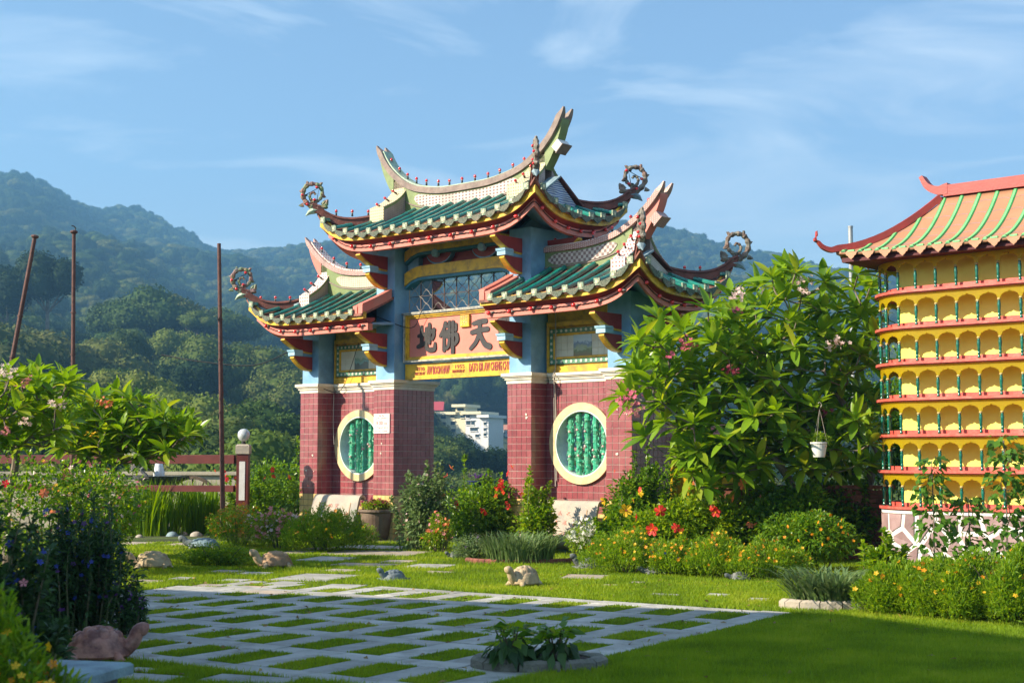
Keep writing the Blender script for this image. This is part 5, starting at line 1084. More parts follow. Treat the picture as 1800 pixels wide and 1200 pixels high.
# -- frangipani trees --
def plumeria_leaf(L_=.3, W=.10):
    b = MB(); n = 5; vs = []
    for i in range(n+1):
        t = i/n; w_ = W/2*max(.04, math.sin(PI*min(1, t*.92+.06))**.8); z = -.10*L_*t*t*2; vs += [(-w_, t*L_, z+.016*(w_/W*2)), (0, t*L_, z), (w_, t*L_, z+.016*(w_/W*2))]
    b.add(vs, [(3*i+j, 3*i+j+1, 3*i+4+j, 3*i+3+j) for i in range(n) for j in (0, 1)], 'leaf_plumeria'); return b.mesh('leaf', True)
PLM = plumeria_leaf()
def frangipani(loc, label, tips, trunk, leafL=.3, nl=13, flowers=(), seed=1, n_single=300, group=None):
    """tips: list of world points of the branch ends; trunk: list of world points"""
    R_ = random.Random(seed); t = thing('frangipani_tree', label, 'tree', loc, 0, group); L0 = Vector(loc)
    nodes_ = [Vector(p) for p in trunk]; b = MB(); b.tube([p-L0 for p in curve(trunk, 4)], [lerp(.085, .045, i/(4*(len(trunk)-1))) for i in range(4*(len(trunk)-1)+1)], 'bark_grey', 9); b.obj('trunk', t)
    top = nodes_[-1]; order = sorted(tips, key=lambda p: (p-top).length); b = MB(); ends = []; segs = []
    net = [(p, .07) for p in nodes_[-2:]]
    for p in order:
        # join to the node that is nearest but lower / further in
        best = min(net, key=lambda q: (q[0]-p).length+max(0, q[0].z-p.z+.05)*2.5+.15*(q[0]-top).length); q, rq = best; d = p-q; L_ = d.length
        if L_ > .12:
            k = 3 if L_ > .5 else 2; mid = (p+q)/2+Vector((R_.gauss(0, .05), R_.gauss(0, .05), -.10*L_)); r0 = min(rq*.85, .045) if L_ > .4 else min(rq*.85, .022); r0 = max(r0, .014); pts = curve([q, mid, p], 4)
            b.tube([x-L0 for x in pts], [lerp(r0, .012, i/(len(pts)-1)) for i in range(len(pts))], 'bark_grey', 6, False)
            for i, x in enumerate(pts[1:]): net.append((x, lerp(r0, .012, (i+1)/len(pts))))
            dd = (pts[-1]-pts[-2]).normalized()
        else: dd = Vector((0, 0, 1))
        ends.append((p, (dd+Vector((0, 0, .55))).normalized()))
    b.obj('branches', t, kind='stuff')
    leaves = []
    for (p, d) in ends:
        a0 = R_.random()*6; m_ = nl+R_.randint(-3, 3); side = d.orthogonal().normalized(); s2 = d.cross(side)
        for i in range(m_):
            a = a0+i*2.4; el = lerp(.15, 1.15, i/m_)+R_.gauss(0, .13); o = (side*math.cos(a)+s2*math.sin(a))*math.cos(el)+d*math.sin(el); o.z -= .12*(1-i/m_); o.normalize()
            sc_ = leafL/.3*R_.uniform(.7, 1.15)*(.75 if i > m_*.8 else 1); y = o; x = y.cross(Vector((R_.gauss(0, .3), R_.gauss(0, .3), 1))).normalized(); z = x.cross(y); base = p+d*.04*(i/m_)+o*.012-L0
            M = Matrix(((x.x*sc_, y.x*sc_, z.x*sc_, base.x), (x.y*sc_, y.y*sc_, z.y*sc_, base.y), (x.z*sc_, y.z*sc_, z.z*sc_, base.z), (0, 0, 0, 1))); leaves.append((M, p.y))
    leaves.sort(key=lambda q: q[1])
    for M, _ in leaves[:n_single]: o = link(PLM, 'leaf', t); o.matrix_local = M
    V0 = np.array([v.co for v in PLM.vertices]); F0 = np.array([tuple(p.vertices) for p in PLM.polygons]); Vs = []; Fs = []
    for i, (M, _) in enumerate(leaves[n_single:]): m = np.array(M); Vs.append(V0 @ m[:3, :3].T+m[:3, 3]); Fs.append(F0+i*len(V0))
    if Vs: link(np_mesh('foliage', np.concatenate(Vs), np.concatenate(Fs), 'leaf_plumeria', True), 'foliage', t, kind='stuff')
    for (pt, m_, k_, r_) in flowers:
        rg = np.random.default_rng(int(pt.x*100) % 1000); P = rg.normal(0, 1, (k_, 3))*np.array([r_, r_, r_*.7]); P = P+np.array(pt-L0); flower_stuff(t, P, m_, .034, rg, 'flower_cluster'); 
    return t
def tips_in(poly, Y0, dy, mind, seed, nmax=400):
    R_ = random.Random(seed); out_ = []; xs = [p[0] for p in poly]; ys = [p[1] for p in poly]
    def inside(x, y):
        c = False; j = len(poly)-1
        for i in range(len(poly)):
            xi, yi = poly[i]; xj, yj = poly[j]
            if (yi > y) != (yj > y) and x < (xj-xi)*(y-yi)/(yj-yi)+xi: c = not c
            j = i
        return c
    tries = 0
    while len(out_) < nmax and tries < 9000:
        tries += 1; x, y = R_.uniform(min(xs), max(xs)), R_.uniform(min(ys), max(ys))
        if not inside(x, y): continue
        p = at(x, y, Y0+R_.uniform(-dy, dy))
        if all((p-q).length > mind for q in out_): out_.append(p)
    return out_
def P3(x, y, Y): return at(x, y, Y)
# right: two frangipani trees
A = tips_in([(1285, 515), (1375, 478), (1470, 472), (1535, 490), (1540, 640), (1536, 770), (1450, 770), (1340, 700), (1262, 610)], 22.4, 1.25, .25, 1, 125)+tips_in([(1300, 700), (1530, 770), (1530, 830), (1440, 835), (1330, 820)], 22.0, .8, .26, 9, 40)
frangipani(gnd(1528, 985), 'tall frangipani tree with pale pink flower heads beside the yellow pagoda', A, [P3(1528, 985, 22.5), P3(1522, 890, 22.5), P3(1532, 830, 22.5), P3(1535, 790, 22.4), P3(1500, 735, 22.4), P3(1470, 690, 22.4)], .39, 12, [(P3(1412, 492, 21.2), 'petal_palepink', 26, .07), (P3(1412, 512, 21.2), 'petal_palepink', 18, .05), (P3(1296, 516, 21.4), 'petal_palepink', 34, .075), (P3(1468, 602, 21.3), 'petal_palepink', 30, .07), (P3(1293, 546, 21.4), 'petal_magenta', 24, .06), (P3(1445, 722, 21.3), 'petal_maroon', 14, .05)], 1)
Bt = tips_in([(1112, 600), (1160, 560), (1262, 535), (1330, 610), (1365, 720), (1335, 785), (1255, 830), (1200, 800), (1165, 740), (1112, 705)], 21.8, 1.0, .25, 2, 105)+tips_in([(1190, 780), (1345, 770), (1345, 850), (1225, 862)], 21.6, .6, .24, 12, 26)+[P3(1103, 702, 20.9), P3(1135, 770, 21.2), P3(1125, 600, 21)]
frangipani(gnd(1388, 1000), 'spreading frangipani tree with magenta flowers reaching over the right pillar of the gateway', Bt, [P3(1388, 1000, 21.9), P3(1392, 900, 21.9), P3(1390, 850, 21.9), P3(1360, 805, 21.8), P3(1330, 770, 21.8)], .39, 12, [(P3(1106, 700, 20.6), 'petal_magenta', 40, .085), (P3(1112, 722, 20.6), 'petal_pink', 26, .07), (P3(1208, 603, 20.9), 'petal_magenta', 30, .07), (P3(1285, 652, 20.9), 'petal_maroon', 14, .05), (P3(1175, 622, 20.9), 'petal_magenta', 10, .05)], 2)
Ct = tips_in([(70, 735), (135, 700), (205, 692), (262, 715), (330, 738), (345, 768), (290, 800), (205, 815), (120, 800), (75, 770)], 24, .9, .21, 3, 150)
frangipani(gnd(190, 960), 'low frangipani tree with yellowish flowers in front of the red rail', Ct, [P3(190, 965, 24.2), P3(184, 880, 24.2), P3(196, 838, 24.2), P3(200, 815, 24)], .33, 11, [(P3(122, 742, 23.1), 'petal_yellow', 12, .05), (P3(165, 765, 23.1), 'petal_yellow', 14, .06), (P3(185, 708, 23), 'petal_orange', 16, .06), (P3(232, 798, 23), 'petal_white', 12, .06)], 3, 200)
Dt = tips_in([(-60, 690), (0, 655), (60, 648), (118, 665), (130, 715), (100, 775), (30, 790), (-60, 790)], 20.5, .9, .25, 4, 85)
frangipani(gnd(15, 1000), 'frangipani with clusters of pale pink blossom at the left edge', Dt, [P3(15, 1000, 20.6), P3(10, 900, 20.6), P3(25, 830, 20.6), P3(30, 780, 20.5)], .31, 11, [(P3(15, 655, 19.6), 'petal_palepink', 26, .07), (P3(45, 668, 19.6), 'petal_pink', 22, .06), (P3(100, 712, 19.5), 'petal_palepink', 26, .07), (P3(46, 738, 19.6), 'petal_palepink', 14, .05), (P3(5, 760, 19.6), 'petal_pink', 12, .05)], 4, 200)

# shrubs and flowers, left to right
shrub(60, 1016, 300, 205, 'leaf_hibiscus', 2600, .085, .045, 'flowering_shrub', 'mixed shrub with orange and pink blooms at the left edge under the pale frangipani', flowers=[('lily', 55, 150, .9), ('hib_orange', 70, 120, .7), ('hib_red', -10, 165, .8)], smalls=[('petal_palepink', 90, .035), ('petal_yellow', 60, .03), ('petal_magenta', 50, .03)])
shrub(165, 985, 160, 150, 'leaf_bright', 2200, .075, .04, 'lantana_shrub', 'bushy lantana with small orange yellow heads beside the iris clump', smalls=[('petal_marigold', 60, .03), ('petal_yellow', 40, .03), ('petal_pink', 30, .03)])
clump(262, 942, 150, 98, 'leaf_iris', 420, .03, 'iris_clump', 'dense clump of bright sword leaves left of the cart wheel', arch=.35)
clump(345, 938, 110, 92, 'leaf_iris', 330, .03, 'iris_clump', 'clump of bright sword leaves in front of the cart wheel', arch=.35)
shrub(415, 962, 120, 65, 'leaf_feather', 2600, .055, .02, 'flower_bed_plant', 'low feathery plant dotted with yellow orange flowers beside the lamp post', smalls=[('petal_marigold', 150, .028)], lobes=10)
shrub(430, 935, 110, 105, 'leaf_bright', 1500, .09, .05, 'hibiscus_bush', 'hibiscus with two red blooms beside the lamp post', cat='hibiscus', flowers=[('hib_red', -22, 92, .9), ('hib_orange', -4, 80, .8)])
shrub(500, 938, 190, 148, 'leaf_hibiscus', 1900, .105, .055, 'hibiscus_bush', 'tall leggy hibiscus with one red bloom left of the left pillar', cat='hibiscus', spiky=17, flowers=[('hib_red', -10, 112, 1.0), ('hib_pink', 52, 84, .5)])
shrub(490, 966, 100, 62, 'leaf_bright', 1500, .06, .03, 'flowering_shrub', 'low shrub covered with small salmon flower heads left of the scroll', smalls=[('petal_pink', 110, .04), ('petal_palepink', 60, .035)])
shrub(572, 970, 125, 72, 'leaf_feather', 6000, .055, .016, 'flower_bed_plant', 'fine feathery green mound with yellow flowers beside the big pot', spiky=60, smalls=[('petal_yellow', 60, .025), ('petal_marigold', 20, .03)], droop=.2)
shrub(745, 968, 95, 158, 'leaf_sage', 1500, .10, .05, 'tall_herb', 'tall ragged herb with pale lilac spikes right of the small red flowered pot', spiky=14, smalls=[('petal_palepink', 40, .03)])
shrub(775, 972, 60, 60, 'leaf_bright', 900, .05, .025, 'flowering_shrub', 'small shrub with tiny coral flowers at the foot of the tall herb', smalls=[('petal_orange', 40, .03), ('petal_pink', 25, .03)])
shrub(825, 962, 160, 145, 'leaf_hibiscus', 3000, .10, .055, 'hibiscus_bush', 'hibiscus with large red blooms in the middle of the gateway opening', cat='hibiscus', flowers=[('hib_red', -23, 76, 1.35), ('hib_red', 28, 66, 1.35), ('hib_red', -45, 48, 1.3), ('hib_pink', -48, 70, 1.1), ('hib_orange', -30, 138, 1.0), ('hib_red', -46, 90, 1.1)])
shrub(893, 960, 110, 140, 'leaf_hibiscus', 2200, .10, .055, 'hibiscus_bush', 'hibiscus with red blooms at its top in front of the inner right pillar', cat='hibiscus', flowers=[('hib_red', -12, 104, 1.1), ('hib_red', -8, 96, .8), ('hib_orange', -22, 88, .8)])
shrub(942, 974, 66, 140, 'leaf_bright', 900, .10, .05, 'leafy_shrub', 'narrow upright leafy shrub left of the right stone scroll', spiky=12)
shrub(840, 984, 90, 38, 'leaf_sage', 900, .07, .02, 'ground_cover_plant', 'grey green low plant with lilac spikes beside the smallest dark tortoise', smalls=[('petal_purple', 20, .02)])
clump(915, 992, 165, 68, 'leaf_sage', 700, .022, 'sage_clump', 'broad tuft of grey green strap leaves on a brick edged ring', arch=.7)
shrub(1022, 980, 75, 62, 'leaf_bright', 1300, .05, .022, 'flowering_shrub', 'small shrub full of white flowers in front of the right stone scroll', smalls=[('petal_white', 130, .04)])
shrub(1088, 985, 80, 118, 'leaf_hibiscus', 1100, .10, .055, 'hibiscus_bush', 'hibiscus with a single yellow dark centred bloom', cat='hibiscus', flowers=[('hib_yellow', 8, 88, 1.45)])
shrub(1128, 975, 105, 188, 'leaf_hibiscus', 1500, .10, .055, 'rose_shrub', 'tall rose shrub with climbing shoots against the outer right pillar', spiky=15, flowers=[('hib_red', -50, 146, .45)])
shrub(1175, 990, 160, 130, 'leaf_bright', 3200, .10, .055, 'hibiscus_bush', 'hibiscus with four red blooms in front of the yellow door', cat='hibiscus', flowers=[('hib_red', -22, 92, 1.4), ('hib_red', -35, 62, 1.5), ('hib_red', 6, 65, 1.2), ('hib_orange', 15, 60, .6)])
shrub(1262, 990, 130, 150, 'leaf_bright', 2600, .10, .055, 'hibiscus_bush', 'hibiscus with a peach double bloom at its top', cat='hibiscus', flowers=[('hib_orange', 35, 138, 1.3), ('hib_red', -12, 92, 1.3), ('hib_red', -18, 98, .8), ('hib_red', -14, 50, 1.2)])
shrub(1345, 985, 170, 160, 'leaf_bright', 4200, .11, .06, 'leafy_shrub', 'large dark green shrub under the frangipani trees', flowers=[('hib_pink', -20, 112, .6)])
shrub(1455, 985, 200, 168, 'leaf_hibiscus', 5200, .11, .06, 'leafy_shrub', 'dense leafy shrub left of the pagoda base')
shrub(1432, 1008, 150, 100, 'leaf_hibiscus', 2600, .08, .035, 'marigold_shrub', 'shrub dotted with small upright orange flowers left of the pagoda', flowers=[('marigold', dx, dy, .85) for dx, dy in ((-30, 78), (-10, 92), (12, 104), (24, 88), (-55, 70), (-44, 60), (42, 72), (8, 64), (-2, 54), (50, 60), (-62, 84), (-20, 70), (30, 96), (-5, 80))], smalls=[('petal_marigold', 30, .03)])
for (px, py, wp, hp_, lab) in ((1100, 1008, 110, 72, 'feathery yellow daisies behind the dark tortoise pair'), (1185, 1012, 90, 60, 'feathery yellow daisies between the two right dark tortoises'), (1262, 1016, 110, 72, 'feathery yellow daisies behind the smallest right tortoise'), (1345, 1020, 110, 66, 'feathery yellow daisies under the dark shrub')):
    shrub(px, py, wp, hp_, 'leaf_feather', 3600, .05, .015, 'daisy_plant', lab, spiky=45, smalls=[('petal_marigold', 50, .022), ('petal_yellow', 45, .022)]+([('petal_blue', 8, .02)] if px in (1185,) else []), droop=.15, group='feathery yellow daisies along the right bed')
clump(1470, 1072, 190, 92, 'leaf_sage', 620, .03, 'ginger_clump', 'spreading tuft of long green leaves inside a cream stone edging', arch=.85, spread=1.2)
shrub(1545, 1062, 80, 118, 'leaf_bright', 700, .11, .05, 'leafy_shrub', 'loose bright leafed seedling in front of the pagoda base corner', spiky=9)
for (px, py, wp, hp_, lab) in ((1600, 1085, 130, 95, 'fine leaved yellow flowered mound left end of the pagoda bed'), (1690, 1092, 150, 105, 'fine leaved yellow flowered mound in the middle of the pagoda bed'), (1790, 1098, 150, 115, 'fine leaved yellow flowered mound at the right edge')):
    shrub(px, py, wp, hp_, 'leaf_feather', 9000, .055, .016, 'flower_bed_plant', lab, spiky=120, smalls=[('petal_marigold', 34, .026), ('petal_yellow', 24, .024)], droop=.15, group='fine leaved mounds before the pagoda')
shrub(1600, 1052, 70, 60, 'leaf_vine', 300, .07, .04, 'flowering_shrub', 'low shrub with pale pink blossoms at the pagoda base', smalls=[('petal_palepink', 24, .03)])
shrub(1508, 985, 90, 150, 'leaf_hibiscus', 2200, .11, .06, 'leafy_shrub', 'tall dark shrub between the frangipani trunk and the pagoda', spiky=9)
shrub(1400, 992, 130, 160, 'leaf_hibiscus', 3400, .11, .06, 'leafy_shrub', 'leafy shrub hiding the foot of the spreading frangipani', spiky=14)
def vine(px, py, w_, h_, k, label):
    c = gnd(px, py); mpp = c.y/F_PX; rg = np.random.default_rng(px); t = thing('climbing_vine', label, 'vine', c, 0, 'climbing vines on stakes before the pagoda'); h = h_*mpp; b = MB(); b.tube([(0, 0, 0), (.01, 0, h*.5), (0, 0, h*.97)], [.012, .010, .006], 'bark_grey', 6)
    b.tube([(.05*math.sin(z*9), .05*math.cos(z*9), z) for z in np.linspace(0, h, 30)], .006, 'stem_green', 4); b.obj('stake', t)
    z = rg.random(k)**.85*h; a = rg.random(k)*2*PI; rr = w_*mpp*.5*(1-.45*z/h)*rg.uniform(.25, 1, k); P = np.stack([rr*np.cos(a), rr*np.sin(a)*.7, z], 1); D = np.stack([np.cos(a), np.sin(a)*.6-.3, -.3*np.ones(k)], 1)+rg.normal(0, .35, (k, 3)); V, F_ = leaf_cloud(P, None, .105, .095, rg, dirs=D, droop=.5, fold=.12); link(np_mesh('foliage', V, F_, 'leaf_vine'), 'foliage', t, kind='stuff')
vine(1643, 1030, 84, 225, 260, 'broad leaved vine on a tall stake before the left of the pagoda'); vine(1706, 1030, 84, 155, 220, 'short broad leaved vine between two taller ones'); vine(1772, 1034, 100, 265, 300, 'tallest broad leaved vine before the pagoda'); vine(1815, 1034, 84, 190, 160, 'broad leaved vine cut by the right edge')
# shaded front left bed
shrub(-25, 1300, 230, 365, 'leaf_dark', 4200, .085, .035, 'salvia_bush', 'dark bush with blue flowers filling the lower left edge', spiky=90, smalls=[('petal_blue', 120, .026), ('petal_purple', 60, .026), ('petal_pink', 26, .03)], droop=.5, Yoff=0)
shrub(135, 1122, 170, 222, 'leaf_dark', 3200, .075, .03, 'salvia_bush', 'blue flowered bush behind the pink tortoise', spiky=70, smalls=[('petal_blue', 85, .024), ('petal_purple', 30, .024)], droop=.5)
shrub(228, 1120, 50, 95, 'leaf_dark', 700, .05, .02, 'lavender_plant', 'slender plant with purple spikes above the pink tortoise', spiky=16, smalls=[('petal_purple', 60, .02), ('petal_yellow', 6, .02)])
shrub(-5, 1500, 290, 370, 'leaf_feather', 8000, .05, .014, 'daisy_bush', 'out of focus yellow daisy bush in the lower left corner', spiky=110, smalls=[('petal_marigold', 110, .024), ('petal_yellow', 60, .022)], droop=.2)
# low clipped plant between the tan tortoises
shrub(385, 996, 135, 40, 'leaf_bright', 3200, .04, .02, 'ground_cover_plant', 'low mat of small round leaves between the two tan tortoises', zc=.4, lobes=14, depth=.35)

shrub(1640, 968, 190, 430, 'leaf_hibiscus', 5200, .16, .07, 'leafy_tree', 'dense leafy tree standing behind the lantern pagoda', cat='tree', Yoff=2.5)
R9 = np.random.default_rng(9); fl_n = 260; Yf = R9.uniform(9.5, 23, fl_n); Xf = R9.uniform(-.38, .38, fl_n)*Yf; Pf = np.stack([Xf, Yf, np.full(fl_n, .03)], 1); Vf, Ff = leaf_cloud(Pf, None, .07, .035, R9, dirs=R9.normal(0, 1, (fl_n, 3))*np.array([1, 1, .15]), droop=.1); link(np_mesh('fallen_leaves', Vf, Ff, 'fallen_leaf'), 'fallen_leaves', kind='stuff', label='scattered fallen leaves on the lawn and slabs')
# ---- stone edging rings, pots ----
def edging(px, py, rx, ry, n, label, m, cat='edging', h=.12, arc=(0, 2*PI), wd=.13, z0=-.02, soil=True):
    c = gnd(px, py); t = thing('stone_edging', label, cat, c); R_ = random.Random(px)
    for k in range(n):
        a = lerp(arc[0], arc[1], (k+.5)/n); da = (arc[1]-arc[0])/n*.47; b = MB(); q = 4; vs = []
        for i in range(q+1):
            aa = a+lerp(-da, da, i/q); s_ = .92+.08*math.sin(PI*i/q)
            for (r_, z) in ((1, z0), (1, z0+h*.8*s_), (1-.25*wd/rx, z0+h*s_), (1-.8*wd/rx, z0+h*s_*R_.uniform(.96, 1)), (1-wd/rx, z0+h*.85), (1-wd/rx, z0)): vs.append((math.cos(aa)*rx*r_+R_.gauss(0, .002), math.sin(aa)*ry*r_+R_.gauss(0, .002), z))
        b.add(vs, [(6*i+j, 6*i+6+j, 6*i+6+(j+1) % 6, 6*i+(j+1) % 6) for i in range(q) for j in range(6)]+[tuple(range(6)), tuple(range(6*q, 6*q+6))], m); b.obj('edging_stone', t)
    if soil:
        b = MB(); k = 24; R2 = random.Random(4); b.add([(math.cos(2*PI*i/k)*rx*.9, math.sin(2*PI*i/k)*ry*.9, z0+h*.6) for i in range(k)]+[(math.cos(2*PI*i/k)*rx*.5, math.sin(2*PI*i/k)*ry*.5, z0+h*.85+R2.uniform(0, .02)) for i in range(k)]+[(0, 0, z0+h)], [(i, (i+1) % k, k+(i+1) % k, k+i) for i in range(k)]+[(k+i, k+(i+1) % k, 2*k) for i in range(k)], 'soil'); b.obj('soil', t)
    return t
edging(948, 1172, .53, .34, 10, 'octagonal ring of rough grey stones in the foreground', 'edging_grey', h=.115)
def croton(px, Yc, zc, w_, h_, label, seed):
    rg = np.random.default_rng(seed); c = at(px, 1170, Yc); c.z = .05; t = thing('croton_plant', label, 'plant', c); n = 95; a = rg.random(n)*2*PI; q = rg.random(n)**.5; z = h_*rg.uniform(.25, .92, n)
    P = np.stack([w_*.7*q*np.cos(a), w_*.6*q*np.sin(a), z*(1-.3*q)], 1); hi = z > h_*.62
    D = np.stack([np.cos(a), np.sin(a), np.where(hi, .4, -1.0)], 1)+rg.normal(0, .25, (n, 3))
    for sel, m_, nm in ((~hi, 'leaf_dark', 'lower_foliage'), (hi, 'leaf_hibiscus', 'upper_foliage')):
        V, F_ = leaf_cloud(P[sel], None, .135, .075, rg, dirs=D[sel], droop=.5, fold=.15); link(np_mesh(nm, V, F_, m_), nm, t, kind='stuff')
    b = MB()
    for i in range(7): e = Vector((w_*.6*math.cos(i), w_*.5*math.sin(i*2.1), h_*.75)); b.tube([Vector((e.x*.3, e.y*.3, 0)), e*.6, e], [.010, .008, .005], 'stem_green', 5)
    b.obj('stems', t)
croton(897, 10.75, .1, .20, .36, 'bright topped croton on the left of the foreground ring', 21); croton(978, 10.75, .1, .20, .35, 'darker drooping croton on the right of the foreground ring', 22)
edging(915, 988, .86, .45, 18, 'ring of small bricks round the grey green tuft', 'brick_red', h=.10, arc=(PI, 2*PI), wd=.10, soil=False)
edging(1470, 1068, .62, .30, 8, 'row of cream stones edging the long leaved tuft', 'stone_cream', h=.13, arc=(PI, 2*PI), wd=.14)
def pot(px, py, r, h, m, label, foliage, smalls, prof=None, z=0, n=900, name='flower_pot'):
    c = gnd(px, py); c.z = z; c.y += r; t = thing(name, label, 'flower pot', c); b = MB(); prof = prof or [(r*.62, 0), (r*.72, h*.12), (r*.92, h*.7), (r*.97, h*.88), (r*1.1, h*.93), (r*1.1, h), (r*.92, h), (r*.88, h*.9)]; b.lathe(prof, m, 28); b.obj('pot', t, smooth=False)
    b = MB(); b.lathe([(0.01, h*.9), (r*.88, h*.9)], 'soil', 20); b.obj('soil', t)
    rg = np.random.default_rng(px); P, d = blob_points(n, (0, 0, h+r*.16), (r*1.15, r*1.15, r*.42), rg, .3, 9); V, F_ = leaf_cloud(P, d+np.array([0, 0, .4]), .05, .025, rg); link(np_mesh('foliage', V, F_, foliage), 'foliage', t, kind='stuff')
    for (m_, k_, r_) in smalls: q = P[rg.integers(0, len(P), k_*2)]; q = q[(q[:, 2] > h+r*.12)][:k_]+np.array([0, -.02, .05]); flower_stuff(t, q, m_, r_, rg)
    return t
pot(659, 950, .34, .60, 'pot_brown', 'large brown glazed pot of maroon flowers against the inner left pillar', 'leaf_bright', [('petal_maroon', 60, .035)], n=1300)
pot(726, 950, .21, .32, 'pot_red', 'small terracotta pot of red and white flowers', 'leaf_bright', [('petal_red', 26, .04), ('petal_palepink', 8, .035)], n=500)
# blue pot of purple flowers on a stand behind the opening
c = gnd(843, 930); t = thing('plant_stand', 'stone stand holding a blue pot seen through the gateway', 'stand', c); b = MB(); b.box(-.2, .2, -.2, .2, 0, .82, 'stone_cream'); b.box(-.26, .26, -.26, .26, .821, .88, 'stone_cream'); b.obj('pedestal', t)
t = pot(843, 930, .26, .22, 'pot_blue', 'blue pot overflowing with small purple flowers', 'leaf_sage', [('petal_purple', 110, .03)], z=.88, n=900); t.location.y = c.y
# hanging pot
c = at(1440, 803, 20.9); t = thing('hanging_pot', 'white plastic pot hanging by thin wires from the frangipani', 'hanging pot', c); b = MB(); b.lathe([(.085, 0), (.12, .19), (.13, .2), (.13, .225), (.115, .225), (.11, .2)], 'pot_white', 22); b.obj('pot', t)
b = MB()
for a in (0, 2.1, 4.2): b.tube([(.12*math.cos(a), .12*math.sin(a), .22), (.02, 0, .72)], .003, 'iron_light', 4)
b.tube(curve([(.02, 0, .72), (.05, 0, .78), (.02, 0, .82), (0, 0, .80)], 3), .004, 'iron_light', 4); b.obj('hanger', t)
rg = np.random.default_rng(5); P, d = blob_points(420, (0.03, 0, .27), (.22, .16, .13), rg, .3, 6); V, F_ = leaf_cloud(P, d, .045, .02, rg); link(np_mesh('foliage', V, F_, 'leaf_feather'), 'foliage', t, kind='stuff')

# ---- stone tortoises ----
def tortoise(px, py, L_, ang, ms, mb, label, neck=(.34, .30), hsc=1.0, tall=.40, slab=False):
    """ang: heading, 0 = to the right of the picture; neck: (reach, rise) in body lengths"""
    c = gnd(px, py); t = thing('stone_tortoise', label, 'tortoise statue', c, ang); R_ = random.Random(px*3+py)
    b = MB(); sx, sy, sz = L_*.5, L_*.39, L_*tall; zb = L_*.12; nu, nv = 44, 18
    seeds = [(lerp(-.72, .72, i/4), 0) for i in range(5)]+[(x, s_*.52) for x in (-.66, -.24, .2, .62) for s_ in (-1, 1)]+[(math.cos(a)*1.02, math.sin(a)*1.02) for a in np.linspace(0, 2*PI, 22)[:-1]]
    vs = []; 
    for i in range(nv+1):
        ph = (i/nv)*PI/2
        for j in range(nu):
            a = 2*PI*j/nu; rr = math.cos(ph)**.85; x, y = rr*math.cos(a), rr*math.sin(a); ds_ = sorted(math.hypot(x-p, y-q) for p, q in seeds); g = max(0, 1-(ds_[1]-ds_[0])/.10); k = 1-.10*g+.05*max(0, 1-ds_[0]/.26)
            fl_ = 1+.06*max(0, 1-i/2.5); z = zb+sz*math.sin(ph)**.9*(1 if i else 1); vs.append((x*sx*k*fl_, y*sy*k*fl_, zb+(z-zb)*k))
    fs = [(i*nu+j, i*nu+(j+1) % nu, (i+1)*nu+(j+1) % nu, (i+1)*nu+j) for i in range(nv) for j in range(nu)]; b.add(vs, fs, ms)
    pl_ = ([(math.cos(2*PI*j/nu)*sx*f, math.sin(2*PI*j/nu)*sy*f, z) for f, z in ((1.06, zb), (1.04, zb-.03*L_), (.8, zb-.06*L_), (.02, zb-.07*L_)) for j in range(nu)], [(i*nu+j, (i+1)*nu+j, (i+1)*nu+(j+1) % nu, i*nu+(j+1) % nu) for i in range(3) for j in range(nu)]); b.obj('shell', t, smooth=True); b = MB(); b.add(*pl_, mb)
    rx_, rz_2 = neck; h0 = Vector((sx*.78, 0, zb+.05*L_)); h1 = h0+Vector((rx_*L_*.45, 0, rz_2*L_*.35)); h2 = h0+Vector((rx_*L_*.68, 0, rz_2*L_*.85)); h3 = h2+Vector((.10*L_, 0, .02*L_)); h4 = h3+Vector((.075*L_, 0, -.02*L_)); 
    b.tube(curve([h0-Vector((.12*L_, 0, 0)), h0, h1, h2, h3, h4], 4), [L_*v*hsc for v in np.interp(np.linspace(0, 1, 21), [0, .2, .4, .62, .75, .9, .97, 1], [.15, .15, .125, .115, .125, .11, .08, .04])], mb, 12)
    for s_ in (-1, 1): b.lathe([(.001, -.012*L_), (.018*L_, 0), (.001, .012*L_)], 'sign_black', 8, c=(h3.x+.02*L_, s_*.082*L_*hsc, h3.z+.03*L_))
    for (x, y, f) in ((.34, .36, 1), (.34, -.36, 1), (-.34, .34, -1), (-.34, -.34, -1)):
        P0 = Vector((x*L_, y*L_*.75, zb)); P1 = Vector((x*L_*1.12, y*L_*.95, zb*.55)); P2 = Vector((x*L_*1.22, y*L_, .02)); b.tube([P0, P1, P2, P2+Vector((.07*L_, 0, 0))], [.10*L_, .085*L_, .07*L_, .03*L_], mb, 8)
    b.tube([(-sx*.95, 0, zb*.9), (-sx*1.15, 0, zb*.5), (-sx*1.25, 0, zb*.2)], [.05*L_, .03*L_, .005], mb, 6)
    if slab: b.box(-L_*.6, L_*.62, -L_*.42, L_*.42, 0, .035, mb)
    b.obj('body', t, smooth=True); return t
tortoise(172, 1162, .46, rad(12), 'tortoise_pink', 'tortoise_pink', 'pink brown tortoise in the shade beside the blue slab', neck=(.40, .40), tall=.48)
tortoise(268, 1000, .50, rad(187), 'tortoise_tan', 'tortoise_tan', 'largest pale tan tortoise left of the low leafy mat', neck=(.40, .25), tall=.40)
tortoise(484, 998, .46, rad(200), 'tortoise_tan_dark', 'tortoise_tan', 'tan tortoise with reddish striped shell right of the low leafy mat', neck=(.40, .36), tall=.42)
tortoise(692, 1020, .30, rad(212), 'tortoise_grey', 'tortoise_grey', 'small black tortoise alone on the lawn', neck=(.36, .34), tall=.36, slab=True)
tortoise(922, 1030, .40, rad(222), 'tortoise_tan', 'tortoise_tan', 'sand coloured tortoise facing the camera in the middle of the lawn', neck=(.34, .42), tall=.52)
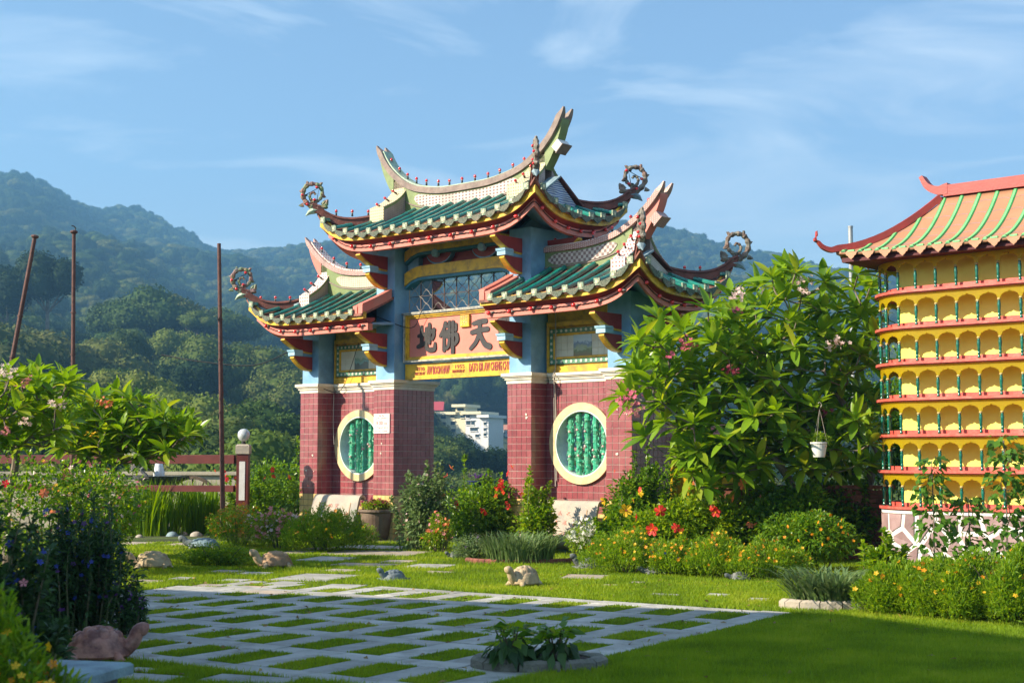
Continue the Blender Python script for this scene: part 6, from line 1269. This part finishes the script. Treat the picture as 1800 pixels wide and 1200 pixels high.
tortoise(1035, 999, .34, rad(195), 'dark_stone', 'dark_stone', 'dark ridged tortoise in front of the white flowers', neck=(.40, .42), tall=.34, slab=True)
tortoise(1152, 1010, .29, rad(185), 'dark_stone', 'dark_stone', 'dark tortoise with lowered head half hidden by daisies', neck=(.46, .15), tall=.34)
tortoise(1302, 1020, .26, rad(190), 'dark_stone', 'dark_stone', 'smallest dark tortoise at the right of the lawn', neck=(.40, .10), tall=.34)
tortoise(358, 964, .50, rad(184), 'tortoise_blue', 'tortoise_grey', 'bluish tortoise behind the low leafy mat', neck=(.48, .20), tall=.26)
tortoise(802, 980, .23, rad(200), 'dark_stone', 'dark_stone', 'tiny dark tortoise at the foot of the central bushes', neck=(.40, .2), tall=.36)
# rocks along the left bed
for i, (px, py, s_, m_, lab) in enumerate([(140, 966, .42, 'flagstone', 'brown boulder at the left end of the rock row'), (180, 948, .32, 'stone_cream', 'rounded boulder second in the rock row'), (245, 944, .16, 'stone_cream', 'small pebble under the left iris clump'), (282, 940, .22, 'stone_blue', 'grey blue rock between the iris clumps'), (303, 942, .26, 'stone_blue', 'paler grey blue rock between the iris clumps'), (322, 940, .2, 'flagstone', 'tan rock under the right iris clump'), (345, 942, .26, 'flagstone', 'flat tan rock at the right end of the rock row')]):
    c = gnd(px, py); b = MB(); R_ = random.Random(i); n1, n2 = 12, 7
    vs = [(s_*.5*math.cos(2*PI*j/n1)*math.cos(lerp(-.3, 1.5, k/(n2-1)))*R_.uniform(.9, 1.1), s_*.4*math.sin(2*PI*j/n1)*math.cos(lerp(-.3, 1.5, k/(n2-1)))*R_.uniform(.9, 1.1), s_*.38*math.sin(lerp(-.3, 1.5, k/(n2-1)))) for k in range(n2) for j in range(n1)]
    b.add(vs, [(k*n1+j, k*n1+(j+1) % n1, (k+1)*n1+(j+1) % n1, (k+1)*n1+j) for k in range(n2-1) for j in range(n1)]+[tuple(range((n2-1)*n1, n2*n1))], m_); o = b.obj('garden_rock', None, smooth=True, label=lab, category='rock'); o.location = c

# ---- stone scrolls in front of the gate bays ----
for cx, lab, txt in ((-2.86, 'unrolled stone scroll with faint red writing before the left bay', 5), (3.14, 'unrolled stone scroll with red writing before the right bay', 9)):
    base_ = GC+UU*cx; t = thing('stone_scroll', lab, 'stone scroll', base_, ANG); prof = [(-.66, .80), (-.70, .86), (-.77, .875), (-.84, .84), (-.885, .72), (-.93, .55), (-1.0, .36), (-1.10, .20), (-1.22, .12), (-1.33, .13), (-1.38, .20), (-1.35, .27)]
    cv = [(p.x, p.z) for p in curve([(a, 0, z) for a, z in prof], 4)]
    inn = []; k = len(cv)
    for i, (a, z) in enumerate(cv): q0 = cv[max(i-1, 0)]; q1 = cv[min(i+1, k-1)]; tt = Vector((q1[0]-q0[0], q1[1]-q0[1])).normalized(); inn.append((a-tt.y*.05, z+tt.x*.05))
    hw = .68; b = MB(); b.slab(cv, inn, -hw, hw, lambda a, d, z: Vector((d, a, z)), 'stone_cream'); sc_ = b.obj('scroll_sheet', t)
    b = MB(); b.box(-hw+.05, hw-.05, -.83, -.60, -.02, .58, 'stone_cream'); b.box(-hw+.1, hw-.1, -1.25, -.83, -.02, .10, 'stone_blue'); b.obj('support', t)
    def on(a, d, z):   # a across, z along the sheet from top (0) downward
        s_ = 16+(1-z)*14; i = int(s_); f = s_-i; i = min(i, k-2); y = lerp(cv[i][0], cv[i+1][0], f); zz = lerp(cv[i][1], cv[i+1][1], f); return Vector((a, y-.004-d*-1, zz+.002))
    b = MB(); R_ = random.Random(txt)
    for row, (zz, n_) in enumerate(((.88, 2), (.62, 4), (.36, 4), (.15, 3))):
        for i in range(n_):
            x = (i-(n_-1)/2)*.19+(.12 if row else -.02)
            for _ in range(5): brush(b, [[(x+R_.uniform(-.055, .055), zz+R_.uniform(-.07, .07), .012), (x+R_.uniform(-.055, .055), zz+R_.uniform(-.07, .07), .008)]], on, 'salmon_paint', 0, .004)
    b.obj('writing', sc_)
    b = MB(); 
    for x in (-.46, .46):
        b.slab([(x, z) for z in np.linspace(1, 0, 12)], [(x+.02, z) for z in np.linspace(1, 0, 12)], 0, -.004, lambda a, d, z: on(a, d, z), 'tortoise_tan_dark')
    b.obj('border_line', sc_)

# ---- left background: flag poles, rail, lamp, wheel, fountain ----
def pole(top, foot, Y, r, label, cap=True, hook=False, rings=()):
    P1 = at(top[0], top[1], Y); P0 = at(foot[0], foot[1], Y); d = (P0-P1).normalized(); P0 = P1+d*((P1.z+.3)/-d.z); t = thing('flag_pole', label, 'pole', P0, 0, 'rusty flag poles'); b = MB(); v = P1-P0; b.tube([Vector((0, 0, 0)), v*.5, v], [r*1.15, r, r*.85], 'rust_pole', 12)
    for f in (.45, .62, .75): b.tube([v*f, v*(f+.004)], [r*1.25, r*1.25], 'rust_pole', 12)
    b.obj('shaft', t)
    if cap: b = MB(); M = Matrix.Translation(v) @ v.to_track_quat('Z', 'Y').to_matrix().to_4x4(); b.lathe([(.02, -.02), (.06, 0), (.075, .02), (.07, .045), (.03, .06)], 'rust_pole', 12, M=M); b.obj('cap', t)
    if hook: b = MB(); b.tube(curve([v+Vector((.02, 0, .05)), v+Vector((.03, 0, .10)), v+Vector((-.01, 0, .14)), v+Vector((-.05, 0, .15))], 4), [.012]*13, 'wire_black', 5); b.obj('hook', t)
pole((61, 418), (18, 650), 27, .047, 'leaning rusty flag pole with round cap, leftmost of the three'); pole((130, 410), (128, 690), 27, .042, 'upright rusty flag pole with a bent hook on its cap', hook=True); pole((385, 428), (391, 860), 28, .045, 'straight rusty flag pole without a cap beside the lamp post', cap=False)
t = thing('red_rail_fence', 'dark red rail fence with stout post behind the left garden', 'fence', at(427, 860, 29)); t.location.z = 0; o0 = t.location.copy()
def rel(p): return Vector(p)-o0
b = MB(); M = Matrix.Translation((0, 0, 0)); b.bevbox(-.12, .12, -.12, .12, 0, 1.70, .01, 'rail_red'); pst = b.obj('fence_post', t); b = MB(); b.bevbox(-.06, .06, -.128, -.121, .75, 1.55, .01, 'paint_white'); b.obj('white_inlay', pst); b = MB(); b.bevbox(-.14, .14, -.14, .14, 1.702, 1.90, .03, 'stone_cream'); b.obj('post_cap', pst)
for (za, zb) in ((1.50, 1.68), (.92, 1.05)):
    b = MB(); P1 = rel(at(413, 806, 29)); P0 = rel(at(-420, 806, 31)); P1.z = P0.z = (za+zb)/2; d = P1-P0; M = Matrix.Translation((P0+P1)/2) @ d.to_track_quat('X', 'Z').to_matrix().to_4x4(); b.bevbox(-d.length/2, d.length/2, -.07, .07, -(zb-za)/2, (zb-za)/2, .01, 'rail_red', M); b.obj('rail', t)
for px in (120, -180): b = MB(); P = rel(at(px, 806, 29.8)); P.z = 0; b.bevbox(P.x-.1, P.x+.1, P.y-.1, P.y+.1, 0, 1.72, .01, 'rail_red'); b.obj('fence_post', t)
t = thing('globe_lamp', 'clear globe lamp on the cream post cap', 'lamp', o0+Vector((0, 0, 1.90))); b = MB(); b.lathe([(.05, 0), (.05, .03), (.035, .05), (.045, .07)], 'wire_black', 12); b.obj('lamp_base', t); b = MB(); b.lathe([(.045, .0), (.09, .03), (.125, .09), (.13, .14), (.115, .2), (.07, .245), (.01, .262)], 'globe_glass', 18, c=(0, 0, .06)); b.obj('globe', t, smooth=True)
t = thing('low_cream_wall', 'long low cream wall behind the red rail', 'wall', at(200, 860, 33)); t.location.z = 0; b = MB(); b.box(-9, 3.2, -.12, .12, -.5, 1.22, 'wall_cream'); b.obj('wall_body', t); b = MB(); b.box(-9.05, 3.25, -.18, .18, 1.221, 1.30, 'wall_cream'); b.obj('coping', t)
c = at(338, 880, 31.4); c.z = 0; t = thing('cart_wheel', 'old wooden cart wheel leaning behind the iris clumps', 'wheel', c, rad(-8)); b = MB(); Rw = .60; zc_ = .62; n = 40
vs = []
for k in range(n):
    a = 2*PI*k/n
    for r_, y in ((Rw, -.04), (Rw, .04), (Rw-.07, .04), (Rw-.07, -.04)): vs.append((r_*math.cos(a), y, zc_+r_*math.sin(a)))
b.add(vs, [(4*k+j, 4*((k+1) % n)+j, 4*((k+1) % n)+(j+1) % 4, 4*k+(j+1) % 4) for k in range(n) for j in range(4)], 'wood_old'); b.obj('rim', t)
for k in range(12): a = 2*PI*k/12; b = MB(); b.tube([(.07*math.cos(a), 0, zc_+.07*math.sin(a)), ((Rw-.06)*math.cos(a), 0, zc_+(Rw-.06)*math.sin(a))], [.026, .02], 'wood_old', 6); b.obj('spoke', t)
b = MB(); b.lathe([(.08, -.09), (.10, -.04), (.10, .04), (.08, .09)], 'wood_old', 14, M=Matrix.Translation((0, 0, zc_)) @ Matrix.Rotation(PI/2, 4, 'X')); b.obj('hub', t)
c = at(278, 880, 31.2); c.z = 0; t = thing('stone_fountain', 'dark stone bowl fountain with a small white water jet', 'fountain', c); b = MB(); b.lathe([(.3, 0), (.2, .2), (.16, .7), (.25, .95), (.52, 1.16), (.56, 1.22), (.5, 1.22), (.3, 1.12), (.01, 1.1)], 'dark_stone', 22); b.obj('bowl', t)
b = MB(); b.tube([(0, 0, 1.1), (.01, 0, 1.3), (0, 0, 1.5), (0.02, 0, 1.62)], [.13, .12, .08, .02], 'water_white', 10); b.obj('water_jet', t, smooth=True)
c = at(246, 870, 31); c.z = .0; t = thing('swan_ornament', 'dark swan shaped planter left of the fountain', 'ornament', c); b = MB(); b.lathe([(.1, .5), (.2, .62), (.24, .78), (.18, .9), (.05, .92)], 'dark_stone', 14); b.tube(curve([(.1, 0, .8), (.22, 0, 1.0), (.14, 0, 1.22), (.02, 0, 1.34), (.1, 0, 1.42), (.2, 0, 1.38), (.27, 0, 1.33)], 4), [.07, .065, .06, .055, .05, .048, .045, .042, .04, .038, .037, .036, .035, .035, .035, .035, .04, .045, .05, .05, .045, .035, .025, .015, .008], 'dark_stone', 8); b.lathe([(.12, 0), (.08, .1), (.08, .5), (.12, .52)], 'dark_stone', 10); b.obj('body', t, smooth=True)
t = thing('grey_pole', 'plain grey metal pole behind the frangipani', 'pole', at(1503, 800, 29)); t.location.z = 0; b = MB(); b.tube([(0, 0, 0), (0, 0, 6.44)], .05, 'grey_pole', 12); b.tube([(0, 0, 6.44), (0, 0, 6.47)], .056, 'grey_pole', 12); b.obj('shaft', t)
# blue slab pedestal in the lower left corner
c = at(150, 1165, 6.6); t = thing('slab_pedestal', 'blue grey stone slab on a dark pedestal in the lower left corner', 'pedestal', Vector((c.x-.17, c.y-.1, 0)), rad(-14)); b = MB(); zt = .64; b.bevbox(-.42, .30, -.16, .30, zt-.055, zt, .012, 'stone_blue'); b.obj('slab', t); b = MB(); b.box(-.36, .24, -.11, .26, 0, zt-.056, 'dark_stone'); b.obj('pedestal_block', t)
# brick wall behind the right shrubs
t = thing('brick_wall', 'low weathered brick wall between the shrubs and the pagoda', 'wall', at(1545, 900, 22.3), rad(170)); t.location.z = 0
b = MB(); b.box(.9, 2.7, -.11, .11, -.2, 1.12, 'brick_red'); b.box(-.2, .9, -.07, .09, -.2, 1.10, 'grout_dark'); b.box(-.25, 2.75, -.14, .14, 1.121, 1.18, 'terracotta'); b.obj('wall_body', t); bm_ = MB(); bm_.bevbox(-.108, .108, -.033, .033, 0, .03, .005, 'brick_red', Matrix(((1, 0, 0, 0), (0, 0, 1, .09), (0, 1, 0, 0), (0, 0, 0, 1)))); bm_ = bm_.mesh('brick')
for r_ in range(15):
    for k in range(5): o = link(bm_, 'brick', t); o.location = (k*.23+(.115 if r_ % 2 else 0)-.08, 0, .04+r_*.074)
# yellow doorway wing right of the gate
c = at(1158, 870, 25.6); t = thing('side_doorway', 'yellow boarded side door under a small salmon roof right of the gateway', 'doorway', Vector((c.x, c.y, 0)), ANG*.35)
b = MB(); b.box(-.1, 1.6, .1, .5, 0, 1.98, 'yellow_door'); b.obj('wall_body', t)
for k in range(5): b = MB(); b.bevbox(.06+k*.27, .06+k*.27+.262, 0, 1.70, 0, .035, .006, 'yellow_door', Matrix(((1, 0, 0, 0), (0, 0, -1, .099), (0, 1, 0, 0), (0, 0, 0, 1)))); b.obj('door_board', t)
b = MB(); b.box(-.14, 1.66, -.02, .55, 1.78, 1.84, 'cornice_white'); b.box(-.2, 1.72, -.08, .6, 1.841, 1.93, 'cornice_white'); b.obj('cornice', t)
b = MB(); b.slab([(-.25, 1.94), (1.8, 1.94)], [(-.25, 1.93), (1.8, 1.93)], -.1, .65, XZ, 'salmon_paint'); b.prism([(-.12, 1.935), (.68, 1.935), (.62, 2.02), (.3, 2.24), (-.06, 2.0)], -.25, 1.75, YZ, 'salmon_paint'); b.obj('roof', t)
t = thing('flood_light', 'white flood light box on a black cable beside the yellow door', 'lamp', at(1157, 818, 24.9)); b = MB(); b.bevbox(-.06, .06, -.05, .05, -.18, .10, .01, 'paint_white'); b.obj('housing', t); b = MB(); b.tube(curve([(0, 0, .1), (-.02, 0, .7), (.0, .1, 1.6), (-.05, .2, 2.3)], 5), .012, 'wire_black', 5); b.lathe([(.02, -.26), (.05, -.22), (.05, -.18)], 'wire_black', 8); b.obj('cable', t)

# ================= FAR: trees, houses, forest =================
def crown_mesh(seed, r, h, m, n=2600, card=.5, lobes=12, flat=.75, base=.35):
    rg = np.random.default_rng(seed); lc = rg.normal(0, 1, (lobes, 3)); lc /= np.linalg.norm(lc, axis=1, keepdims=True); lc *= rg.uniform(.35, .78, (lobes, 1)); lc[:, 2] = np.abs(lc[:, 2])*.9-.25; lr = rg.uniform(.28, .5, lobes); lc[0] = 0; lr[0] = .62
    j = rg.integers(0, lobes, n); d = rg.normal(0, 1, (n, 3)); d /= np.linalg.norm(d, axis=1, keepdims=True); P = lc[j]+d*(lr[j]*rg.uniform(.86, 1.08, n))[:, None]; P = P*np.array([r, r, r*flat])+np.array([0, 0, h])
    nn = d+rg.normal(0, .45, (n, 3)); nn /= np.linalg.norm(nn, axis=1, keepdims=True); a = np.cross(nn, rg.normal(0, 1, (n, 3))); a /= np.linalg.norm(a, axis=1, keepdims=True); b_ = np.cross(nn, a); s_ = (card*rg.uniform(.5, 1.25, n))[:, None]
    V = np.stack([P-a*s_, P-b_*s_*.7, P+a*s_, P+b_*s_*.7], 1).reshape(-1, 3); F_ = np.arange(4*n).reshape(-1, 4)
    # dark hearts of the lobes
    Vc = []; Fc = []; k0 = len(V); q = 0
    for l in range(lobes):
        pts = []
        for i in range(5):
            for jj in range(8): ph = -PI/2+PI*(i+.02)/(4.04); aa = 2*PI*jj/8; pts.append(np.array([math.cos(ph)*math.cos(aa), math.cos(ph)*math.sin(aa), math.sin(ph)])*lr[l]*.86+lc[l])
        Vc.append(np.array(pts)*np.array([r, r, r*flat])+np.array([0, 0, h]))
        for i in range(4):
            for jj in range(8): Fc.append([k0+q+i*8+jj, k0+q+i*8+(jj+1) % 8, k0+q+(i+1)*8+(jj+1) % 8, k0+q+(i+1)*8+jj])
        q += 40
    V = np.concatenate([V]+Vc); F_ = np.concatenate([F_, np.array(Fc)]); return np_mesh('crown', V, F_, m)
def trunk_mesh(h, r, crown_h):
    b = MB(); b.tube([(0, 0, -3), (.1, 0, h*.4), (-.1, .1, h*.8), (0, 0, h)], [r*1.3, r, r*.8, r*.5], 'bark_forest', 8)
    for k in range(5): a = k*1.3; b.tube([(0, 0, h*.7), (math.cos(a)*h*.18, math.sin(a)*h*.18, h*.9), (math.cos(a)*h*.32, math.sin(a)*h*.32, h*1.08)], [r*.5, r*.35, r*.15], 'bark_forest', 6)
    return b.mesh('trunk')
KINDS_ = [('broad', crown_mesh(1, 6.5, 9, 'forest_leaf', 9000, .25, 15, .72), trunk_mesh(8.5, .35, 9)), ('tall', crown_mesh(2, 5, 12, 'forest_leaf_dark', 8000, .24, 16, 1.15), trunk_mesh(10, .3, 12)), ('light', crown_mesh(3, 5, 7.5, 'forest_leaf_light', 7500, .22, 14, .8), trunk_mesh(6.5, .28, 7)), ('feathery', crown_mesh(4, 7, 14, 'forest_leaf', 7000, .24, 22, .55), trunk_mesh(12.5, .32, 12))]
first = {}
def far_tree(px, top_y, d, kind, label, sc=1.0, w_px=None):
    """px: position in the picture, top_y: crown top there, d: distance"""
    nm, cm, tm = KINDS_[kind]; H_ = {0: 13.2, 1: 17.2, 2: 11.2, 3: 17.6}[kind]; ztop = EYE+(HZ-top_y)/F_PX*d; s_ = sc; zf = ztop-H_*s_
    t = thing('hillside_tree', label, 'tree', ((px-900)/F_PX*d, d, zf), random.uniform(0, 6), 'separate trees on the slopes behind the garden'); t.scale = (s_,)*3
    o = link(cm, 'crown', t); link(tm, 'trunk', t)
    if kind not in first: first[kind] = o
T_ = [(800, 752, 190, 1, .78, 'dark rounded tree directly before the cream apartment building'), (835, 770, 175, 1, .62, 'dark tree right of the one before the apartment building'), (772, 758, 175, 0, .8, 'olive tree seen just right of the inner left pillar'), (868, 775, 185, 1, .75, 'conical dark tree beside the inner right pillar'), (822, 815, 140, 0, .8, 'low dark crown at the bottom of the gateway opening'),
 (255, 495, 330, 0, 2.0, 'dark broad tree on the knoll between the two right poles'), (300, 505, 330, 0, 1.7, 'dark broad tree right on the knoll'), (210, 505, 330, 1, 1.5, 'tall dark tree left on the knoll'), (345, 540, 320, 3, .9, 'round tree stepping down from the knoll'), (80, 425, 300, 1, 1.5, 'tall dark tree standing between the leaning pole and the hooked pole'), (10, 450, 300, 1, 1.5, 'tall dark tree at the left edge above the blossoms'), (150, 585, 220, 0, 1.5, 'bright sunlit tree behind the middle pole'), (60, 560, 210, 0, 1.6, 'dark broad tree behind the leaning pole'), (-20, 560, 190, 0, 1.5, 'dark tree at the far left edge'),
 (298, 572, 260, 2, 1.1, 'pale umbrella shaped tree below the knoll'), (225, 570, 240, 1, 1.0, 'dark tree below the knoll left of the pale one'), (370, 582, 240, 0, 1.4, 'broad tree behind the straight pole'), (440, 600, 240, 0, 1.3, 'broad tree between the straight pole and the gateway'), (330, 610, 215, 1, 1.1, 'dark tree left of the straight pole'), (490, 640, 220, 0, 1.2, 'broad tree just left of the gateway'), (395, 532, 360, 0, 1.4, 'isolated round tree above the straight pole foot'),
 (205, 640, 150, 2, .9, 'lower light green tree above the frangipani'), (265, 655, 150, 2, .85, 'light green bushy tree above the wheel'), (330, 680, 140, 2, .9, 'light green tree behind the rail end'), (440, 740, 75, 2, .8, 'bright green tree behind the globe lamp'), (500, 745, 80, 2, .7, 'bright green tree against the left pillar'), (395, 700, 130, 0, .9, 'mid green tree behind the straight pole foot'), (120, 650, 140, 1, .9, 'dark tree behind the left frangipani'), (20, 640, 130, 1, 1.0, 'dark tree behind the pale pink blossoms'), (470, 690, 120, 0, .8, 'dark tree left of the gateway base'),
 (1200, 800, 130, 0, .8, 'dark crown low behind the side door'), (1300, 760, 260, 0, 1.1, 'broad tree behind the right frangipani'), (1410, 770, 240, 1, 1.0, 'tree behind the hanging pot'), (1500, 790, 220, 0, 1.0, 'tree behind the grey pole')]
for px, ty, d, kd, s_, lab in T_: far_tree(px, ty, d, kd, lab, s_)
# town
def building(px, base_y, d, parts_, label, name='apartment_building', rz=0.0, group=None):
    """parts_: (x0,x1,y_top,y_base px, depth m, material, [windows (x,y,w,h px)], roof)"""
    c = at(px, base_y, d); t = thing(name, label, 'building', c, rz, group); m = d/F_PX
    for (x0, x1, yt, yb, dep, mt, wins, roof) in parts_:
        b = MB(); b.box((x0-px)*m, (x1-px)*m, 0, dep, (base_y-yb)*m, (base_y-yt)*m, mt); wl = b.obj('wall', t)
        for (wx, wy, ww, wh) in wins:
            b = MB(); X0, X1, Z0, Z1 = (wx-px)*m, (wx+ww-px)*m, (base_y-wy-wh)*m, (base_y-wy)*m; b.box(X0, X1, -.12, .02, Z0, Z1, 'bld_window'); b.box(X0-.15, X1+.15, -.35, .0, Z1+.002, Z1+.18, mt); b.box(X0-.1, X1+.1, -.25, .0, Z0-.2, Z0-.002, mt); b.obj('window', wl)
        if roof:
            b = MB(); x0_, x1_ = (x0-px)*m, (x1-px)*m; zt = (base_y-yt)*m
            if roof[0] == 'flat': b.box(x0_-.6, x1_+.6, -1.2, dep+.6, zt+.01, zt+.7, roof[1])
            else: b.prism([(-.8, zt+.01), (dep+.8, zt+.01), (dep/2, zt+roof[2])], x0_-.6, x1_+.6, YZ, roof[1])
            b.obj('roof', t)
    return t
building(812, 850, 350, [(758, 799, 729, 850, 9, 'bld_cream', [(790, 731, 7, 3), (790, 741, 8, 6), (791, 754, 8, 6), (770, 731, 10, 5), (772, 742, 8, 6), (772, 756, 8, 6)], ('flat', 'bld_cream')), (799.3, 818, 716, 850, 7, 'bld_cream', [(803, 718, 12, 5), (810, 730, 7, 5)], ('flat', 'bld_cream')), (818.3, 848, 729, 850, 9, 'bld_white', [(820, 731, 7, 4), (820, 740, 8, 7), (830, 740, 6, 7), (828, 752, 14, 6), (838, 764, 7, 5)], ('flat', 'bld_cream')), (848.3, 863, 735, 850, 9, 'bld_white', [(854, 743, 5, 5), (854, 753, 5, 5), (854, 762, 5, 5)], ('flat', 'bld_white'))], 'cream and white apartment building with a stair tower seen through the gateway', rz=-.42)
building(768, 850, 380, [(760, 775, 722, 850, 8, 'bld_cream', [], ('hip', 'bld_red', 2.6))], 'building with a red roof beside the cream apartment building', name='red_roofed_building')
def rowwin(x0, x1, y0, y1, dx, dy, w_, h_): return [(x, y, w_, h_) for y in np.arange(y0, y1, dy) for x in np.arange(x0, x1, dx)]
for i, (x0, x1, yt, lab) in enumerate([(866, 882, 761, 'grey white apartment block nearest the cream building'), (883, 905, 756, 'apartment block with orange roof line beside the inner right pillar'), (975, 1000, 790, 'apartment block seen through the left of the right round window'), (1001, 1030, 796, 'apartment block seen through the middle of the right round window'), (1031, 1064, 786, 'apartment block seen through the right of the right round window'), (906, 974, 770, 'long apartment block behind the inner right pillar')]):
    building((x0+x1)/2, 860, 400+i*6, [(x0, x1, yt, 870, 8, 'bld_white', rowwin(x0+2, x1-4, yt+3, yt+60, 6, 9, 3.2, 4), ('hip', 'bld_orange', 1.6) if i % 2 else ('flat', 'bld_white'))], lab, group='grey white blocks of the town')
building(1455, 872, 230, [(1428, 1478, 853, 880, 5, 'bld_white', rowwin(1432, 1474, 856, 866, 9, 9, 5, 4), ('hip', 'bld_orange', .9)), (1440, 1468, 846, 852.6, 4, 'bld_white', [(1446, 848, 14, 3)], ('hip', 'bld_blue', .6)), (1478.5, 1500, 858, 880, 4, 'bld_white', [(1482, 862, 5, 4)], ('flat', 'bld_blue'))], 'white house with blue trim far behind the frangipani', name='white_house')
building(194, 604, 420, [(182, 206, 590, 606, 6, 'bld_white', [(186, 594, 4, 4), (196, 594, 4, 4)], ('hip', 'roof_tan', 1.6))], 'small house with an orange roof in the hillside clearing', name='hillside_house')
# forest: one mass of crowns on the slopes
n = 30000; rg = np.random.default_rng(77); d = np.sqrt(rg.random(n)*(1620**2-85**2)+85**2); az = rg.uniform(-430, 2230, n)
prob = np.where(d < 420, 1.0, np.where(d < 900, .85, .66)); k = rg.random(n) < prob*1.0; d, az = d[k], az[k]
# more near ones
d2 = np.sqrt(rg.random(2600)*(420**2-80**2)+80**2); az2 = rg.uniform(-430, 2230, 2600); d = np.concatenate([d, d2]); az = np.concatenate([az, az2])
clear = ((az > 755) & (az < 1070) & (d > 215) & (d < 425)) | ((az > 1420) & (az < 1505) & (d > 120) & (d < 245)) | ((az > 175) & (az < 300) & (d > 330) & (d < 420)) | ((d < 130) & (az > 560))
d, az = d[~clear], az[~clear]; n = len(d); z = terr(az, d); Xp = (az-900)/F_PX*d
patch = np.sin(az*.02+np.sin(d*.01)*2)+np.sin(d*.013+az*.008)+rg.normal(0, .6, n)
idx = np.where(patch > 1.1, 2, np.where(patch > .1, 0, np.where(patch > -1.0, 1, 3))); idx = np.where((idx == 3) & (rg.random(n) < .6), 0, idx)
sc_ = rg.uniform(.65, 1.15, n)*np.interp(d, [80, 250, 700, 1600], [.62, .85, 1.15, 1.5])
me = bpy.data.meshes.new('forest'); me.vertices.add(n); me.vertices.foreach_set('co', np.stack([Xp, d, z-1.5*sc_], 1).astype(np.float32).ravel())
for nm, ty, val in (('sc', 'FLOAT', sc_), ('rz', 'FLOAT', rg.random(n)*6.28), ('idx', 'INT', idx)): a = me.attributes.new(nm, ty, 'POINT'); a.data.foreach_set('value', val.astype(np.int32 if ty == 'INT' else np.float32))
fo = link(me, 'forest', kind='stuff', label='dense rainforest covering the hazy hills')
ng = bpy.data.node_groups.new('forest_nodes', 'GeometryNodeTree'); ng.interface.new_socket('Geometry', in_out='INPUT', socket_type='NodeSocketGeometry'); ng.interface.new_socket('Geometry', in_out='OUTPUT', socket_type='NodeSocketGeometry')
gi, go = ng.nodes.new('NodeGroupInput'), ng.nodes.new('NodeGroupOutput'); ip = ng.nodes.new('GeometryNodeInstanceOnPoints'); gt = ng.nodes.new('GeometryNodeGeometryToInstance'); K = ng.links.new
infos = []
for kd in (3, 2, 1, 0):   # geometry to instance lists the last linked first
    oi = ng.nodes.new('GeometryNodeObjectInfo'); oi.inputs['Object'].default_value = first[kd]; oi.inputs['As Instance'].default_value = True; oi.transform_space = 'ORIGINAL'; infos.append(oi)
jn = ng.nodes.new('GeometryNodeJoinGeometry')
for oi in infos: K(oi.outputs['Geometry'], jn.inputs[0])
def attr(nm, ty): a = ng.nodes.new('GeometryNodeInputNamedAttribute'); a.data_type = ty; a.inputs[0].default_value = nm; return a.outputs[0]
ip.inputs['Pick Instance'].default_value = True; K(gi.outputs[0], ip.inputs['Points']); K(jn.outputs[0], ip.inputs['Instance']); K(attr('idx', 'INT'), ip.inputs['Instance Index'])
cx_ = ng.nodes.new('ShaderNodeCombineXYZ'); K(attr('rz', 'FLOAT'), cx_.inputs[2]); K(cx_.outputs[0], ip.inputs['Rotation']); K(attr('sc', 'FLOAT'), ip.inputs['Scale']); K(ip.outputs[0], go.inputs[0])
md = fo.modifiers.new('forest_nodes', 'NODES'); md.node_group = ng

# ---- unseen hall added left of the camera to cast the foreground shade ----
EA = rad(-20); hall = thing('shade_hall', 'unseen cream hall with red roof added to shade the foreground', 'building', (-8.6, 13.0, 0), EA)
hw_, hl_, hh_ = 7.5, 15.0, 5.0   # ridge runs along local x; the garden side wall is at local y = 0
b = MB(); b.box(-hl_, 3.4, -9.5, -.9, 0, 4.75, 'wall_cream'); hwl = b.obj('wall', hall)
b = MB(); zt = 5.95; b.prism([(0.0, 4.85), (0.0, 5.0), (-5.2, 7.4), (-10.4, 5.0), (-10.4, 4.85)], -hl_-.6, 4.0, YZ, 'ridge_red'); b.obj('roof', hall)
for k in range(7): b = MB(); b.box(-hl_+1+k*2.5, -hl_+1.3+k*2.5, -.5, -.2, 0, 4.9, 'red_paint'); b.obj('column', hall)
for k in range(5): b = MB(); b.box(-hl_+2+k*2.8, -hl_+3.2+k*2.8, -.95, -.85, 1, 3, 'bld_window'); b.obj('window', hwl)

# ---- haze ----
me = MB(); me.box(-1500, 1500, -520, 1760, -140, 372, 'wall_cream'); hz = me.mesh('haze'); hz.materials.clear()
m, tt, N_, K_ = nodes('haze_air'); o = N_('ShaderNodeOutputMaterial'); pv = N_('ShaderNodeVolumePrincipled'); pv.inputs['Density'].default_value = .0005; pv.inputs['Color'].default_value = (.24, .58, .98, 1); pv.inputs['Anisotropy'].default_value = .25; K_(pv.outputs[0], o.inputs['Volume']); hz.materials.append(m)
hzo = link(hz, 'haze', kind='stuff', label='pale blue morning haze')
